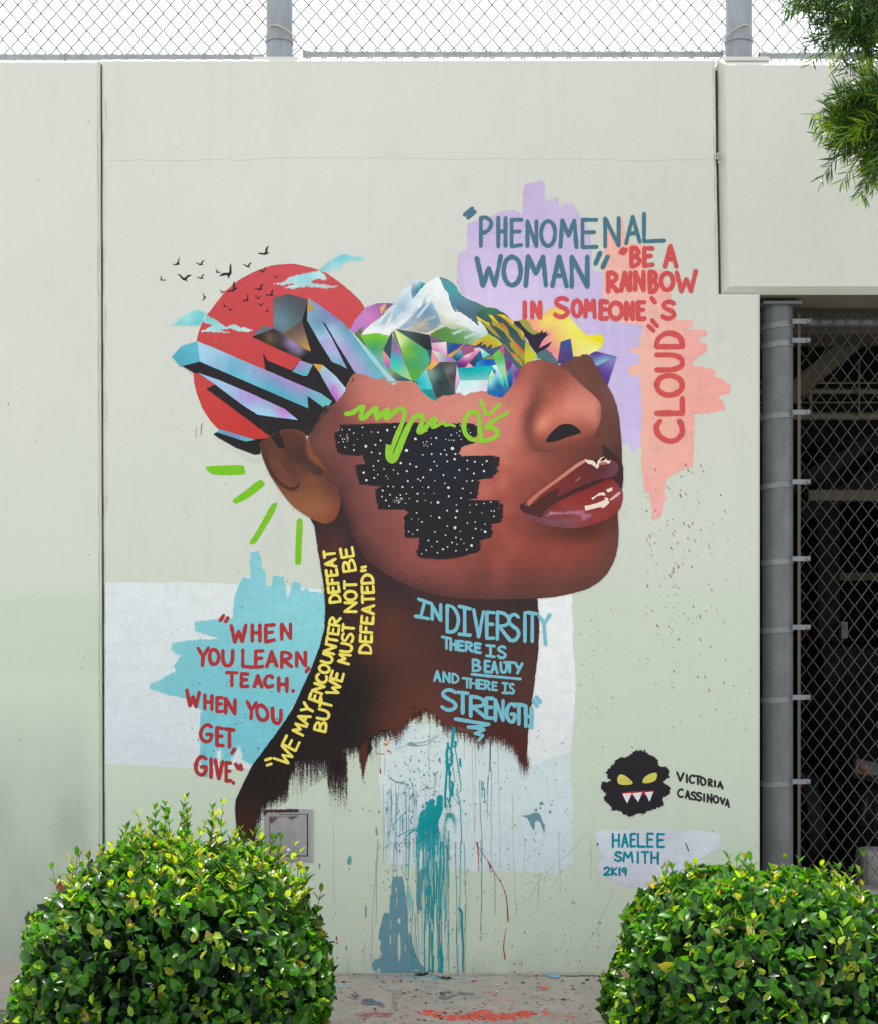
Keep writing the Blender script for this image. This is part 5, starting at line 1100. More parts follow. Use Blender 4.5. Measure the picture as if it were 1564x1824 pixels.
paint('lip_shine', rough(t('E', [(400,1290),(480,1295),(640,1290),(735,1290),(740,1330),(640,1345),(520,1335)]), 1.5, .8), (134, 88, 104), 25, feather=8, cov=.7, mat=M_THIN, grid=1.8, under=LOWC)
CRM = (248, 222, 206)
wh = [[(765,1205),(800,1200),(850,1186),(910,1162),(905,1142),(930,1150),(940,1185),(910,1212),(895,1222),(880,1212),(840,1222),(770,1240)], [(812,1150),(840,1135),(870,1113),(905,1108),(915,1130),(880,1130),(850,1137),(822,1162)], [(918,1090),(960,1072),(963,1095),(930,1110)],
      [(760,873),(830,884),(850,908),(856,942),(815,910),(790,905)], [(852,930),(858,885),(880,862),(908,852),(880,875),(870,905),(862,935)], [(868,890),(905,882),(915,868),(930,885),(952,880),(940,905),(915,898),(880,910)]]
union_mesh('lip_shine', [rough(t('E', q), 1.5, .25) for q in wh], CRM, 27)
union_mesh('lip_shine', [rough(t('E', q), 1.5, .25) for q in ([(940,1160),(1010,1103),(1025,1112),(990,1145),(950,1168)],)], (226, 176, 170), 27)
union_mesh('lip_shine', [rough(t('E', q), 1.5, .2) for q in ([(697,1030),(730,998),(735,1012),(722,962),(745,992),(768,1000),(785,978),(788,952),(794,985),(770,1008),(735,1008),(705,1032)], [(872,910),(880,892),(915,890),(930,905),(890,915)])], (186, 112, 96), 27)
paint('mouth_corner', t('E', [(305,1220),(318,1200),(345,1205),(355,1180),(358,1215),(400,1235),(330,1250)]), (72, 44, 44), 26)

# ---------------------------------------------------------------- starry black band
st = t('F', [(300,372),(345,345),(352,320),(500,312),(660,302),(800,296),(1000,300),(1180,302),(1300,300),(1308,380),(1300,440),(1240,455),(1198,470),(1205,530),(1445,525),(1447,600),(1430,688),(1325,700),(1322,760),(1320,832),(1245,843),(1472,846),(1485,920),(1492,1000),(1430,1015),(1425,1108),(1342,1130),(1335,1210),(1200,1250),(1060,1258),(905,1250),(888,1230),(902,1170),(912,1117),(808,1110),(800,1030),(797,962),(832,932),(800,912),(618,910),(600,840),(598,768),(645,740),(560,738),(478,735),(472,650),(460,590),(522,585),(500,520),(420,525),(330,508),(312,440)])
paint('starry_band', rough(st, 1.8, 1.5, d=(1, 0), seed=12), [(t1('F',400,400),(41,37,40)),(t1('F',900,450),(36,37,46)),(t1('F',1000,620),(34,38,48)),(t1('F',800,800),(38,36,40)),(t1('F',1200,1100),(40,36,39)),(t1('F',1000,1150),(38,36,40))], 23, grid=6, label='black brushed band of stars across the cheek')
for q in ([(1420,525),(1490,530),(1480,640),(1430,690)], [(1280,300),(1345,310),(1340,360),(1300,440)], [(440,590),(480,590),(490,730),(470,720)], [(1470,850),(1510,870),(1515,1000),(1480,1000)], [(290,360),(320,350),(330,440),(310,440)], [(1310,700),(1350,700),(1330,830),(1300,830)], [(500,530),(540,590),(580,590),(580,520)], [(585,760),(615,760),(625,900),(605,890)], [(1330,1130),(1350,1140),(1350,1210),(1320,1215)], [(875,1200),(910,1190),(910,1250),(890,1250)], [(330,300),(800,283),(1290,290),(1290,320),(800,315),(340,335)], [(900,1235),(1200,1240),(1190,1265),(1060,1275),(900,1262)], [(335,500),(500,505),(500,540),(350,525)], [(480,725),(640,730),(640,755),(560,750)]):
    paint('dry_brush', rough(t('F', q), 1.5, 1.5, d=(1, 0)), (44, 40, 43), 24, feather=3.5, cov=1.0, grid=1.5, under=und_poly(st, (39, 36, 40), None) if False else (lambda Q: np.where(inside(st, Q)[:, None], np.array((39., 36., 40.)), blend(Q, HEAD))))
STARS = [(358,343,2),(411,341,2.5),(503,326,2.5),(346,385,1.8),(393,377,1.8),(440,367,2.2),(361,408,2.2),(378,410,2),(399,405,2.5),(392,392,1.8),(366,428,2),(396,424,1.8),(332,434,1.8),(378,467,2.2),(441,452,1.8),(442,487,3),(468,410,1.4),(503,381,1.5),(567,358,2),(614,361,3),(679,346,4),(732,323,3),(632,419,3.2),(595,450,3.2),(527,460,5),(568,504,3.2),(626,512,3.2),(673,450,2.2),(616,564,2.8),(816,490,5.5),(880,408,5),(961,352,2),(1028,402,3.5),(991,402,1.8),(937,434,2),(962,427,2.2),(994,445,2.4),(941,456,1.8),(968,461,1.8),(953,447,1.6),(1143,476,6),(1089,487,2.5),(1061,516,3.2),(1102,521,3),(996,516,3),(933,521,2.4),(1165,516,3.2),(1159,552,4),(1107,568,3),(1014,570,2.6),(1135,380,2.4),(1175,366,1.8),(1192,384,2),(1206,411,2),(1154,418,2.2),(1138,418,1.6),(1119,417,1.8),(1096,412,2),(1196,352,2.2),(1200,312,2.4),(1258,340,1.4),(1272,364,2.2),(775,580,4.2),(842,587,3.4),(886,606,3.4),(818,637,3.4),(725,630,2.4),(657,622,2.4),(756,655,2.6),(580,600,2.8),(511,648,4.2),(585,629,2),(612,662,2.2),(587,686,3.2),(531,702,4.2),(685,690,1.8),(671,673,2),(825,709,3.4),(898,694,2.8),(915,705,2.4),(936,682,3.4),(988,628,3.4),(1033,599,2.4),(1249,562,2.8),(1303,571,3.2),(1388,566,3.4),(1358,591,2.4),(1368,637,4),(1297,654,3.2),(1251,622,2.6),(1193,630,3),(1162,684,2.4),(1080,666,3),(1018,706,2),(1090,724,2.4),(1115,756,4.6),(1217,761,2.8),(1286,706,3),(1245,709,2.4),(1274,792,2.2),(1206,830,2.8),(1118,816,3.2),(1041,860,4.8),(973,753,3.4),(858,753,2.2),(932,751,1.4),(788,750,3.4),(721,748,2.4),(686,746,2.6),(647,776,3.2),(699,806,2.8),(642,818,2.6),(670,846,3),(746,826,2.4),(772,808,2.8),(779,832,3.2),(760,860,3),(745,848,1.8),(764,845,1.6),(730,856,1.4),(692,885,2.4),(815,798,2.2),(895,798,3.2),(836,833,2),(893,852,2.8),(810,867,1.8),(941,798,1.4),(1012,796,1.6),(951,846,1.8),(992,862,2.2),(1172,878,2.4),(1176,921,4),(1106,918,3),(1166,968,3.4),(1050,968,4),(991,956,2),(888,934,2.4),(926,999,2.8),(853,979,1.8),(903,979,1.2),(1162,1040,5.4),(1107,1029,2.4),(1018,1069,2.4),(1200,1067,2),(1250,1008,2.4),(1306,999,2.2),(1310,1047,3),(1376,1069,4.6),(1349,1054,1.8),(1376,1016,2),(1269,931,2),(1314,876,2.4),(1267,879,1.6),(1367,867,2.2),(1417,858,2.4),(1421,921,2.4),(1442,922,2.4),(1439,960,2.6),(1352,934,1.6),(832,1068,2.4),(860,1087,2),(895,1057,3),(972,1131,3),(1035,1139,2.6),(1095,1094,2.4),(1168,1110,2.8),(1204,1123,2.4),(1141,1146,3),(1176,1158,2),(1226,1153,2),(1288,1113,2.4),(1280,1167,4.6),(1245,1196,2.4),(1168,1205,2.6),(1109,1178,2.6),(1076,1194,3.2),(1037,1219,2.4),(997,1174,2),(957,1201,2.4),(925,1226,2)]
sp = []
for x, y, r in STARS:
    cx, cy = t1('F', x, y); rr = r*0.5
    sp.append([(cx+rr*rg.uniform(.85, 1.15)*math.cos(k*0.7854), cy+rr*rg.uniform(.85, 1.15)*math.sin(k*0.7854)) for k in range(8)])
for k in range(40):
    cx, cy = t1('F', rg.gauss(760, 20), rg.gauss(845, 12)); sp.append([(cx+.35*math.cos(a), cy+.35*math.sin(a)) for a in (0, 1.57, 3.14, 4.71)])
sep_mesh('painted_star', sp, (232, 232, 234), 25)

# ---------------------------------------------------------------- green squiggle and dashes
GR = (146, 205, 56)
def sq(tile, pts, w, tp=None, smooth=True, seed=0): return stroke_polys(catmull(t(tile, pts), 5, closed=False) if smooth else t(tile, pts), w, seed, taper=tp)
p1 = sq('K', [(-30,1500),(60,1485),(140,1430),(200,1400),(215,1420),(190,1500),(180,1560),(230,1560),(300,1490),(390,1425),(405,1440),(405,1520),(420,1565),(480,1500),(560,1440),(565,1460),(540,1530),(555,1560),(640,1490),(730,1430),(800,1450),(800,1540),(760,1660),(700,1800),(640,1960),(600,2080),(590,2130)], 8.5)
p2 = sq('F', [(690,535),(712,560),(738,535),(790,410),(830,320),(870,260),(905,238),(930,250),(928,290),(905,340),(905,360),(935,350),(975,300),(1015,262),(1022,280),(1000,320),(1020,320),(1060,300),(1085,295),(1095,310),(1130,306),(1160,318)], 8.5, tp=lambda u: 1.55-1.6*u if u < .35 else (1.0 if u < .6 else 1.0-1.2*(u-.6)))
p3 = sq('F', [(690,470),(690,530),(712,556)], 12)
p4 = sq('J', [(450,1790),(380,1770),(310,1690),(290,1580),(330,1450),(410,1390),(470,1400),(510,1480),(515,1600),(525,1780),(545,1800),(650,1790),(750,1740),(770,1680),(720,1630),(660,1615),(600,1620),(640,1570),(760,1490),(900,1410),(930,1400)], 8.2, tp=lambda u: 1.0 if u < .85 else 1.0-3.2*(u-.85))
p5 = sq('J', [(535,1225),(565,1320),(605,1430)], 6.5)+sq('J', [(800,1280),(740,1340),(655,1425)], 6)
union_mesh('green_squiggle', p1+p2+p3+p4+p5, GR, 27, label='lime green squiggle lettering over the cheek')
G2 = (124, 196, 34)
for q in ([(395,1605),(520,1597),(640,1594),(662,1625),(655,1660),(520,1665),(440,1660),(405,1640)],):
    paint('green_dash', rough(catmull(t('A', q), 3), 2, .3), G2, 5)
for q in ([(416,890),(438,873),(462,855),(469,858),(470,865),(447,884),(425,896),(417,896)], [(445,965),(458,945),(480,905),(490,895),(494,899),(488,914),(470,945),(455,967),(446,969)], [(526,1003),(527,960),(529,928),(534,923),(539,928),(538,960),(536,1002),(531,1005)]):
    paint('green_dash', rough(catmull(q, 3), 2, .3), G2, 5)
# ---------------------------------------------------------------- lettering
TB = (78, 120, 136)
s = word('PHENOMENAL', [(226,300),(350,402),(445,516),(558,622),(655,755),(793,908),(950,1050),(1112,1208),(1260,1358),(1388,1532)],
         [(226,312),(350,310),(400,312),(445,326),(516,326),(560,336),(655,334),(793,330),(908,330),(950,326),(1050,326),(1112,316),(1208,312),(1260,308),(1300,306),(1388,282)],
         [(226,514),(350,516),(402,512),(445,516),(516,508),(560,514),(622,514),(755,512),(793,518),(908,522),(950,522),(1050,522),(1112,518),(1208,510),(1260,496),(1358,484),(1388,480),(1532,474)], 'C')
s += [t('C', q) for q in ([(112,290),(165,245)], [(134,312),(182,268)])]
lettering('quote_lettering', s, 7.0, TB, 9, 'slate blue lettering of the two word title quote')
s = word('WOMAN', [(198,368),(388,510),(546,690),(735,838),(874,984)], [(198,600),(290,594),(368,584),(510,590),(546,584),(690,590),(735,590),(838,590),(874,590),(984,588)], [(198,794),(368,796),(510,790),(546,798),(690,796),(735,800),(838,800),(874,804),(984,802)], 'C')
s += [t('C', q) for q in ([(1076,562),(1042,640)], [(1130,588),(1094,664)])]
lettering('quote_lettering', s, 8.3, TB, 9)
RD = (214, 86, 86)
s = word('BE', [(498,556),(590,648)], [(498,528),(648,530)], [(498,658),(556,650),(590,654),(648,648)], 'D')+word('A', [(738,820)], 512, 660, 'D')
s += word('RAINBOW', [(334,398),(425,478),(490,492),(526,584),(630,680),(708,796),(822,958)], [(334,704),(425,704),(490,702),(526,698),(584,696),(630,696),(708,704),(800,704),(822,700),(958,690)], [(334,838),(398,834),(490,826),(584,828),(630,842),(680,832),(708,826),(796,826),(822,836),(958,836)], 'D')
s += word('IN', [(538,540),(592,648)], 914, 1024, 'C')
s += word('SOMEONE', [(-44,46),(80,140),(170,238),(280,325),(342,432),(462,508),(545,590)], [(-44,884),(46,884),(80,902),(170,900),(280,904),(342,916),(462,918),(545,914),(590,914)], [(-44,1018),(46,1016),(80,1012),(170,1018),(238,1022),(280,1030),(342,1030),(462,1034),(545,1034),(590,1032)], 'D')
s += word('S', [(720,806)], 910, 1028, 'D')
s += [t('D', q) for q in ([(640,882),(666,916)], [(620,1082),(656,1118)], [(644,1042),(682,1084)])]
s += [t('D', q) for q in ([(440,534),(420,560)], [(458,540),(438,566)])]
lettering('quote_lettering', s, 8.3, RD, 9, 'coral red lettering on the pink patch')
s = []
for ch, y0, y1 in (('C', 745, 600), ('L', 545, 438), ('O', 416, 276), ('U', 236, 128), ('D', 70, -26)):
    for g in glyph(ch): s.append(t('E', [(1276+(1462-1276)*v, y0+(y1-y0)*u) for u, v in g]))
lettering('quote_lettering', s, 9.8, RD, 9, 'coral red word running upwards on the pink patch')
DR = (176, 54, 58)
s = word('WHEN', [(608,712),(758,812),(854,914),(968,1030)], [(608,618),(712,614),(812,614),(854,616),(968,608),(1030,606)], [(608,736),(712,728),(758,728),(812,728),(854,734),(914,722),(968,716),(1030,710)], 'G')
s += word('YOU', [(372,446),(454,520),(548,618)], [(372,778),(446,776),(520,796),(618,796)], [(372,902),(446,900),(520,888),(548,904),(618,902)], 'G')
s += word('LEARN', [(690,764),(782,834),(862,932),(968,1038),(1074,1136)], [(690,792),(782,800),(834,798),(862,802),(932,806),(1038,810),(1136,808)], [(690,908),(782,916),(834,910),(862,910),(932,906),(968,916),(1038,910),(1074,908),(1136,904)], 'G')
s += word('TEACH', [(574,650),(680,726),(772,826),(846,902),(946,1004)], [(574,952),(650,954),(680,960),(726,964),(772,972),(826,972),(902,976),(946,990),(1004,994)], [(574,1044),(650,1046),(680,1052),(726,1052),(826,1056),(902,1054),(946,1084),(1004,1088)], 'G')
s += word('WHEN', [(292,380),(420,470),(506,544),(568,634)], [(292,1078),(380,1094),(420,1110),(470,1118),(506,1130),(544,1132),(634,1146)], [(292,1186),(380,1200),(420,1210),(470,1216),(506,1230),(544,1230),(568,1240),(634,1246)], 'G')
s += word('YOU', [(722,786),(790,868),(902,962)], [(722,1160),(786,1166),(868,1206),(902,1206),(962,1220)], [(722,1278),(786,1284),(868,1298),(902,1308),(962,1318)], 'G')
s += word('GET', [(390,468),(506,550),(562,628)], [(390,1326),(468,1326),(506,1344),(550,1352),(628,1362)], [(390,1444),(468,1444),(506,1470),(550,1474),(628,1488)], 'G')
s += word('GIVE', [(356,428),(462,466),(494,546),(572,604)], [(356,1552),(428,1552),(466,1568),(546,1588),(604,1598)], [(356,1682),(428,1680),(466,1700),(546,1712),(572,1726),(604,1724)], 'G')
s += [t('G', q) for q in ([(530,580),(554,546)], [(568,590),(584,562)], [(1160,918),(1142,946)], [(1047,1080),(1049,1084)], [(630,1498),(614,1526)], [(622,1736),(624,1740)], [(640,1604),(660,1640)], [(674,1610),(680,1644)])]
lettering('quote_lettering', s, 6.7, DR, 6, 'dark red lettering on the sky blue patch')
YE = (246, 226, 100)
s = word_on('WE', [(955,1590),(1000,1520),(1050,1425)], 105, 'G', .2)
s += word_on('MAY', [(1082,1385),(1120,1290),(1165,1180)], 82, 'G', .3)
s += word_on('ENCOUNTER', [(1198,1150),(1240,1030),(1280,890),(1322,740),(1350,560)], 74, 'G', .34)
s += word_on('DEFEAT', [(1348,450),(1330,290),(1305,85)], 76, 'G', .36)
s += word_on('BUT', [(1238,1365),(1262,1260),(1290,1150)], 80, 'G', .3)
s += word_on('WE', [(1325,1105),(1370,950)], 84, 'G', .26)
s += word_on('MUST', [(1408,885),(1430,760),(1445,610)], 78, 'G', .3)
s += word_on('NOT', [(1458,518),(1458,410),(1456,300)], 84, 'G', .3)
s += word_on('BE', [(1452,228),(1428,65)], 86, 'G', .3)
s += word_on('DEFEATED', [(650.5,1163),(653,1120),(656,1080),(654,1024)], 20.5, 'P', .34)
s += [t('G', q) for q in ([(852,1575),(892,1562)], [(862,1612),(894,1602)])]+[t('H', q) for q in ([(14,68),(44,64)], [(18,44),(46,38)])]
lettering('quote_lettering', s, 5.0, YE, 23, 'yellow lettering climbing along the back of the neck')
LB = (120, 192, 210)
s = word('N', [(520,580)], [(520,316),(580,306)], [(520,412),(580,420)], 'H')
s += [t('H', q) for q in ([(422,268),(515,302)], [(466,286),(438,396)], [(400,390),(494,408)])]
s += word('DiVERSIT', [(626,706),(712,790),(815,885),(908,960),(984,1075),(1062,1138),(1178,1182),(1196,1268)], [(626,314),(712,320),(815,344),(885,356),(908,362),(960,366),(984,362),(1075,376),(1138,380),(1180,366),(1196,364),(1268,374)], [(626,500),(712,518),(790,526),(815,536),(885,540),(908,548),(960,550),(984,556),(1075,566),(1138,556),(1182,572),(1268,572)], 'H')
s += [t('H', q) for q in ([(1282,394),(1318,438)], [(1358,378),(1316,448),(1326,590)])]
lettering('quote_lettering', s, 6.2, LB, 23, 'pale blue lettering on the front of the neck')
s = word('THERE', [(590,652),(652,688),(706,742),(760,806),(826,864)], [(590,538),(652,550),(688,566),(742,572),(806,580),(864,590)], [(590,616),(652,628),(688,630),(742,636),(806,642),(864,652)], 'H')
s += word('iS', [(906,964),(988,1042)], [(906,598),(964,604),(1042,608)], [(906,672),(964,680),(1042,690)], 'H')
s += word('BEAUTy', [(810,862),(896,930),(942,984),(1008,1050),(1034,1108),(1112,1160)], [(810,700),(862,704),(896,708),(984,718),(1050,720),(1108,722),(1160,728)], [(810,780),(862,780),(930,790),(984,796),(1050,788),(1108,790),(1160,808)], 'H')
s += [t('H', [(802,804),(960,820),(1148,838)])]
lettering('quote_lettering', s, 5.0, LB, 23)
s = word('AND', [(534,578),(600,642),(664,706)], [(534,778),(578,784),(642,796),(706,806)], [(534,852),(578,856),(642,862),(706,866)], 'H')
s += word('THERE', [(736,800),(792,836),(850,884),(896,930),(950,980)], [(736,832),(836,842),(884,848),(930,856),(980,864)], [(736,896),(836,904),(884,908),(930,914),(980,918)], 'H')
s += word('iS', [(1020,1058),(1070,1102)], [(1020,866),(1102,874)], [(1020,936),(1102,942)], 'H')
lettering('quote_lettering', s, 4.2, LB, 23)
s = word('STRENGTH', [(588,690),(700,774),(794,900),(904,950),(970,1024),(1050,1108),(1104,1170),(1186,1226)], [(588,910),(690,920),(700,932),(774,940),(794,962),(904,974),(950,976),(970,988),(1024,992),(1050,1012),(1108,1018),(1170,1024),(1226,1044)], [(588,1052),(690,1062),(700,1078),(774,1082),(794,1102),(900,1112),(950,1120),(970,1134),(1024,1132),(1050,1134),(1108,1150),(1170,1172),(1226,1184)], 'H')
s += [t('H', q) for q in ([(1238,988),(1266,1030)], [(1262,964),(1288,1002)], [(1205,1170),(1230,1185)])]
lettering('quote_lettering', s, 6.6, LB, 23)
union_mesh('neck_squiggle', sq('H', [(684,1122),(800,1142),(925,1160),(860,1176),(775,1180),(880,1194),(890,1200),(825,1226),(860,1236),(880,1240),(850,1275)], 5.8, smooth=False, tp=lambda u: 1.15-.3*u), LB, 23)

# ---------------------------------------------------------------- painted monster face, signature, white name patch
mo = t('S', [(372,104),(402,106),(440,125),(472,150),(470,178),(515,183),(530,205),(525,232),(492,256),(540,284),(528,318),(496,340),(504,372),(470,380),(438,392),(405,410),(380,405),(345,426),(312,420),(292,395),(255,400),(240,366),(214,346),(228,310),(196,296),(204,266),(246,252),(216,212),(250,185),(270,150),(320,140)])
paint('monster_face', rough(mo, 1.5, 1.8, seed=3), (40, 37, 41), 5)
paint('monster_fur', rough(t('S', [(372,92),(412,98),(482,142),(486,170),(532,176),(542,212),(536,236),(510,258),(552,284),(540,322),(508,344),(516,378),(446,402),(408,422),(380,415),(345,436),(306,428),(284,404),(248,408),(230,370),(204,350),(214,314),(186,300),(194,260),(234,250),(206,210),(246,172),(266,140),(316,130)]), 1.5, 1.5, seed=5), (44, 42, 46), 4, feather=4, cov=1.0, grid=1.4)
union_mesh('monster_eye', [catmull(t('S', q), 3) for q in ([(276,240),(284,224),(302,221),(325,234),(352,262),(330,272),(290,270),(278,258)], [(400,258),(410,234),(440,216),(466,212),(472,226),(464,248),(440,260),(412,264)])], (218, 206, 100), 6)
union_mesh('monster_eye', stroke_polys(t('S', [(292,248),(322,250),(340,262)]), .7, 1)+stroke_polys(t('S', [(412,250),(440,242),(458,226)]), .7, 1), (190, 175, 70), 7)
union_mesh('monster_mouth', [t('S', [(298,310),(350,304),(456,299),(457,317),(400,322),(304,332)])], (172, 44, 40), 6)
union_mesh('monster_tooth', [rough(t('S', q), 1.5, .2) for q in ([(302,316),(346,312),(336,340),(324,364),(314,345)], [(350,313),(398,308),(390,332),(378,357),(366,340)], [(411,309),(452,305),(444,330),(434,355),(424,335)])], (232, 228, 232), 7)
sgn = word('VICTORIA', [(572,604),(619,621),(633,656),(660,690),(688,712),(728,745),(758,760),(774,796)], [(572,210),(604,214),(620,222),(656,226),(690,232),(712,242),(745,246),(760,252),(796,258)], [(572,248),(620,260),(656,264),(690,272),(712,274),(745,280),(760,280),(796,290)], 'S')
sgn += word('CASSINOVA', [(575,600),(614,634),(642,664),(668,692),(704,706),(722,742),(752,776),(786,806),(812,828)], [(575,296),(600,292),(634,306),(692,312),(706,318),(742,318),(776,332),(828,346)], [(575,328),(634,342),(692,350),(706,354),(742,360),(776,360),(806,370),(828,382)], 'S')
sgn = [x for i, x in enumerate(sgn) if True]
lettering('signature_lettering', sgn, 3.8, (48, 46, 50), 5, 'black signature beside the monster face')
wp = t('S', [(164,502),(200,495),(300,496),(420,488),(560,494),(700,500),(786,514),(783,545),(778,585),(740,600),(690,640),(712,652),(640,690),(520,760),(430,792),(330,775),(262,752),(215,712),(168,690),(192,650),(216,632),(196,600),(178,575)])
paint('name_patch', rough(wp, 2, 1.6, d=(1, 0)), [(t1('S',300,560),(222,226,234)),(t1('S',650,550),(220,224,234)),(t1('S',450,700),(218,220,232)),(t1('S',300,740),(208,210,222)),(t1('S',500,500),(205,208,216))], 4, label='white brushed patch carrying a turquoise name')
HT = (6, 140, 160)
s = word('HAELEE', [(254,284),(300,328),(342,366),(378,412),(424,452),(474,506)], [(254,514),(284,516),(328,516),(366,514),(412,512),(452,514),(506,516)], [(254,580),(284,578),(328,578),(366,576),(412,578),(452,578),(506,580)], 'S')
s += word('SMITH', [(264,296),(306,352),(376,378),(396,430),(444,476)], [(264,604),(306,606),(352,604),(378,604),(430,604),(476,606)], [(264,646),(306,650),(352,654),(378,658),(430,658),(476,662)], 'S')
s += word('2K19', [(212,238),(250,272),(286,288),(300,320)], [(212,680),(320,684)], [(212,716),(320,718)], 'S')
lettering('name_lettering', s, 4.4, HT, 5, 'turquoise name and year on the white patch')
paint('paint_fleck', t('S', [(612,550),(632,598),(628,602),(614,570)]), (60, 56, 62), 6)

# ---------------------------------------------------------------- drips and splashes under the neck
TQD, GB, TQL = (8, 150, 158), (110, 152, 166), (70, 172, 178)
def hole(tile, cx, cy, rx, ry, n=10):
    return t(tile, [(cx+rx*math.cos(2*math.pi*k/n)*rg.uniform(.8, 1.15), cy+ry*math.sin(2*math.pi*k/n)*rg.uniform(.9, 1.1)) for k in range(n)])
paint('paint_splash', rough(t('M', [(482,300),(500,318),(520,300),(545,318),(578,302),(595,360),(612,480),(625,600),(640,720),(655,880),(685,980),(700,1080),(735,1160),(770,1230),(810,1275),(822,1330),(760,1338),(600,1340),(420,1340),(352,1336),(300,1320),(262,1300),(250,1250),(290,1195),(338,1180),(345,1100),(350,1000),(322,960),(335,880),(355,800),(372,720),(400,690),(440,705),(446,600),(446,520),(462,480),(464,380)]), 1.6, .55), GB, 5,
      holes=[hole('M', 545, 1060, 17, 150), hole('M', 516, 450, 7, 32), hole('M', 452, 980, 9, 60), hole('M', 520, 580, 5, 60), hole('M', 545, 780, 16, 34), hole('M', 352, 1140, 7, 36), hole('M', 610, 1080, 5, 40), hole('M', 330, 1310, 20, 22), hole('M', 492, 960, 3, 90), hole('M', 455, 830, 4, 60), hole('M', 730, 1310, 36, 12), hole('M', 650, 1170, 3, 40)], label='blue grey paint splash running down to the ground')
paint('paint_splash', rough(t('M', [(768,240),(845,200),(838,260),(820,300),(800,380),(790,480),(785,600),(792,660),(765,680),(738,650),(735,560),(738,480),(752,420),(750,330)]), 1.6, .5), GB, 5)
dr = []
def drip(tile, x, y0, y1, w, wig=0.9, tp=None):
    x, y0 = t1(tile, x, y0); y1 = t1(tile, 0, y1)[1]
    pts = [(x, y0)]; yy = y0; v = 0
    while yy < y1:
        yy += rg.uniform(5, 12); v = v*.6+rg.gauss(0, .35)*wig; pts.append((pts[-1][0]+v, min(yy, y1)))
    return stroke_polys(pts, w, int(x), taper=tp or (lambda u: 1.15 if u > .96 else 1.0-.35*u))
def drips(items, col, layer, nm='paint_drip', mat=None, cov=None):
    P = []
    for it in items: P += drip(*it[:4], it[4]*.82)
    union_mesh(nm, P, col, layer, mat=mat, cov=cov)
# upper turquoise stream
up = []
for q, w in (([(1190,40),(1180,90),(1172,180),(1165,260),(1160,330)], 5), ([(1160,30),(1200,40),(1215,25)], 3), ([(1215,110),(1240,180),(1245,240),(1215,290)], 1.4), ([(1100,270),(1105,320),(1085,400),(1090,480),(1085,560)], 4.5), ([(1120,330),(1145,370),(1165,430),(1160,520),(1150,580)], 3.6), ([(1088,560),(1090,640),(1080,740),(1076,840),(1068,930),(1065,1060),(1068,1180)], 3.8), ([(1110,620),(1130,690),(1130,760),(1128,880),(1140,980),(1130,1100)], 3.2), ([(1160,360),(1155,420),(1135,480),(1120,520)], 2), ([(1205,250),(1215,280),(1205,330)], 4.5), ([(1200,330),(1220,420),(1235,520),(1255,640),(1272,760),(1290,860),(1285,960)], 1.6), ([(1275,500),(1278,560),(1282,600)], 4), ([(1160,820),(1175,860),(1165,930),(1170,1010)], 4.4), ([(1100,1060),(1125,1130),(1140,1180)], 3), ([(1230,930),(1245,1000),(1262,1090),(1278,1170),(1285,1280),(1290,1420),(1298,1560),(1300,1700)], 1.7), ([(1170,1000),(1200,1060),(1260,1140)], .9), ([(1150,560),(1180,640),(1195,760),(1200,830)], 1.2), ([(1080,1180),(1090,1250)], 1), ([(1120,1160),(1130,1240)], 1)):
    up += sq('L', q, w, seed=int(q[0][0]))
for cx, cy, rx, ry in ((1090,400,22,30),(1105,600,36,60),(1130,700,34,52),(1210,270,22,30),(1168,880,22,60),(1160,540,22,50),(1185,70,32,40),(1278,560,16,55),(1150,390,22,38)):
    up.append(t('L', [(cx+rx*math.cos(k*.7)*rg.uniform(.7, 1.2), cy+ry*math.sin(k*.7)*rg.uniform(.8, 1.15)) for k in range(9)]))
union_mesh('paint_splash', up, TQD, 6, label='turquoise splash of paint thrown on the wall below the neck')
# main turquoise mass
main = t('L', [(545,1575),(600,1500),(645,1470),(660,1440),(680,1300),(715,1240),(780,1190),(795,1110),(830,1080),(870,1050),(915,1060),(925,1160),(945,1020),(990,990),(1035,1010),(1040,1110),(1045,1200),(1015,1300),(985,1360),(980,1450),(1000,1560),(985,1700),(1005,1900),(985,2080),(962,1880),(945,1960),(925,2050),(905,1860),(880,1990),(862,2160),(838,1930),(812,1830),(790,1900),(770,1790),(745,1960),(720,1800),(700,1860),(680,1960),(655,1800),(640,1700),(645,1540),(600,1530),(590,1600)])
paint('paint_splash', rough(main, 1.4, .6), [(t1('L',860,1150),(20,156,164)),(t1('L',990,1080),(6,144,152)),(t1('L',880,1500),(4,142,150)),(t1('L',700,1450),(12,150,158)),(t1('L',660,1750),(30,158,166)),(t1('L',820,1720),(10,148,156)),(t1('L',1000,1300),(10,146,154))], 6, grid=1.5, feather=2.0, under=(211, 225, 226),
      cov=lambda Q: np.clip(1.02-.62*np.clip((Q[:, 1]-1450)/95, 0, 1)-.35*np.clip(np.abs(Q[:, 0]-(772-.12*(Q[:, 1]-1430)))/40-.35, 0, 1), 0, 1))
paint('paint_wash', catmull(t('L', [(1060,1260),(1120,1240),(1200,1270),(1235,1400),(1220,1560),(1190,1500),(1140,1360),(1100,1400),(1070,1600),(1040,1824),(1000,1824),(1020,1500),(1040,1380)]), 3), [(t1('L',1100,1300),(10,145,150)),(t1('L',1170,1330),(12,148,155)),(t1('L',1210,1450),(90,185,190)),(t1('L',1040,1600),(30,155,160))], 7, feather=4, cov=.9, mat=M_THIN, under=(212, 226, 226))
its = []
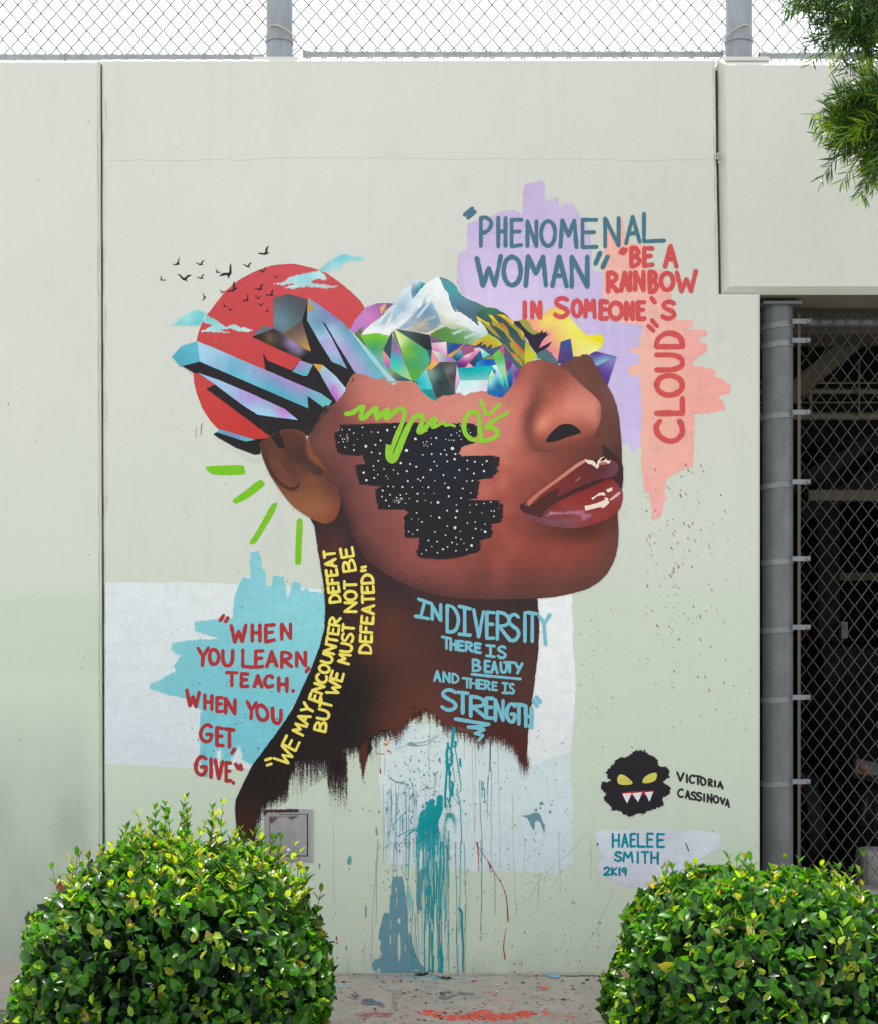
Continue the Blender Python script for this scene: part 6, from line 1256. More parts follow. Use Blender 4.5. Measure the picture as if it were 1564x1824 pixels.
for x, y0, y1, w in ((730,-60,700,1.6),(760,-40,560,1.2),(812,-40,560,1.3),(836,100,1330,2.0),(855,150,900,1.8),(880,-60,1330,2.6),(905,-40,1330,2.8),(925,-20,1180,1.6),(945,150,1330,2.3),(965,300,1320,1.8),(985,-60,1330,3.0),(1000,-60,1200,2.4),(1015,-60,400,2.4),(1030,120,620,1.4),(1060,-40,1200,1.1),(1075,780,1320,1.6),(1085,-40,400,.9),(1150,-60,1030,1.5),(1165,800,1330,1.5),(1205,-60,900,1.6),(1240,-60,900,1.3),(1250,600,1330,.9),(1420,-80,980,1.3),(835,600,1300,2.4),(860,620,1330,2.0),(895,900,1320,3.4),(915,1150,1330,3.0),(975,820,1330,3.4),(1000,1000,1320,2.2),(1010,1180,1330,3.2),(620,-60,330,1.1),(530,-60,330,.8),(490,-60,330,.8),(320,-100,800,1.1),(690,560,1300,1.4),(740,640,1200,1.2),(715,700,1330,1.4),(730,950,1330,1.2),(1180,1050,1330,1.1),(845,420,760,2.6),(870,380,700,2.4),(890,420,800,2.6),(910,480,900,2.0),(950,480,800,2.2)):
    its.append(('M', x, y0, y1, w))
drips(its, (24, 150, 156), 7)
its = []
for k in range(44): its.append(('L', rg.gauss(870, 170), rg.uniform(1500, 1700), rg.uniform(1850, 3300), rg.uniform(.6, 1.5)))
drips(its, (40, 158, 164), 7)
its = []
for k in range(26): its.append(('L', rg.uniform(180, 660), rg.uniform(850, 1300), rg.uniform(1500, 2100), rg.uniform(.5, .9)))
for x, y0, y1, w in ((355,830,1150,1.0),(405,850,1300,.9),(490,850,1550,.9),(545,900,1250,1.0),(615,960,1200,1.2),(300,1010,1600,.9),(370,1120,1380,.7),(775,940,1250,.8),(840,930,1100,.6),(920,760,1000,.8)): its.append(('L', x, y0, y1, w))
drips(its, (120, 158, 172), 6)
its = [('L', 845, -60, 730, .9), ('L', 1345, 90, 480, .9), ('L', 1470, 120, 1500, .6), ('L', 205, 480, 720, .7), ('L', 995, 480, 560, 1.0), ('L', 1230, 60, 140, .7), ('L', 1120, 150, 300, .6), ('Q', 985, 120, 800, .6), ('Q', 1060, 400, 1050, .5), ('Q', 860, 100, 700, .5)]
drips(its, (150, 112, 108), 6)
drips([('Q', 945, 100, 280, 2.2), ('Q', 948, 260, 820, .8), ('Q', 940, 120, 500, .8), ('Q', 930, 310, 400, 1.0), ('Q', 965, 820, 1050, 1.0)], (62, 88, 98), 7)
drips([('Q', 1205, 830, 1030, .7), ('Q', 1130, 640, 830, .5), ('Q', 1310, 600, 930, .5), ('Q', 1480, 660, 860, .5), ('Q', 1520, 1140, 1170, .8), ('Q', 268, 1200, 1330, .6), ('Q', 180, 1300, 1360, .6), ('Q', 330, 760, 1300, .7), ('Q', 100, 560, 1000, .4)], (120, 132, 126), 6)
drips([('Q', 885, 330, 1190, 1.2), ('Q', 895, 330, 420, 1.6), ('Q', 910, 370, 450, 2.0), ('Q', 905, 340, 380, 2.4), ('Q', 925, 450, 540, .8)], (20, 140, 148), 7)
for a, b, c, d in ((1180, 640, 1215, 720), (1190, 700, 1235, 1250)): pass
union_mesh('paint_splash', sq('M', [(1190,650),(1215,700),(1215,820),(1222,940),(1230,1080),(1228,1250),(1230,1330)], 3.6, tp=lambda u: 1.5-.9*abs(u-.1)), (60, 140, 158), 7)
P = []
for q, w in (([(510,1240),(420,1330),(310,1450)], 1.0), ([(510,1240),(510,1500),(500,1700)], 1.2), ([(460,1300),(455,1420),(450,1520)], 1.5), ([(600,1310),(570,1370),(590,1420)], 1.6), ([(280,1520),(245,1560),(250,1600)], 1.4), ([(370,1670),(355,1720),(365,1800)], 1.4), ([(640,1470),(500,1540),(380,1600)], 1.2), ([(620,1500),(540,1570)], 2.2), ([(300,1690),(180,1780)], .7)): P += sq('L', q, w)
union_mesh('paint_drip', P, (40, 140, 152), 7)
# grey blue flung marks
def blob(tile, cx, cy, rx, ry, n=9): return t(tile, [(cx+rx*math.cos(2*math.pi*k/n)*rg.uniform(.55, 1.25), cy+ry*math.sin(2*math.pi*k/n)*rg.uniform(.55, 1.25)) for k in range(n)])
P = [blob('L', x, y, a, b) for x, y, a, b in ((585,285,60,38),(540,290,30,20),(640,300,40,26),(285,770,18,18),(385,830,34,16),(470,840,30,12),(525,865,28,20),(600,870,14,34),(640,880,12,20),(480,985,24,14),(600,1010,34,32),(570,1050,16,20),(630,1100,10,70),(800,900,34,26),(760,930,16,14),(920,705,30,26),(715,755,16,10),(740,830,14,8),(585,455,16,10),(695,525,16,26),(725,385,10,24),(460,398,10,8),(585,655,9,9),(230,1215,24,36),(230,1270,6,26),(90,1530,18,44),(270,950,10,30),(290,1040,16,40),(240,985,12,26),(365,1135,12,16),(310,1140,8,12),(435,1145,6,8),(330,1500,14,20),(510,1590,14,40),(440,1690,10,24),(500,1700,30,18),(750,1180,26,18))]
for q, w in (([(285,770),(340,810),(470,845),(545,880)], 1.6), ([(820,915),(900,905),(935,840),(925,730)], .9), ([(640,270),(760,255),(880,215),(970,160)], 1.6), ([(660,300),(800,290),(900,230)], 1.2), ([(370,350),(470,320),(520,300)], .8), ([(250,960),(300,1040),(310,1140)], 1), ([(600,900),(640,960),(670,1010)], 1)): P += sq('L', q, w)
union_mesh('paint_splash', P, (126, 160, 168), 6, label='grey blue flung paint marks')
paint('paint_wash', rough(t('L', [(650,270),(780,215),(900,130),(960,60),(1000,20),(1030,40),(1000,140),(930,210),(820,280),(680,315)]), 2, 1), (150, 180, 184), 5, feather=6, cov=.62, under=(214, 227, 226))
P = [rough(t('Q', q), 1.2, .3) for q in ([(1113,523),(1150,515),(1175,505),(1205,505),(1218,540),(1235,575),(1233,620),(1222,590),(1210,555),(1195,545),(1180,560),(1180,600),(1165,585),(1150,550),(1140,532)],)]+[blob('Q', x, y, a, b) for x, y, a, b in ((1215,455,12,11),(1188,490,9,9),(1262,500,9,12),(1270,462,7,4),(1276,440,5,4),(1210,480,6,6),(1132,650,7,5),(1182,655,5,4))]
union_mesh('paint_splash', P, (112, 150, 160), 6, label='grey blue splat right of the drips')
# turquoise-pale run beside the big splash
paint('paint_wash', catmull(t('M', [(640,380),(690,500),(690,620),(660,780),(655,910),(640,900),(638,700),(625,540)]), 3), [(t1('M',660,560),(120,190,195)),(t1('M',650,850),(130,190,205))], 6, feather=4, cov=.95, mat=M_THIN)
# orange dabs, pink and red marks
P = [blob('L', x, y, a, b) for x, y, a, b in ((215,225,24,16),(285,222,20,16),(250,260,22,14),(215,290,32,20),(260,385,30,18),(285,410,18,10),(250,350,8,6),(335,392,5,4),(165,300,6,5))]+stroke_polys(t('L', [(100,423),(150,422),(200,428)]), 2)
union_mesh('paint_fleck', P, (212, 126, 52), 7)
P = sq('Q', [(872,662),(878,720),(880,780),(882,826)], 1.9, tp=lambda u: 1.3-1.0*u)+sq('Q', [(868,670),(880,690),(930,765),(960,820),(1000,880),(1020,930)], 1.0)+sq('Q', [(938,780),(944,830)], 1.6, tp=lambda u: 1.4-1.2*u)+sq('Q', [(930,765),(950,800)], 2.2)+sq('Q', [(1020,920),(1030,970),(1035,1030),(1038,1085)], 1.8, tp=lambda u: .7+.6*u)+sq('Q', [(1028,1120),(1018,1180),(1014,1230),(1022,1290)], 1.5, tp=lambda u: .4+1.0*u)+sq('H', [(1090,1280),(1100,1310),(1106,1330)], 2.2)+[blob('L', 140, 670, 12, 40), blob('L', 678, 1020, 9, 12), blob('Q', 118, 1180, 5, 14), blob('Q', 122, 1200, 4, 9), blob('Q', 1072, 1358, 7, 4)]
union_mesh('red_streak', P, (168, 46, 46), 7, label='thin red paint streak running down at the right of the drips')
union_mesh('paint_fleck', [blob('L', 255, 738, 14, 10)]+stroke_polys(t('A', [(362,1296),(354,1330),(354,1378)]), 1.6, 2), (190, 70, 90), 5)
union_mesh('paint_fleck', stroke_polys(t('A', [(322,1320),(318,1350),(316,1395)]), 1.2, 2)+[blob('A', 460, 718, 6, 7)], (130, 150, 175), 5)
union_mesh('paint_fleck', [blob('Q', 188, 765, 12, 30), blob('Q', 334, 605, 7, 24), blob('Q', 172, 1230, 6, 14), blob('Q', 275, 1030, 5, 40), blob('Q', 1385, 988, 4, 12), blob('Q', 1110, 1310, 4, 14), blob('Q', 740, 1130, 6, 8), blob('Q', 28, 790, 4, 20)], (110, 160, 162), 5)
paint('pale_scrub', catmull(t('Q', [(1420,740),(1500,670),(1520,680),(1440,750),(1400,765)]), 3), (200, 202, 160), 4, feather=4, cov=.4, mat=M_THIN)
# flecks
def flecks(n, fx, fy, size, el, ang, cols, layer, keep=lambda x, y: True):
    polys = []; cs = []
    while len(polys) < n:
        x, y = fx(), fy()
        if not keep(x, y): continue
        s = size(); a = R(ang()); e = el()
        polys.append([(x+s*(e*math.cos(b)*math.cos(a)-math.sin(b)*math.sin(a)), y+s*(e*math.cos(b)*math.sin(a)+math.sin(b)*math.cos(a))) for b in (0, 1.05, 2.1, 3.14, 4.2, 5.25)])
        cs.append(cols[rg.randrange(len(cols))])
    sep_mesh('paint_fleck', polys, cs, layer)
RB = [(136, 92, 84), (162, 118, 108), (182, 150, 138), (120, 104, 96), (186, 166, 152), (194, 182, 168)]
flecks(170, lambda: rg.gauss(1205, 48), lambda: rg.gauss(980, 105), lambda: abs(rg.gauss(.5, .22))+.2, lambda: rg.uniform(1.8, 5), lambda: rg.uniform(50, 75), RB, 7, lambda x, y: x < 1343 and (x > 1150) and 800 < y < 1250)
flecks(110, lambda: rg.uniform(1030, 1343), lambda: rg.uniform(1080, 1340), lambda: abs(rg.gauss(.4, .2))+.2, lambda: rg.uniform(1.2, 4), lambda: rg.uniform(45, 80), RB, 7)
flecks(420, lambda: rg.uniform(585, 1345), lambda: 1735-abs(rg.gauss(0, 130)), lambda: abs(rg.gauss(.35, .25))+.2, lambda: rg.uniform(1, 2), lambda: rg.uniform(60, 120), [(90, 84, 80), (120, 112, 104), (70, 66, 66), (130, 80, 70), (150, 140, 128)], 8)
flecks(260, lambda: rg.uniform(675, 1015), lambda: rg.uniform(1300, 1600), lambda: abs(rg.gauss(.3, .25))+.2, lambda: rg.uniform(1, 3), lambda: rg.uniform(60, 120), [(90, 120, 130), (70, 90, 98), (110, 130, 138), (80, 76, 76), (140, 110, 105)], 8)
flecks(60, lambda: rg.uniform(340, 560), lambda: rg.uniform(1180, 1370), lambda: abs(rg.gauss(.4, .25))+.2, lambda: rg.uniform(1, 2.5), lambda: rg.uniform(40, 80), [(50, 60, 66), (60, 80, 84)], 7, lambda x, y: x < 560-(y-1180)*.6)
flecks(60, lambda: rg.uniform(190, 1270), lambda: rg.uniform(300, 1700), lambda: abs(rg.gauss(.35, .2))+.2, lambda: rg.uniform(1, 2.5), lambda: rg.uniform(60, 110), [(120, 120, 118), (150, 120, 112), (100, 104, 104)], 8, lambda x, y: x < 330 or (x < 560 and 860 < y))
flecks(70, lambda: rg.uniform(-200, 170), lambda: rg.uniform(200, 1690), lambda: abs(rg.gauss(.4, .3))+.2, lambda: rg.uniform(1, 3), lambda: rg.uniform(60, 110), [(130, 134, 130), (110, 114, 110), (150, 152, 148)], 2)
P = [blob('L', rg.gauss(900, 260), rg.gauss(900, 420), rg.uniform(3, 12), rg.uniform(5, 26)) for k in range(70)]
union_mesh('paint_splash', P, (18, 152, 160), 7)
flecks(320, lambda: rg.gauss(755, 48), lambda: rg.gauss(1480, 95), lambda: abs(rg.gauss(.5, .4))+.25, lambda: rg.uniform(1, 2.6), lambda: rg.uniform(60, 120), [(14, 150, 158), (40, 160, 166), (90, 150, 164)], 8, lambda x, y: 1300 < y < 1730)
# brown smear over the steel box
bxm = lambda y: wall_map(y)
paint('paint_smear', rough(t('N', [(352,645),(610,640),(612,668),(540,672),(390,672),(360,700)]), 1.5, .5), (70, 46, 44), 0, parent=BOX, mapf=wall_map(-0.0068), feather=2, cov=1, grid=1.4, under=(150, 146, 150))
paint('paint_smear', rough(t('N', [(388,688),(612,685),(610,700),(560,730),(520,705),(470,712),(420,760),(385,740)]), 1.5, .5), (96, 70, 72), 0, parent=BOX, mapf=wall_map(-0.0046), feather=4, cov=.8, grid=1.5, under=(150, 146, 150))

# ---------------------------------------------------------------- paint on the pavement
def gmap(z):
    def f(Q):
        d = FPX*(CAM_H-z)/(Q[:, 1]-1095.0)
        return np.stack([(Q[:, 0]-782)*d/FPX, d-CAM_D, np.full(len(Q), z)], 1)
    return f
def U(*pts): return [(540+a/2.793, 1640+b/2.793) for a, b in pts]
def M_DRYG():
    t_ = NT('ground_paint')
    a = t_.N('ShaderNodeVertexColor'); a.layer_name = 'Col'
    cv = t_.N('ShaderNodeAttribute'); cv.attribute_name = 'Cov'
    n = t_.math('ADD', t_.math('MULTIPLY', t_.noise(75, 5, .75, (.7, 1, 1)), .6), t_.math('MULTIPLY', t_.noise(22, 3, .6), .4))
    fac = t_.ramp(t_.math('SUBTRACT', cv.outputs['Fac'], t_.ramp(n, .33, .66)), -.05, .05)
    t_.set(t_.mix(fac, pave_colour(t_), a.outputs['Color']), .85, 0, .25); t_.bump(t_.noise(150, 4, .7), .3, .003)
    return t_.m
MG = M_DRYG()
def gp(pts, col, z, cov, feather, nm='ground_paint', am=.6):
    paint(nm, rough(catmull(U(*pts), 3), 2, am), col, 0, parent=PAVE, mapf=gmap(z), feather=feather, cov=cov, mat=MG, grid=2.6, trim=True)
gp([(560,440),(640,425),(760,450),(880,425),(1000,440),(1130,425),(1180,440),(1240,470),(1150,490),(1050,512),(900,515),(720,512),(600,490),(540,470)], (206, 84, 68), .0045, .70, 10)
gp([(440,470),(560,430),(700,410),(1000,400),(1250,430),(1420,440),(1500,480),(1400,514),(1100,520),(700,520),(500,505)], (196, 92, 76), .004, .36, 10)
gp([(900,330),(1000,360),(1100,400),(1050,420),(940,410)], (214, 90, 74), .0045, .42, 8)
gp([(1160,325),(1200,320),(1225,335),(1190,345)], (216, 90, 64), .005, .9, 3)
gp([(1180,440),(1225,445),(1240,465),(1190,470)], (216, 90, 74), .005, .7, 3)
gp([(250,450),(330,435),(450,440),(470,470),(440,500),(300,505),(240,480)], (158, 100, 96), .0035, .6, 9)
gp([(640,380),(680,355),(720,330),(760,350),(800,330),(870,355),(900,380),(800,385),(740,400),(700,410),(660,400)], (120, 112, 112), .004, .7, 8)
gp([(290,395),(320,382),(350,392),(405,412),(395,424),(340,415),(300,415)], (82, 108, 122), .006, 1.0, 1.6)
gp([(200,372),(250,365),(285,365),(270,390),(230,380)], (104, 94, 92), .006, .85, 3)
gp([(140,268),(500,262),(860,268),(1100,266),(1150,276),(860,300),(700,310),(560,300),(400,290),(150,290)], (112, 170, 188), .0035, .62, 7)
gp([(400,330),(460,310),(500,330),(470,350),(410,348)], (130, 178, 190), .004, .5, 5)
gp([(150,310),(215,305),(215,330),(160,335)], (120, 170, 184), .004, .5, 4)
gp([(560,340),(700,310),(850,310),(840,350),(620,380)], (130, 176, 190), .0036, .35, 10)
gp([(1160,360),(1290,355),(1330,385),(1200,395)], (130, 165, 178), .004, .45, 8)
gp([(1130,345),(1180,345),(1190,370),(1140,375)], (200, 170, 120), .0046, .5, 4)
gp([(1215,268),(1260,262),(1280,280),(1230,284)], (116, 170, 200), .006, .9, 2)
gp([(150,290),(500,285),(1500,290),(1500,500),(150,500)], (140, 116, 106), .0028, .26, 20)
gp([(1300,360),(1500,330),(1500,420),(1350,430)], (176, 140, 120), .003, .25, 14)
gp([(60,262),(760,262),(1560,262),(1560,272),(760,273),(60,273)], (84, 82, 78), .0052, .62, 2.5)
gp([(60,480),(700,505),(1500,505),(1500,517),(60,517)], (90, 84, 84), .0032, .35, 4)
polys = []; cs = []
for k in range(420):
    x, y = 540+rg.uniform(40, 1540)/2.793, 1640+rg.uniform(275, 512)/2.793
    s_ = abs(rg.gauss(.7, .6))+.3; a = rg.uniform(0, 3)
    polys.append([(x+s_*rg.uniform(1.2, 2.4)*math.cos(b), y+s_*rg.uniform(.35, .6)*math.sin(b)) for b in (0, .9, 1.8, 2.7, 3.6, 4.5, 5.4)])
    cs.append(rg.choice([(214, 92, 76), (200, 96, 84), (84, 78, 78), (110, 96, 92), (120, 168, 184), (206, 204, 200), (150, 84, 76), (212, 160, 96), (70, 66, 66)]))
sep_mesh('ground_fleck', polys, cs, 0, parent=PAVE, mapf=gmap(.0075))
# fallen leaves and scraps
def scrap(name, px, py, L, W, ang, col, label, curl=.35, hue=None):
    c = on_ground(px, py); n = 9; V = []; F = []
    for i in range(n):
        u = i/(n-1); w = W*math.sin(math.pi*min(.98, u*.95+.03))**.7
        for j, s_ in enumerate((-1, -.5, 0, .5, 1)):
            x = (u-.5)*L; y = s_*w/2; z = .004+curl*L*.5*((u-.5)**2)*1.3+abs(s_)*W*.18*curl*2+.002*math.sin(u*13+s_*3)
            V.append((c.x+x*math.cos(ang)-y*math.sin(ang), c.y+x*math.sin(ang)+y*math.cos(ang), z+.002))
    for i in range(n-1):
        for j in range(4): F.append((i*5+j, i*5+j+1, (i+1)*5+j+1, (i+1)*5+j))
    o = link(name, mesh_from(name, V, F, True), mat_simple('scrap_'+name, col, .6, 0, .2, 60))
    md = o.modifiers.new('s', 'SOLIDIFY'); md.thickness = .0012
    tag(o, label, 'leaf')
scrap('dry_leaf', 751, 1739, .062, .03, .25, (.035, .025, .022), 'dark brown curled dry leaf lying at the foot of the wall under the turquoise drips')
scrap('dead_leaf', 792, 1745, .055, .024, -.15, (.045, .045, .048), 'grey black shrivelled leaf on the pavement just right of the brown one')
scrap('green_leaf', 662, 1733, .032, .018, .5, (.03, .10, .03), 'small fresh green leaf fallen against the wall left of the pavement joint')
for k_, (px_, py_, L_, c_, lb_) in enumerate(((612, 1752, .022, (.06, .03, .012), 'small brown leaf scrap on the pavement near the left bush'), (1046, 1748, .026, (.07, .045, .02), 'small tan leaf scrap on the pavement near the right bush'), (955, 1741, .016, (.03, .022, .018), 'tiny dark leaf scrap at the wall foot right of the drips'), (668, 1800, .018, (.08, .05, .02), 'tiny tan leaf scrap on the pavement left of the joint'))):
    scrap('leaf_scrap', px_, py_, L_, L_*.5, .7*k_, c_, lb_)
scrap('leaf_bit', 787, 1772, .018, .013, .2, (.05, .08, .02), 'tiny olive green leaf bit lying on the dark grey stain')
# ---------------------------------------------------------------- foliage
def mat_leaf(name, gloss=.32, trans=.34):
    t_ = NT(name)
    a = t_.N('ShaderNodeVertexColor'); a.layer_name = 'Col'
    g = t_.N('ShaderNodeNewGeometry')
    back = t_.mix(g.outputs['Backfacing'], (1, 1, 1), (1.25, 1.2, .95))
    col = t_.mix(1.0, a.outputs['Color'], back, 'MULTIPLY')
    f = t_.ramp(t_.noise(140, 3, .6), .3, .7, .85, 1.15)
    col = t_.scale_col(col, f)
    t_.set(col, gloss, 0, .38)
    tl_ = t_.N('ShaderNodeBsdfTranslucent')
    tc = t_.mix(1.0, col, (1.9, 1.75, .55), 'MULTIPLY'); t_.l.new(tc, tl_.inputs['Color'])
    mx = t_.N('ShaderNodeMixShader'); mx.inputs[0].default_value = trans
    t_.l.new(t_.b.outputs[0], mx.inputs[1]); t_.l.new(tl_.outputs[0], mx.inputs[2]); t_.l.new(mx.outputs[0], t_.out.inputs[0])
    return t_.m
M_LEAF = mat_leaf('bush_leaf', .33, .38); M_NEEDLE = mat_leaf('tree_leaf', .45, .36)
M_TWIG = mat_simple('twig_bark', (.085, .055, .032), .8, 0, .25, 60)
M_BARK = mat_simple('trunk_bark', (.12, .09, .065), .9, 0, .35, 25, .6, 60, (1, 1, .3))

def unit(v): return v/(np.linalg.norm(v, axis=-1, keepdims=True)+1e-9)
def leaves_mesh(name, base, axis, nrm, L, W, col, mat, parent, fold=.22, curl=.16, slim=False):
    """one mesh of many folded leaves; base, axis (along the leaf) and nrm are Nx3"""
    n = len(base); axis = unit(axis); side = unit(np.cross(nrm, axis)); nrm = unit(np.cross(axis, side))
    L = L[:, None]; W = W[:, None]
    def pt(u, s, h): return base+axis*(u*L)+side*(s*W)+nrm*(h*L)
    if slim:
        P = np.stack([pt(0, -.12, 0), pt(0, .12, 0), pt(.35, .5, -curl*.2), pt(.35, -.5, -curl*.2), pt(.75, .38, -curl*.6), pt(.75, -.38, -curl*.6), pt(1, 0, -curl*1.1)], 1)
        tmpl = [(0, 1, 2, 3), (3, 2, 4, 5), (5, 4, 6)]; k = 7
    else:
        f = fold*W/L
        P = np.stack([pt(0, 0, 0), pt(.3, 0, -curl*.10), pt(.66, 0, -curl*.38), pt(1, 0, -curl),
                      pt(.24, -.43, f*.9-curl*.08), pt(.64, -.45, f*.9-curl*.32), pt(.24, .43, f*.9-curl*.08), pt(.64, .45, f*.9-curl*.32)], 1)
        tmpl = [(0, 4, 1), (4, 5, 2, 1), (5, 3, 2), (0, 1, 6), (1, 2, 7, 6), (2, 3, 7)]; k = 8
    V = P.reshape(-1, 3)
    off = (np.arange(n)*k)[:, None]
    flat = np.concatenate([np.array(q) for q in tmpl]); loops = (off+flat[None]).ravel()
    tot = np.array([len(q) for q in tmpl]); st = np.r_[0, np.cumsum(tot)[:-1]]
    starts = ((np.arange(n)*len(flat))[:, None]+st[None]).ravel(); totals = np.tile(tot, n)
    me = fast_mesh(name, V, loops, starts, totals, smooth=not slim)
    ca = me.color_attributes.new('Col', 'FLOAT_COLOR', 'POINT')
    c = np.ones((n, k, 4), np.float32); c[:, :, :3] = col[:, None, :]
    ca.data.foreach_set('color', c.ravel())
    return link(name, me, mat, parent)
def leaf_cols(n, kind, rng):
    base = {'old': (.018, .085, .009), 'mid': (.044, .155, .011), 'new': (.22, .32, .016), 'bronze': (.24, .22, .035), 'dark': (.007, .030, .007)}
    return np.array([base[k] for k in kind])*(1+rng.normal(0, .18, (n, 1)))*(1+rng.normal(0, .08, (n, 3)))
def bush(label, cx, cy, rx, ry, h, n, seed, shoots, bumps, p=2.6, base_z=-.13, group='clipped bushes in front of the wall'):
    rng = np.random.default_rng(seed); rr = random.Random(seed)
    root = tag(empty('bush', (cx, cy, base_z)), label, 'bush', group)
    hh = h*.62
    def radius(d):                              # superellipsoid with lumps
        q = (np.abs(d[:, 0]/rx)**p+np.abs(d[:, 1]/ry)**p+np.abs(d[:, 2]/hh)**p)**(-1/p)
        lump = 1+.035*np.sin(d[:, 0]*9+seed)+.03*np.sin(d[:, 1]*11+2*seed)+.03*np.sin(d[:, 2]*10+d[:, 0]*6)
        return q*lump
    zc = base_z+h*.38
    d = unit(rng.normal(0, 1, (n, 3))); d[:, 2] = np.where(d[:, 2] < -.75, -d[:, 2], d[:, 2]); d = unit(d)
    r = radius(d)
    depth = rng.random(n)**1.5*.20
    pos = d*(r-depth)[:, None]+np.array([cx, cy, zc])
    for (bx_, by_, br, bh) in bumps:            # uneven top
        w = np.exp(-((pos[:, 0]-bx_)**2+(pos[:, 1]-by_)**2)/br**2); pos[:, 2] += bh*w*np.clip((pos[:, 2]-zc)/hh, 0, 1)
    keep = pos[:, 2] > base_z+.02
    pos, d, depth = pos[keep], d[keep], depth[keep]; n = len(pos)
    # leaves face out and up; blades lean outwards
    out = unit(d*np.array([1, 1, .8])+np.array([0, 0, .45])+rng.normal(0, .55, (n, 3)))
    ax = unit(np.cross(out, rng.normal(0, 1, (n, 3))))
    ax = unit(ax+d*.55+np.array([0, 0, .55])+rng.normal(0, .25, (n, 3)))
    nr = unit(out-ax*(out*ax).sum(1, keepdims=True))
    u = rng.random(n); outer = depth < .045
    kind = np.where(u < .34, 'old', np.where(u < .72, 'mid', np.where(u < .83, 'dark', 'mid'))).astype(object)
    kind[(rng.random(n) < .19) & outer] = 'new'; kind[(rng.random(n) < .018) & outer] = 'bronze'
    kind[(~outer) & (rng.random(n) < .75)] = 'dark'  # inner leaves mostly dark: shade of the gaps is put into their colour
    L = rng.uniform(.035, .060, n)*(1-.25*(kind == 'new')); W = L*rng.uniform(.52, .68, n)
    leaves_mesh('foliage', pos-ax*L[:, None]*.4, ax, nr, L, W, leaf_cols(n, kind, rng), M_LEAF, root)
    # inner twigs and stems
    mb = MB()
    for k in range(70):
        dd = unit(rng.normal(0, 1, 3)); dd[2] = abs(dd[2])*.9+.1; dd = unit(dd)
        e = np.array([cx, cy, zc])+dd*(radius(dd[None])[0]-.02)
        b = np.array([cx+rr.uniform(-.1, .1), cy+rr.uniform(-.1, .1), base_z-.01]); m = (b*.45+e*.55)+rng.normal(0, .04, 3)
        mb.tube([tuple(b), tuple(m), tuple(e)], [.009, .005, .002], 5)
    mb.build('branches', M_TWIG, root)
    # young shoots that stick out of the clipped surface
    mb = MB(); B = []; A = []; Nn = []; LL = []; kk = []
    for (sx, sy, sl) in shoots:
        dd = np.array([[sx-cx, sy-cy, 0.0]]); q = 1-abs(dd[0, 0]/rx)**p-abs(dd[0, 1]/ry)**p
        z0 = zc+hh*max(q, 0.02)**(1/p)
        for (bx_, by_, br, bh) in bumps: z0 += bh*math.exp(-((sx-bx_)**2+(sy-by_)**2)/br**2)
        lean = np.array([dd[0, 0]*.35+rr.uniform(-.15, .15), dd[0, 1]*.35+rr.uniform(-.15, .15), 1.0]); lean = unit(lean)
        p0 = np.array([sx, sy, z0-.07]); p1 = p0+lean*(sl+.07); bend = rng.normal(0, .008, 3)
        mb.tube([tuple(p0), tuple((p0+p1)/2+bend), tuple(p1)], [.0022, .0016, .0009], 5)
        m = max(3, int(sl/.026)); sp_ = rr.uniform(0, 6)
        for i in range(m):
            uu = .35+.65*i/(m-1); c = p0+(p1-p0)*uu+bend*(1-abs(2*uu-1))
            for s_ in (0, 1):
                a = sp_+i*1.45+s_*math.pi
                o_ = np.array([math.cos(a), math.sin(a), .0]); ax_ = unit(o_*(.9-.4*uu)+lean*(.55+.5*uu))
                B.append(c); A.append(ax_); Nn.append(unit(lean-o_*.25)); LL.append((.066-.030*uu)*rr.uniform(.7, 1.2)); kk.append(rr.choice(['new', 'new', 'mid', 'mid', 'mid', 'bronze', 'mid', 'old']))
        B.append(p1); A.append(lean+rng.normal(0, .15, 3)); Nn.append(rng.normal(0, 1, 3)); LL.append(.02); kk.append('new')
    if B:
        mb.build('shoot_stems', M_TWIG, root)
        LL = np.array(LL)
        leaves_mesh('shoot_leaves', np.array(B), np.array(A), np.array(Nn), LL, LL*.46, leaf_cols(len(B), np.array(kk, object), rng), M_LEAF, root)
    return root
def shoots_for(cx, cy, rx, ry, n, seed, lo, hi):
    rr = random.Random(seed); out = []
    while len(out) < n:
        a, q = rr.uniform(0, 6.28), rr.random()**.6*.93
        out.append((cx+rx*q*math.cos(a), cy+ry*q*math.sin(a), rr.uniform(lo, hi)))
    return out
LBX, LBY = at(314, 1600, -1.31).x, -1.31
sh = shoots_for(LBX, LBY, .48, .47, 110, 5, .02, .09)
for px, py, L in ((262, 1440, .15), (300, 1412, .20), (312, 1408, .21), (290, 1440, .16), (330, 1440, .14), (245, 1470, .10), (268, 1450, .13), (340, 1450, .14), (372, 1440, .17), (384, 1430, .19), (366, 1455, .13), (280, 1425, .17), (322, 1430, .17), (430, 1465, .11), (450, 1475, .10), (490, 1480, .11), (505, 1475, .11), (150, 1500, .08), (475, 1500, .10), (515, 1495, .09), (420, 1470, .09), (545, 1520, .08), (560, 1540, .08), (220, 1480, .08), (352, 1470, .1), (305, 1450, .15)):
    y = -1.12+random.uniform(-.12, .12); sh.append(((px-782)*(CAM_D+y)/FPX, y, L*.82))
bush('rounded clipped bush at the lower left, taller, with young shoots rising from its top', LBX, LBY, .508, .52, .865, 20000, 11, sh, [(at(330, 0, -1.2).x, -1.2, .22, .035)], p=3.3)
RBX, RBY = at(1378, 1600, -1.31).x, -1.31
sh = shoots_for(RBX, RBY, .5, .48, 60, 6, .01, .05)
for px, L in ((1520, .10), (1185, .05), (1300, .05), (1390, .05)):
    y = -1.1; sh.append(((px-782)*(CAM_D+y)/FPX, y, L))
bush('broad flat topped clipped bush at the lower right in front of the fence post', RBX, RBY, .565, .55, .80, 21500, 12, sh, [], p=3.0)
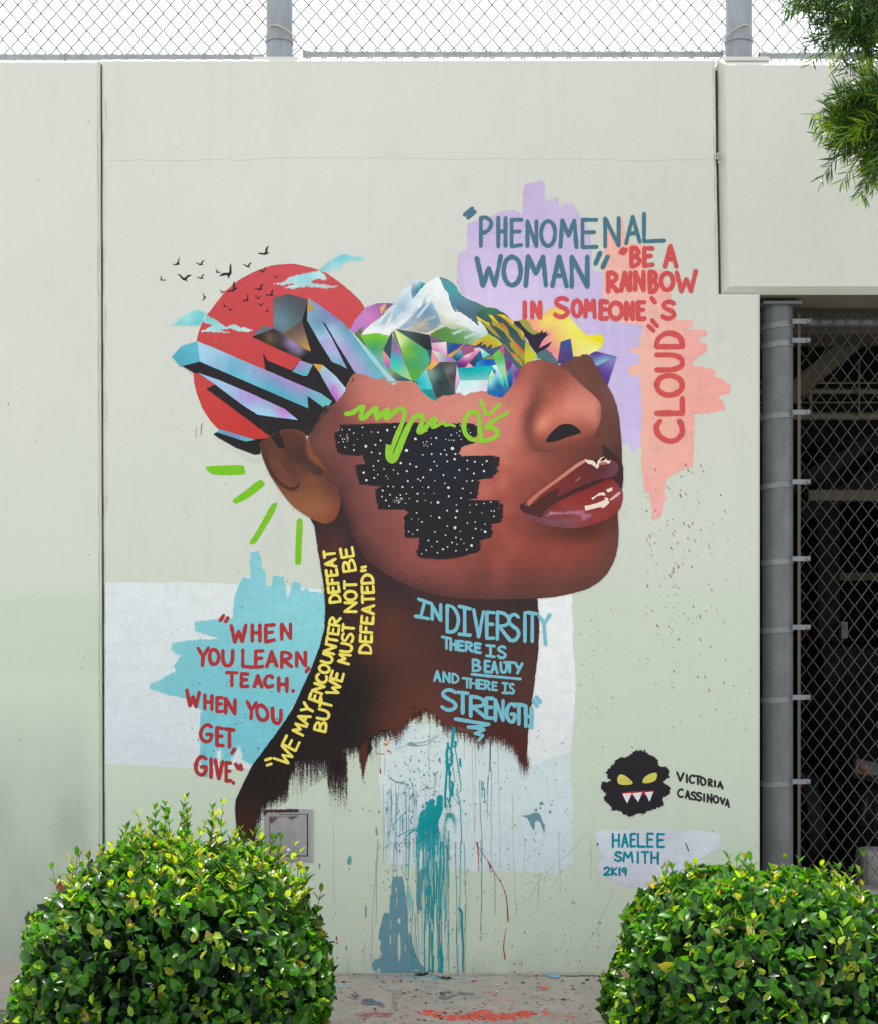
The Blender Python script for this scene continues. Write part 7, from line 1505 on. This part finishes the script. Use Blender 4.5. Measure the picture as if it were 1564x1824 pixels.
bush('low bush at the far lower left corner, only a few leaves in view', at(-232, 1800, -1.45).x, -1.45, .43, .40, .40, 7000, 13, [], [])
# a dead leaf caught on the left bush, a pale moth-like leaf on the right one
def caught(name, px, py, y, L, W, col, label):
    c = at(px, py, y); V = []; F = []
    for i in range(7):
        u = i/6; w = W*math.sin(math.pi*(u*.92+.04))
        for s_ in (-1, 0, 1): V.append((c.x+s_*w*.5+.006*math.sin(u*6), c.y-.01*abs(s_)-.012*u, c.z+(u-.5)*L))
    for i in range(6):
        for j in range(2): F.append((i*3+j, i*3+j+1, (i+1)*3+j+1, (i+1)*3+j))
    o = link(name, mesh_from(name, V, F, True), mat_simple('caught_'+name, col, .6, 0, .2, 90)); md = o.modifiers.new('s', 'SOLIDIFY'); md.thickness = .001
    tag(o, label, 'leaf')
caught('dry_leaf', 112, 1582, -1.40, .052, .028, (.32, .12, .035), 'rust orange dead leaf caught on the left shoulder of the left bush')
caught('withered_leaf', 1112, 1733, -1.62, .034, .02, (.35, .24, .15), 'pale tan withered leaf caught low on the left side of the right bush')

# ---------------------------------------------------------------- tree whose branches hang in at the top right
TREE = tag(empty('tree', (2.75, -1.55, -.16)), 'fine leaved evergreen tree hanging into the picture at the upper right', 'tree')
mb = MB()
tr_pts = [(2.75, -1.55, -.2), (2.73, -1.57, .8), (2.70, -1.53, 1.8), (2.62, -1.5, 2.8), (2.55, -1.5, 3.8), (2.5, -1.45, 5.0)]
mb.tube(tr_pts, [.13, .11, .10, .085, .06, .03], 12); mb.build('trunk', M_BARK, TREE, smooth=True)
rng = np.random.default_rng(21); rr = random.Random(21)
mb = MB(); ml = MB(); B = []; A = []; Nn = []; LL = []; CC = []
def twig(p, dirn, L, bright):
    p = np.array(p, float); dirn = unit(np.array(dirn, float))
    pts = [p]; dd = dirn.copy()
    for k in range(5):
        dd = unit(dd+np.array([0, 0, -.10])+rng.normal(0, .07, 3)); pts.append(pts[-1]+dd*L/5)
    mb.tube([tuple(q) for q in pts], [.0024, .0021, .0018, .0014, .001, .0006], 4)
    m = int(L/.0052)
    for i in range(m):
        u = (i+.5)/m*5; k = min(4, int(u)); c = pts[k]+(pts[k+1]-pts[k])*(u-k); ax = unit(pts[k+1]-pts[k])
        a = rr.uniform(0, 6.28); s1 = unit(np.cross(ax, np.array([.3, .2, 1.0]))); s2 = np.cross(ax, s1)
        o_ = s1*math.cos(a)+s2*math.sin(a)
        B.append(c); A.append(unit(o_*.75+ax*.75+np.array([0, 0, -.08])+rng.normal(0, .1, 3))); Nn.append(unit(np.cross(o_, ax)+rng.normal(0, .5, 3)))
        LL.append(rr.uniform(.040, .074)*(1-.3*(i/m > .9)))
        tipn = i/m
        if bright and tipn > .35: c_ = (.16, .28, .018) if rr.random() < .7 else (.10, .22, .02)  # sunlit look of the twig tips is put into the leaf colour
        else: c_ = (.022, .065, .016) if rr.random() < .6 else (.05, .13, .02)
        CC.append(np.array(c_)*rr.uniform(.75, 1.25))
def cluster(px, py, y, rad, n, dirn, bright, spread=.38):
    c = np.array(at(px, py, y))
    for k in range(n):
        o_ = rng.normal(0, 1, 3)*rad*np.array([.55, .8, .55])
        d_ = np.array(dirn)+rng.normal(0, spread, 3)
        twig(c+o_, d_, rr.uniform(.10, .20), rr.random() < bright)
Y0 = -1.5
for px, py, rad, n, dirn, br in ((1560, -15, .09, 40, (-.6, 0, -.35), .08), (1510, -10, .05, 14, (-.8, 0, -.25), .05), (1545, 10, .06, 26, (-.5, -.1, -.6), .1), (1460, -25, .04, 8, (-1, 0, -.05), .05), (1600, 40, .04, 14, (-.3, 0, -.7), .15), (1606, 110, .03, 10, (-.4, 0, -.2), .9),
      (1590, 188, .045, 34, (-.9, -.1, .35), .15), (1562, 202, .045, 40, (-1, -.15, .08), .6), (1574, 220, .05, 36, (-.7, -.1, -.35), .4), (1606, 236, .06, 28, (-.35, 0, -.8), .25), (1700, 110, .13, 40, (-.2, 0, -.3), .2), (1680, 0, .16, 34, (-.3, 0, -.3), .2), (1700, 230, .14, 30, (-.2, 0, -.5), .2), (1600, -90, .16, 34, (-.6, 0, .1), .2), (1480, -80, .08, 10, (-.7, 0, .0), .1), (1820, 60, .2, 34, (.3, 0, -.3), .2), (1780, -160, .2, 34, (.2, 0, .3), .3), (1950, -60, .2, 30, (.7, 0, .1), .3), (1700, -300, .2, 34, (-.2, 0, .7), .3), (1900, -300, .2, 30, (.4, 0, .7), .3)):
    cluster(px, py, Y0+rr.uniform(-.08, .08), rad, n, dirn, br)
mb.build('twigs', M_TWIG, TREE)
for p0, p1, r in (((2.6, -1.5, 3.0), (1.62, -1.5, 3.22), .018), ((2.58, -1.5, 3.4), (1.55, -1.5, 3.62), .02), ((2.55, -1.5, 3.7), (1.9, -1.4, 4.1), .018), ((2.52, -1.5, 4.1), (2.2, -1.7, 4.6), .02), ((2.55, -1.5, 3.6), (3.2, -1.4, 4.2), .02)):
    a, b = np.array(p0), np.array(p1); m_ = (a+b)/2+np.array([0, 0, .08])
    mb2 = MB(); mb2.tube([tuple(a), tuple(m_), tuple(b)], [r, r*.7, r*.3], 8); mb2.build('limb', M_BARK, TREE, smooth=True)
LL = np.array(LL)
leaves_mesh('crown', np.array(B), np.array(A), np.array(Nn), LL, np.full(len(LL), .0046), np.array(CC), M_NEEDLE, TREE, curl=.12, slim=True)
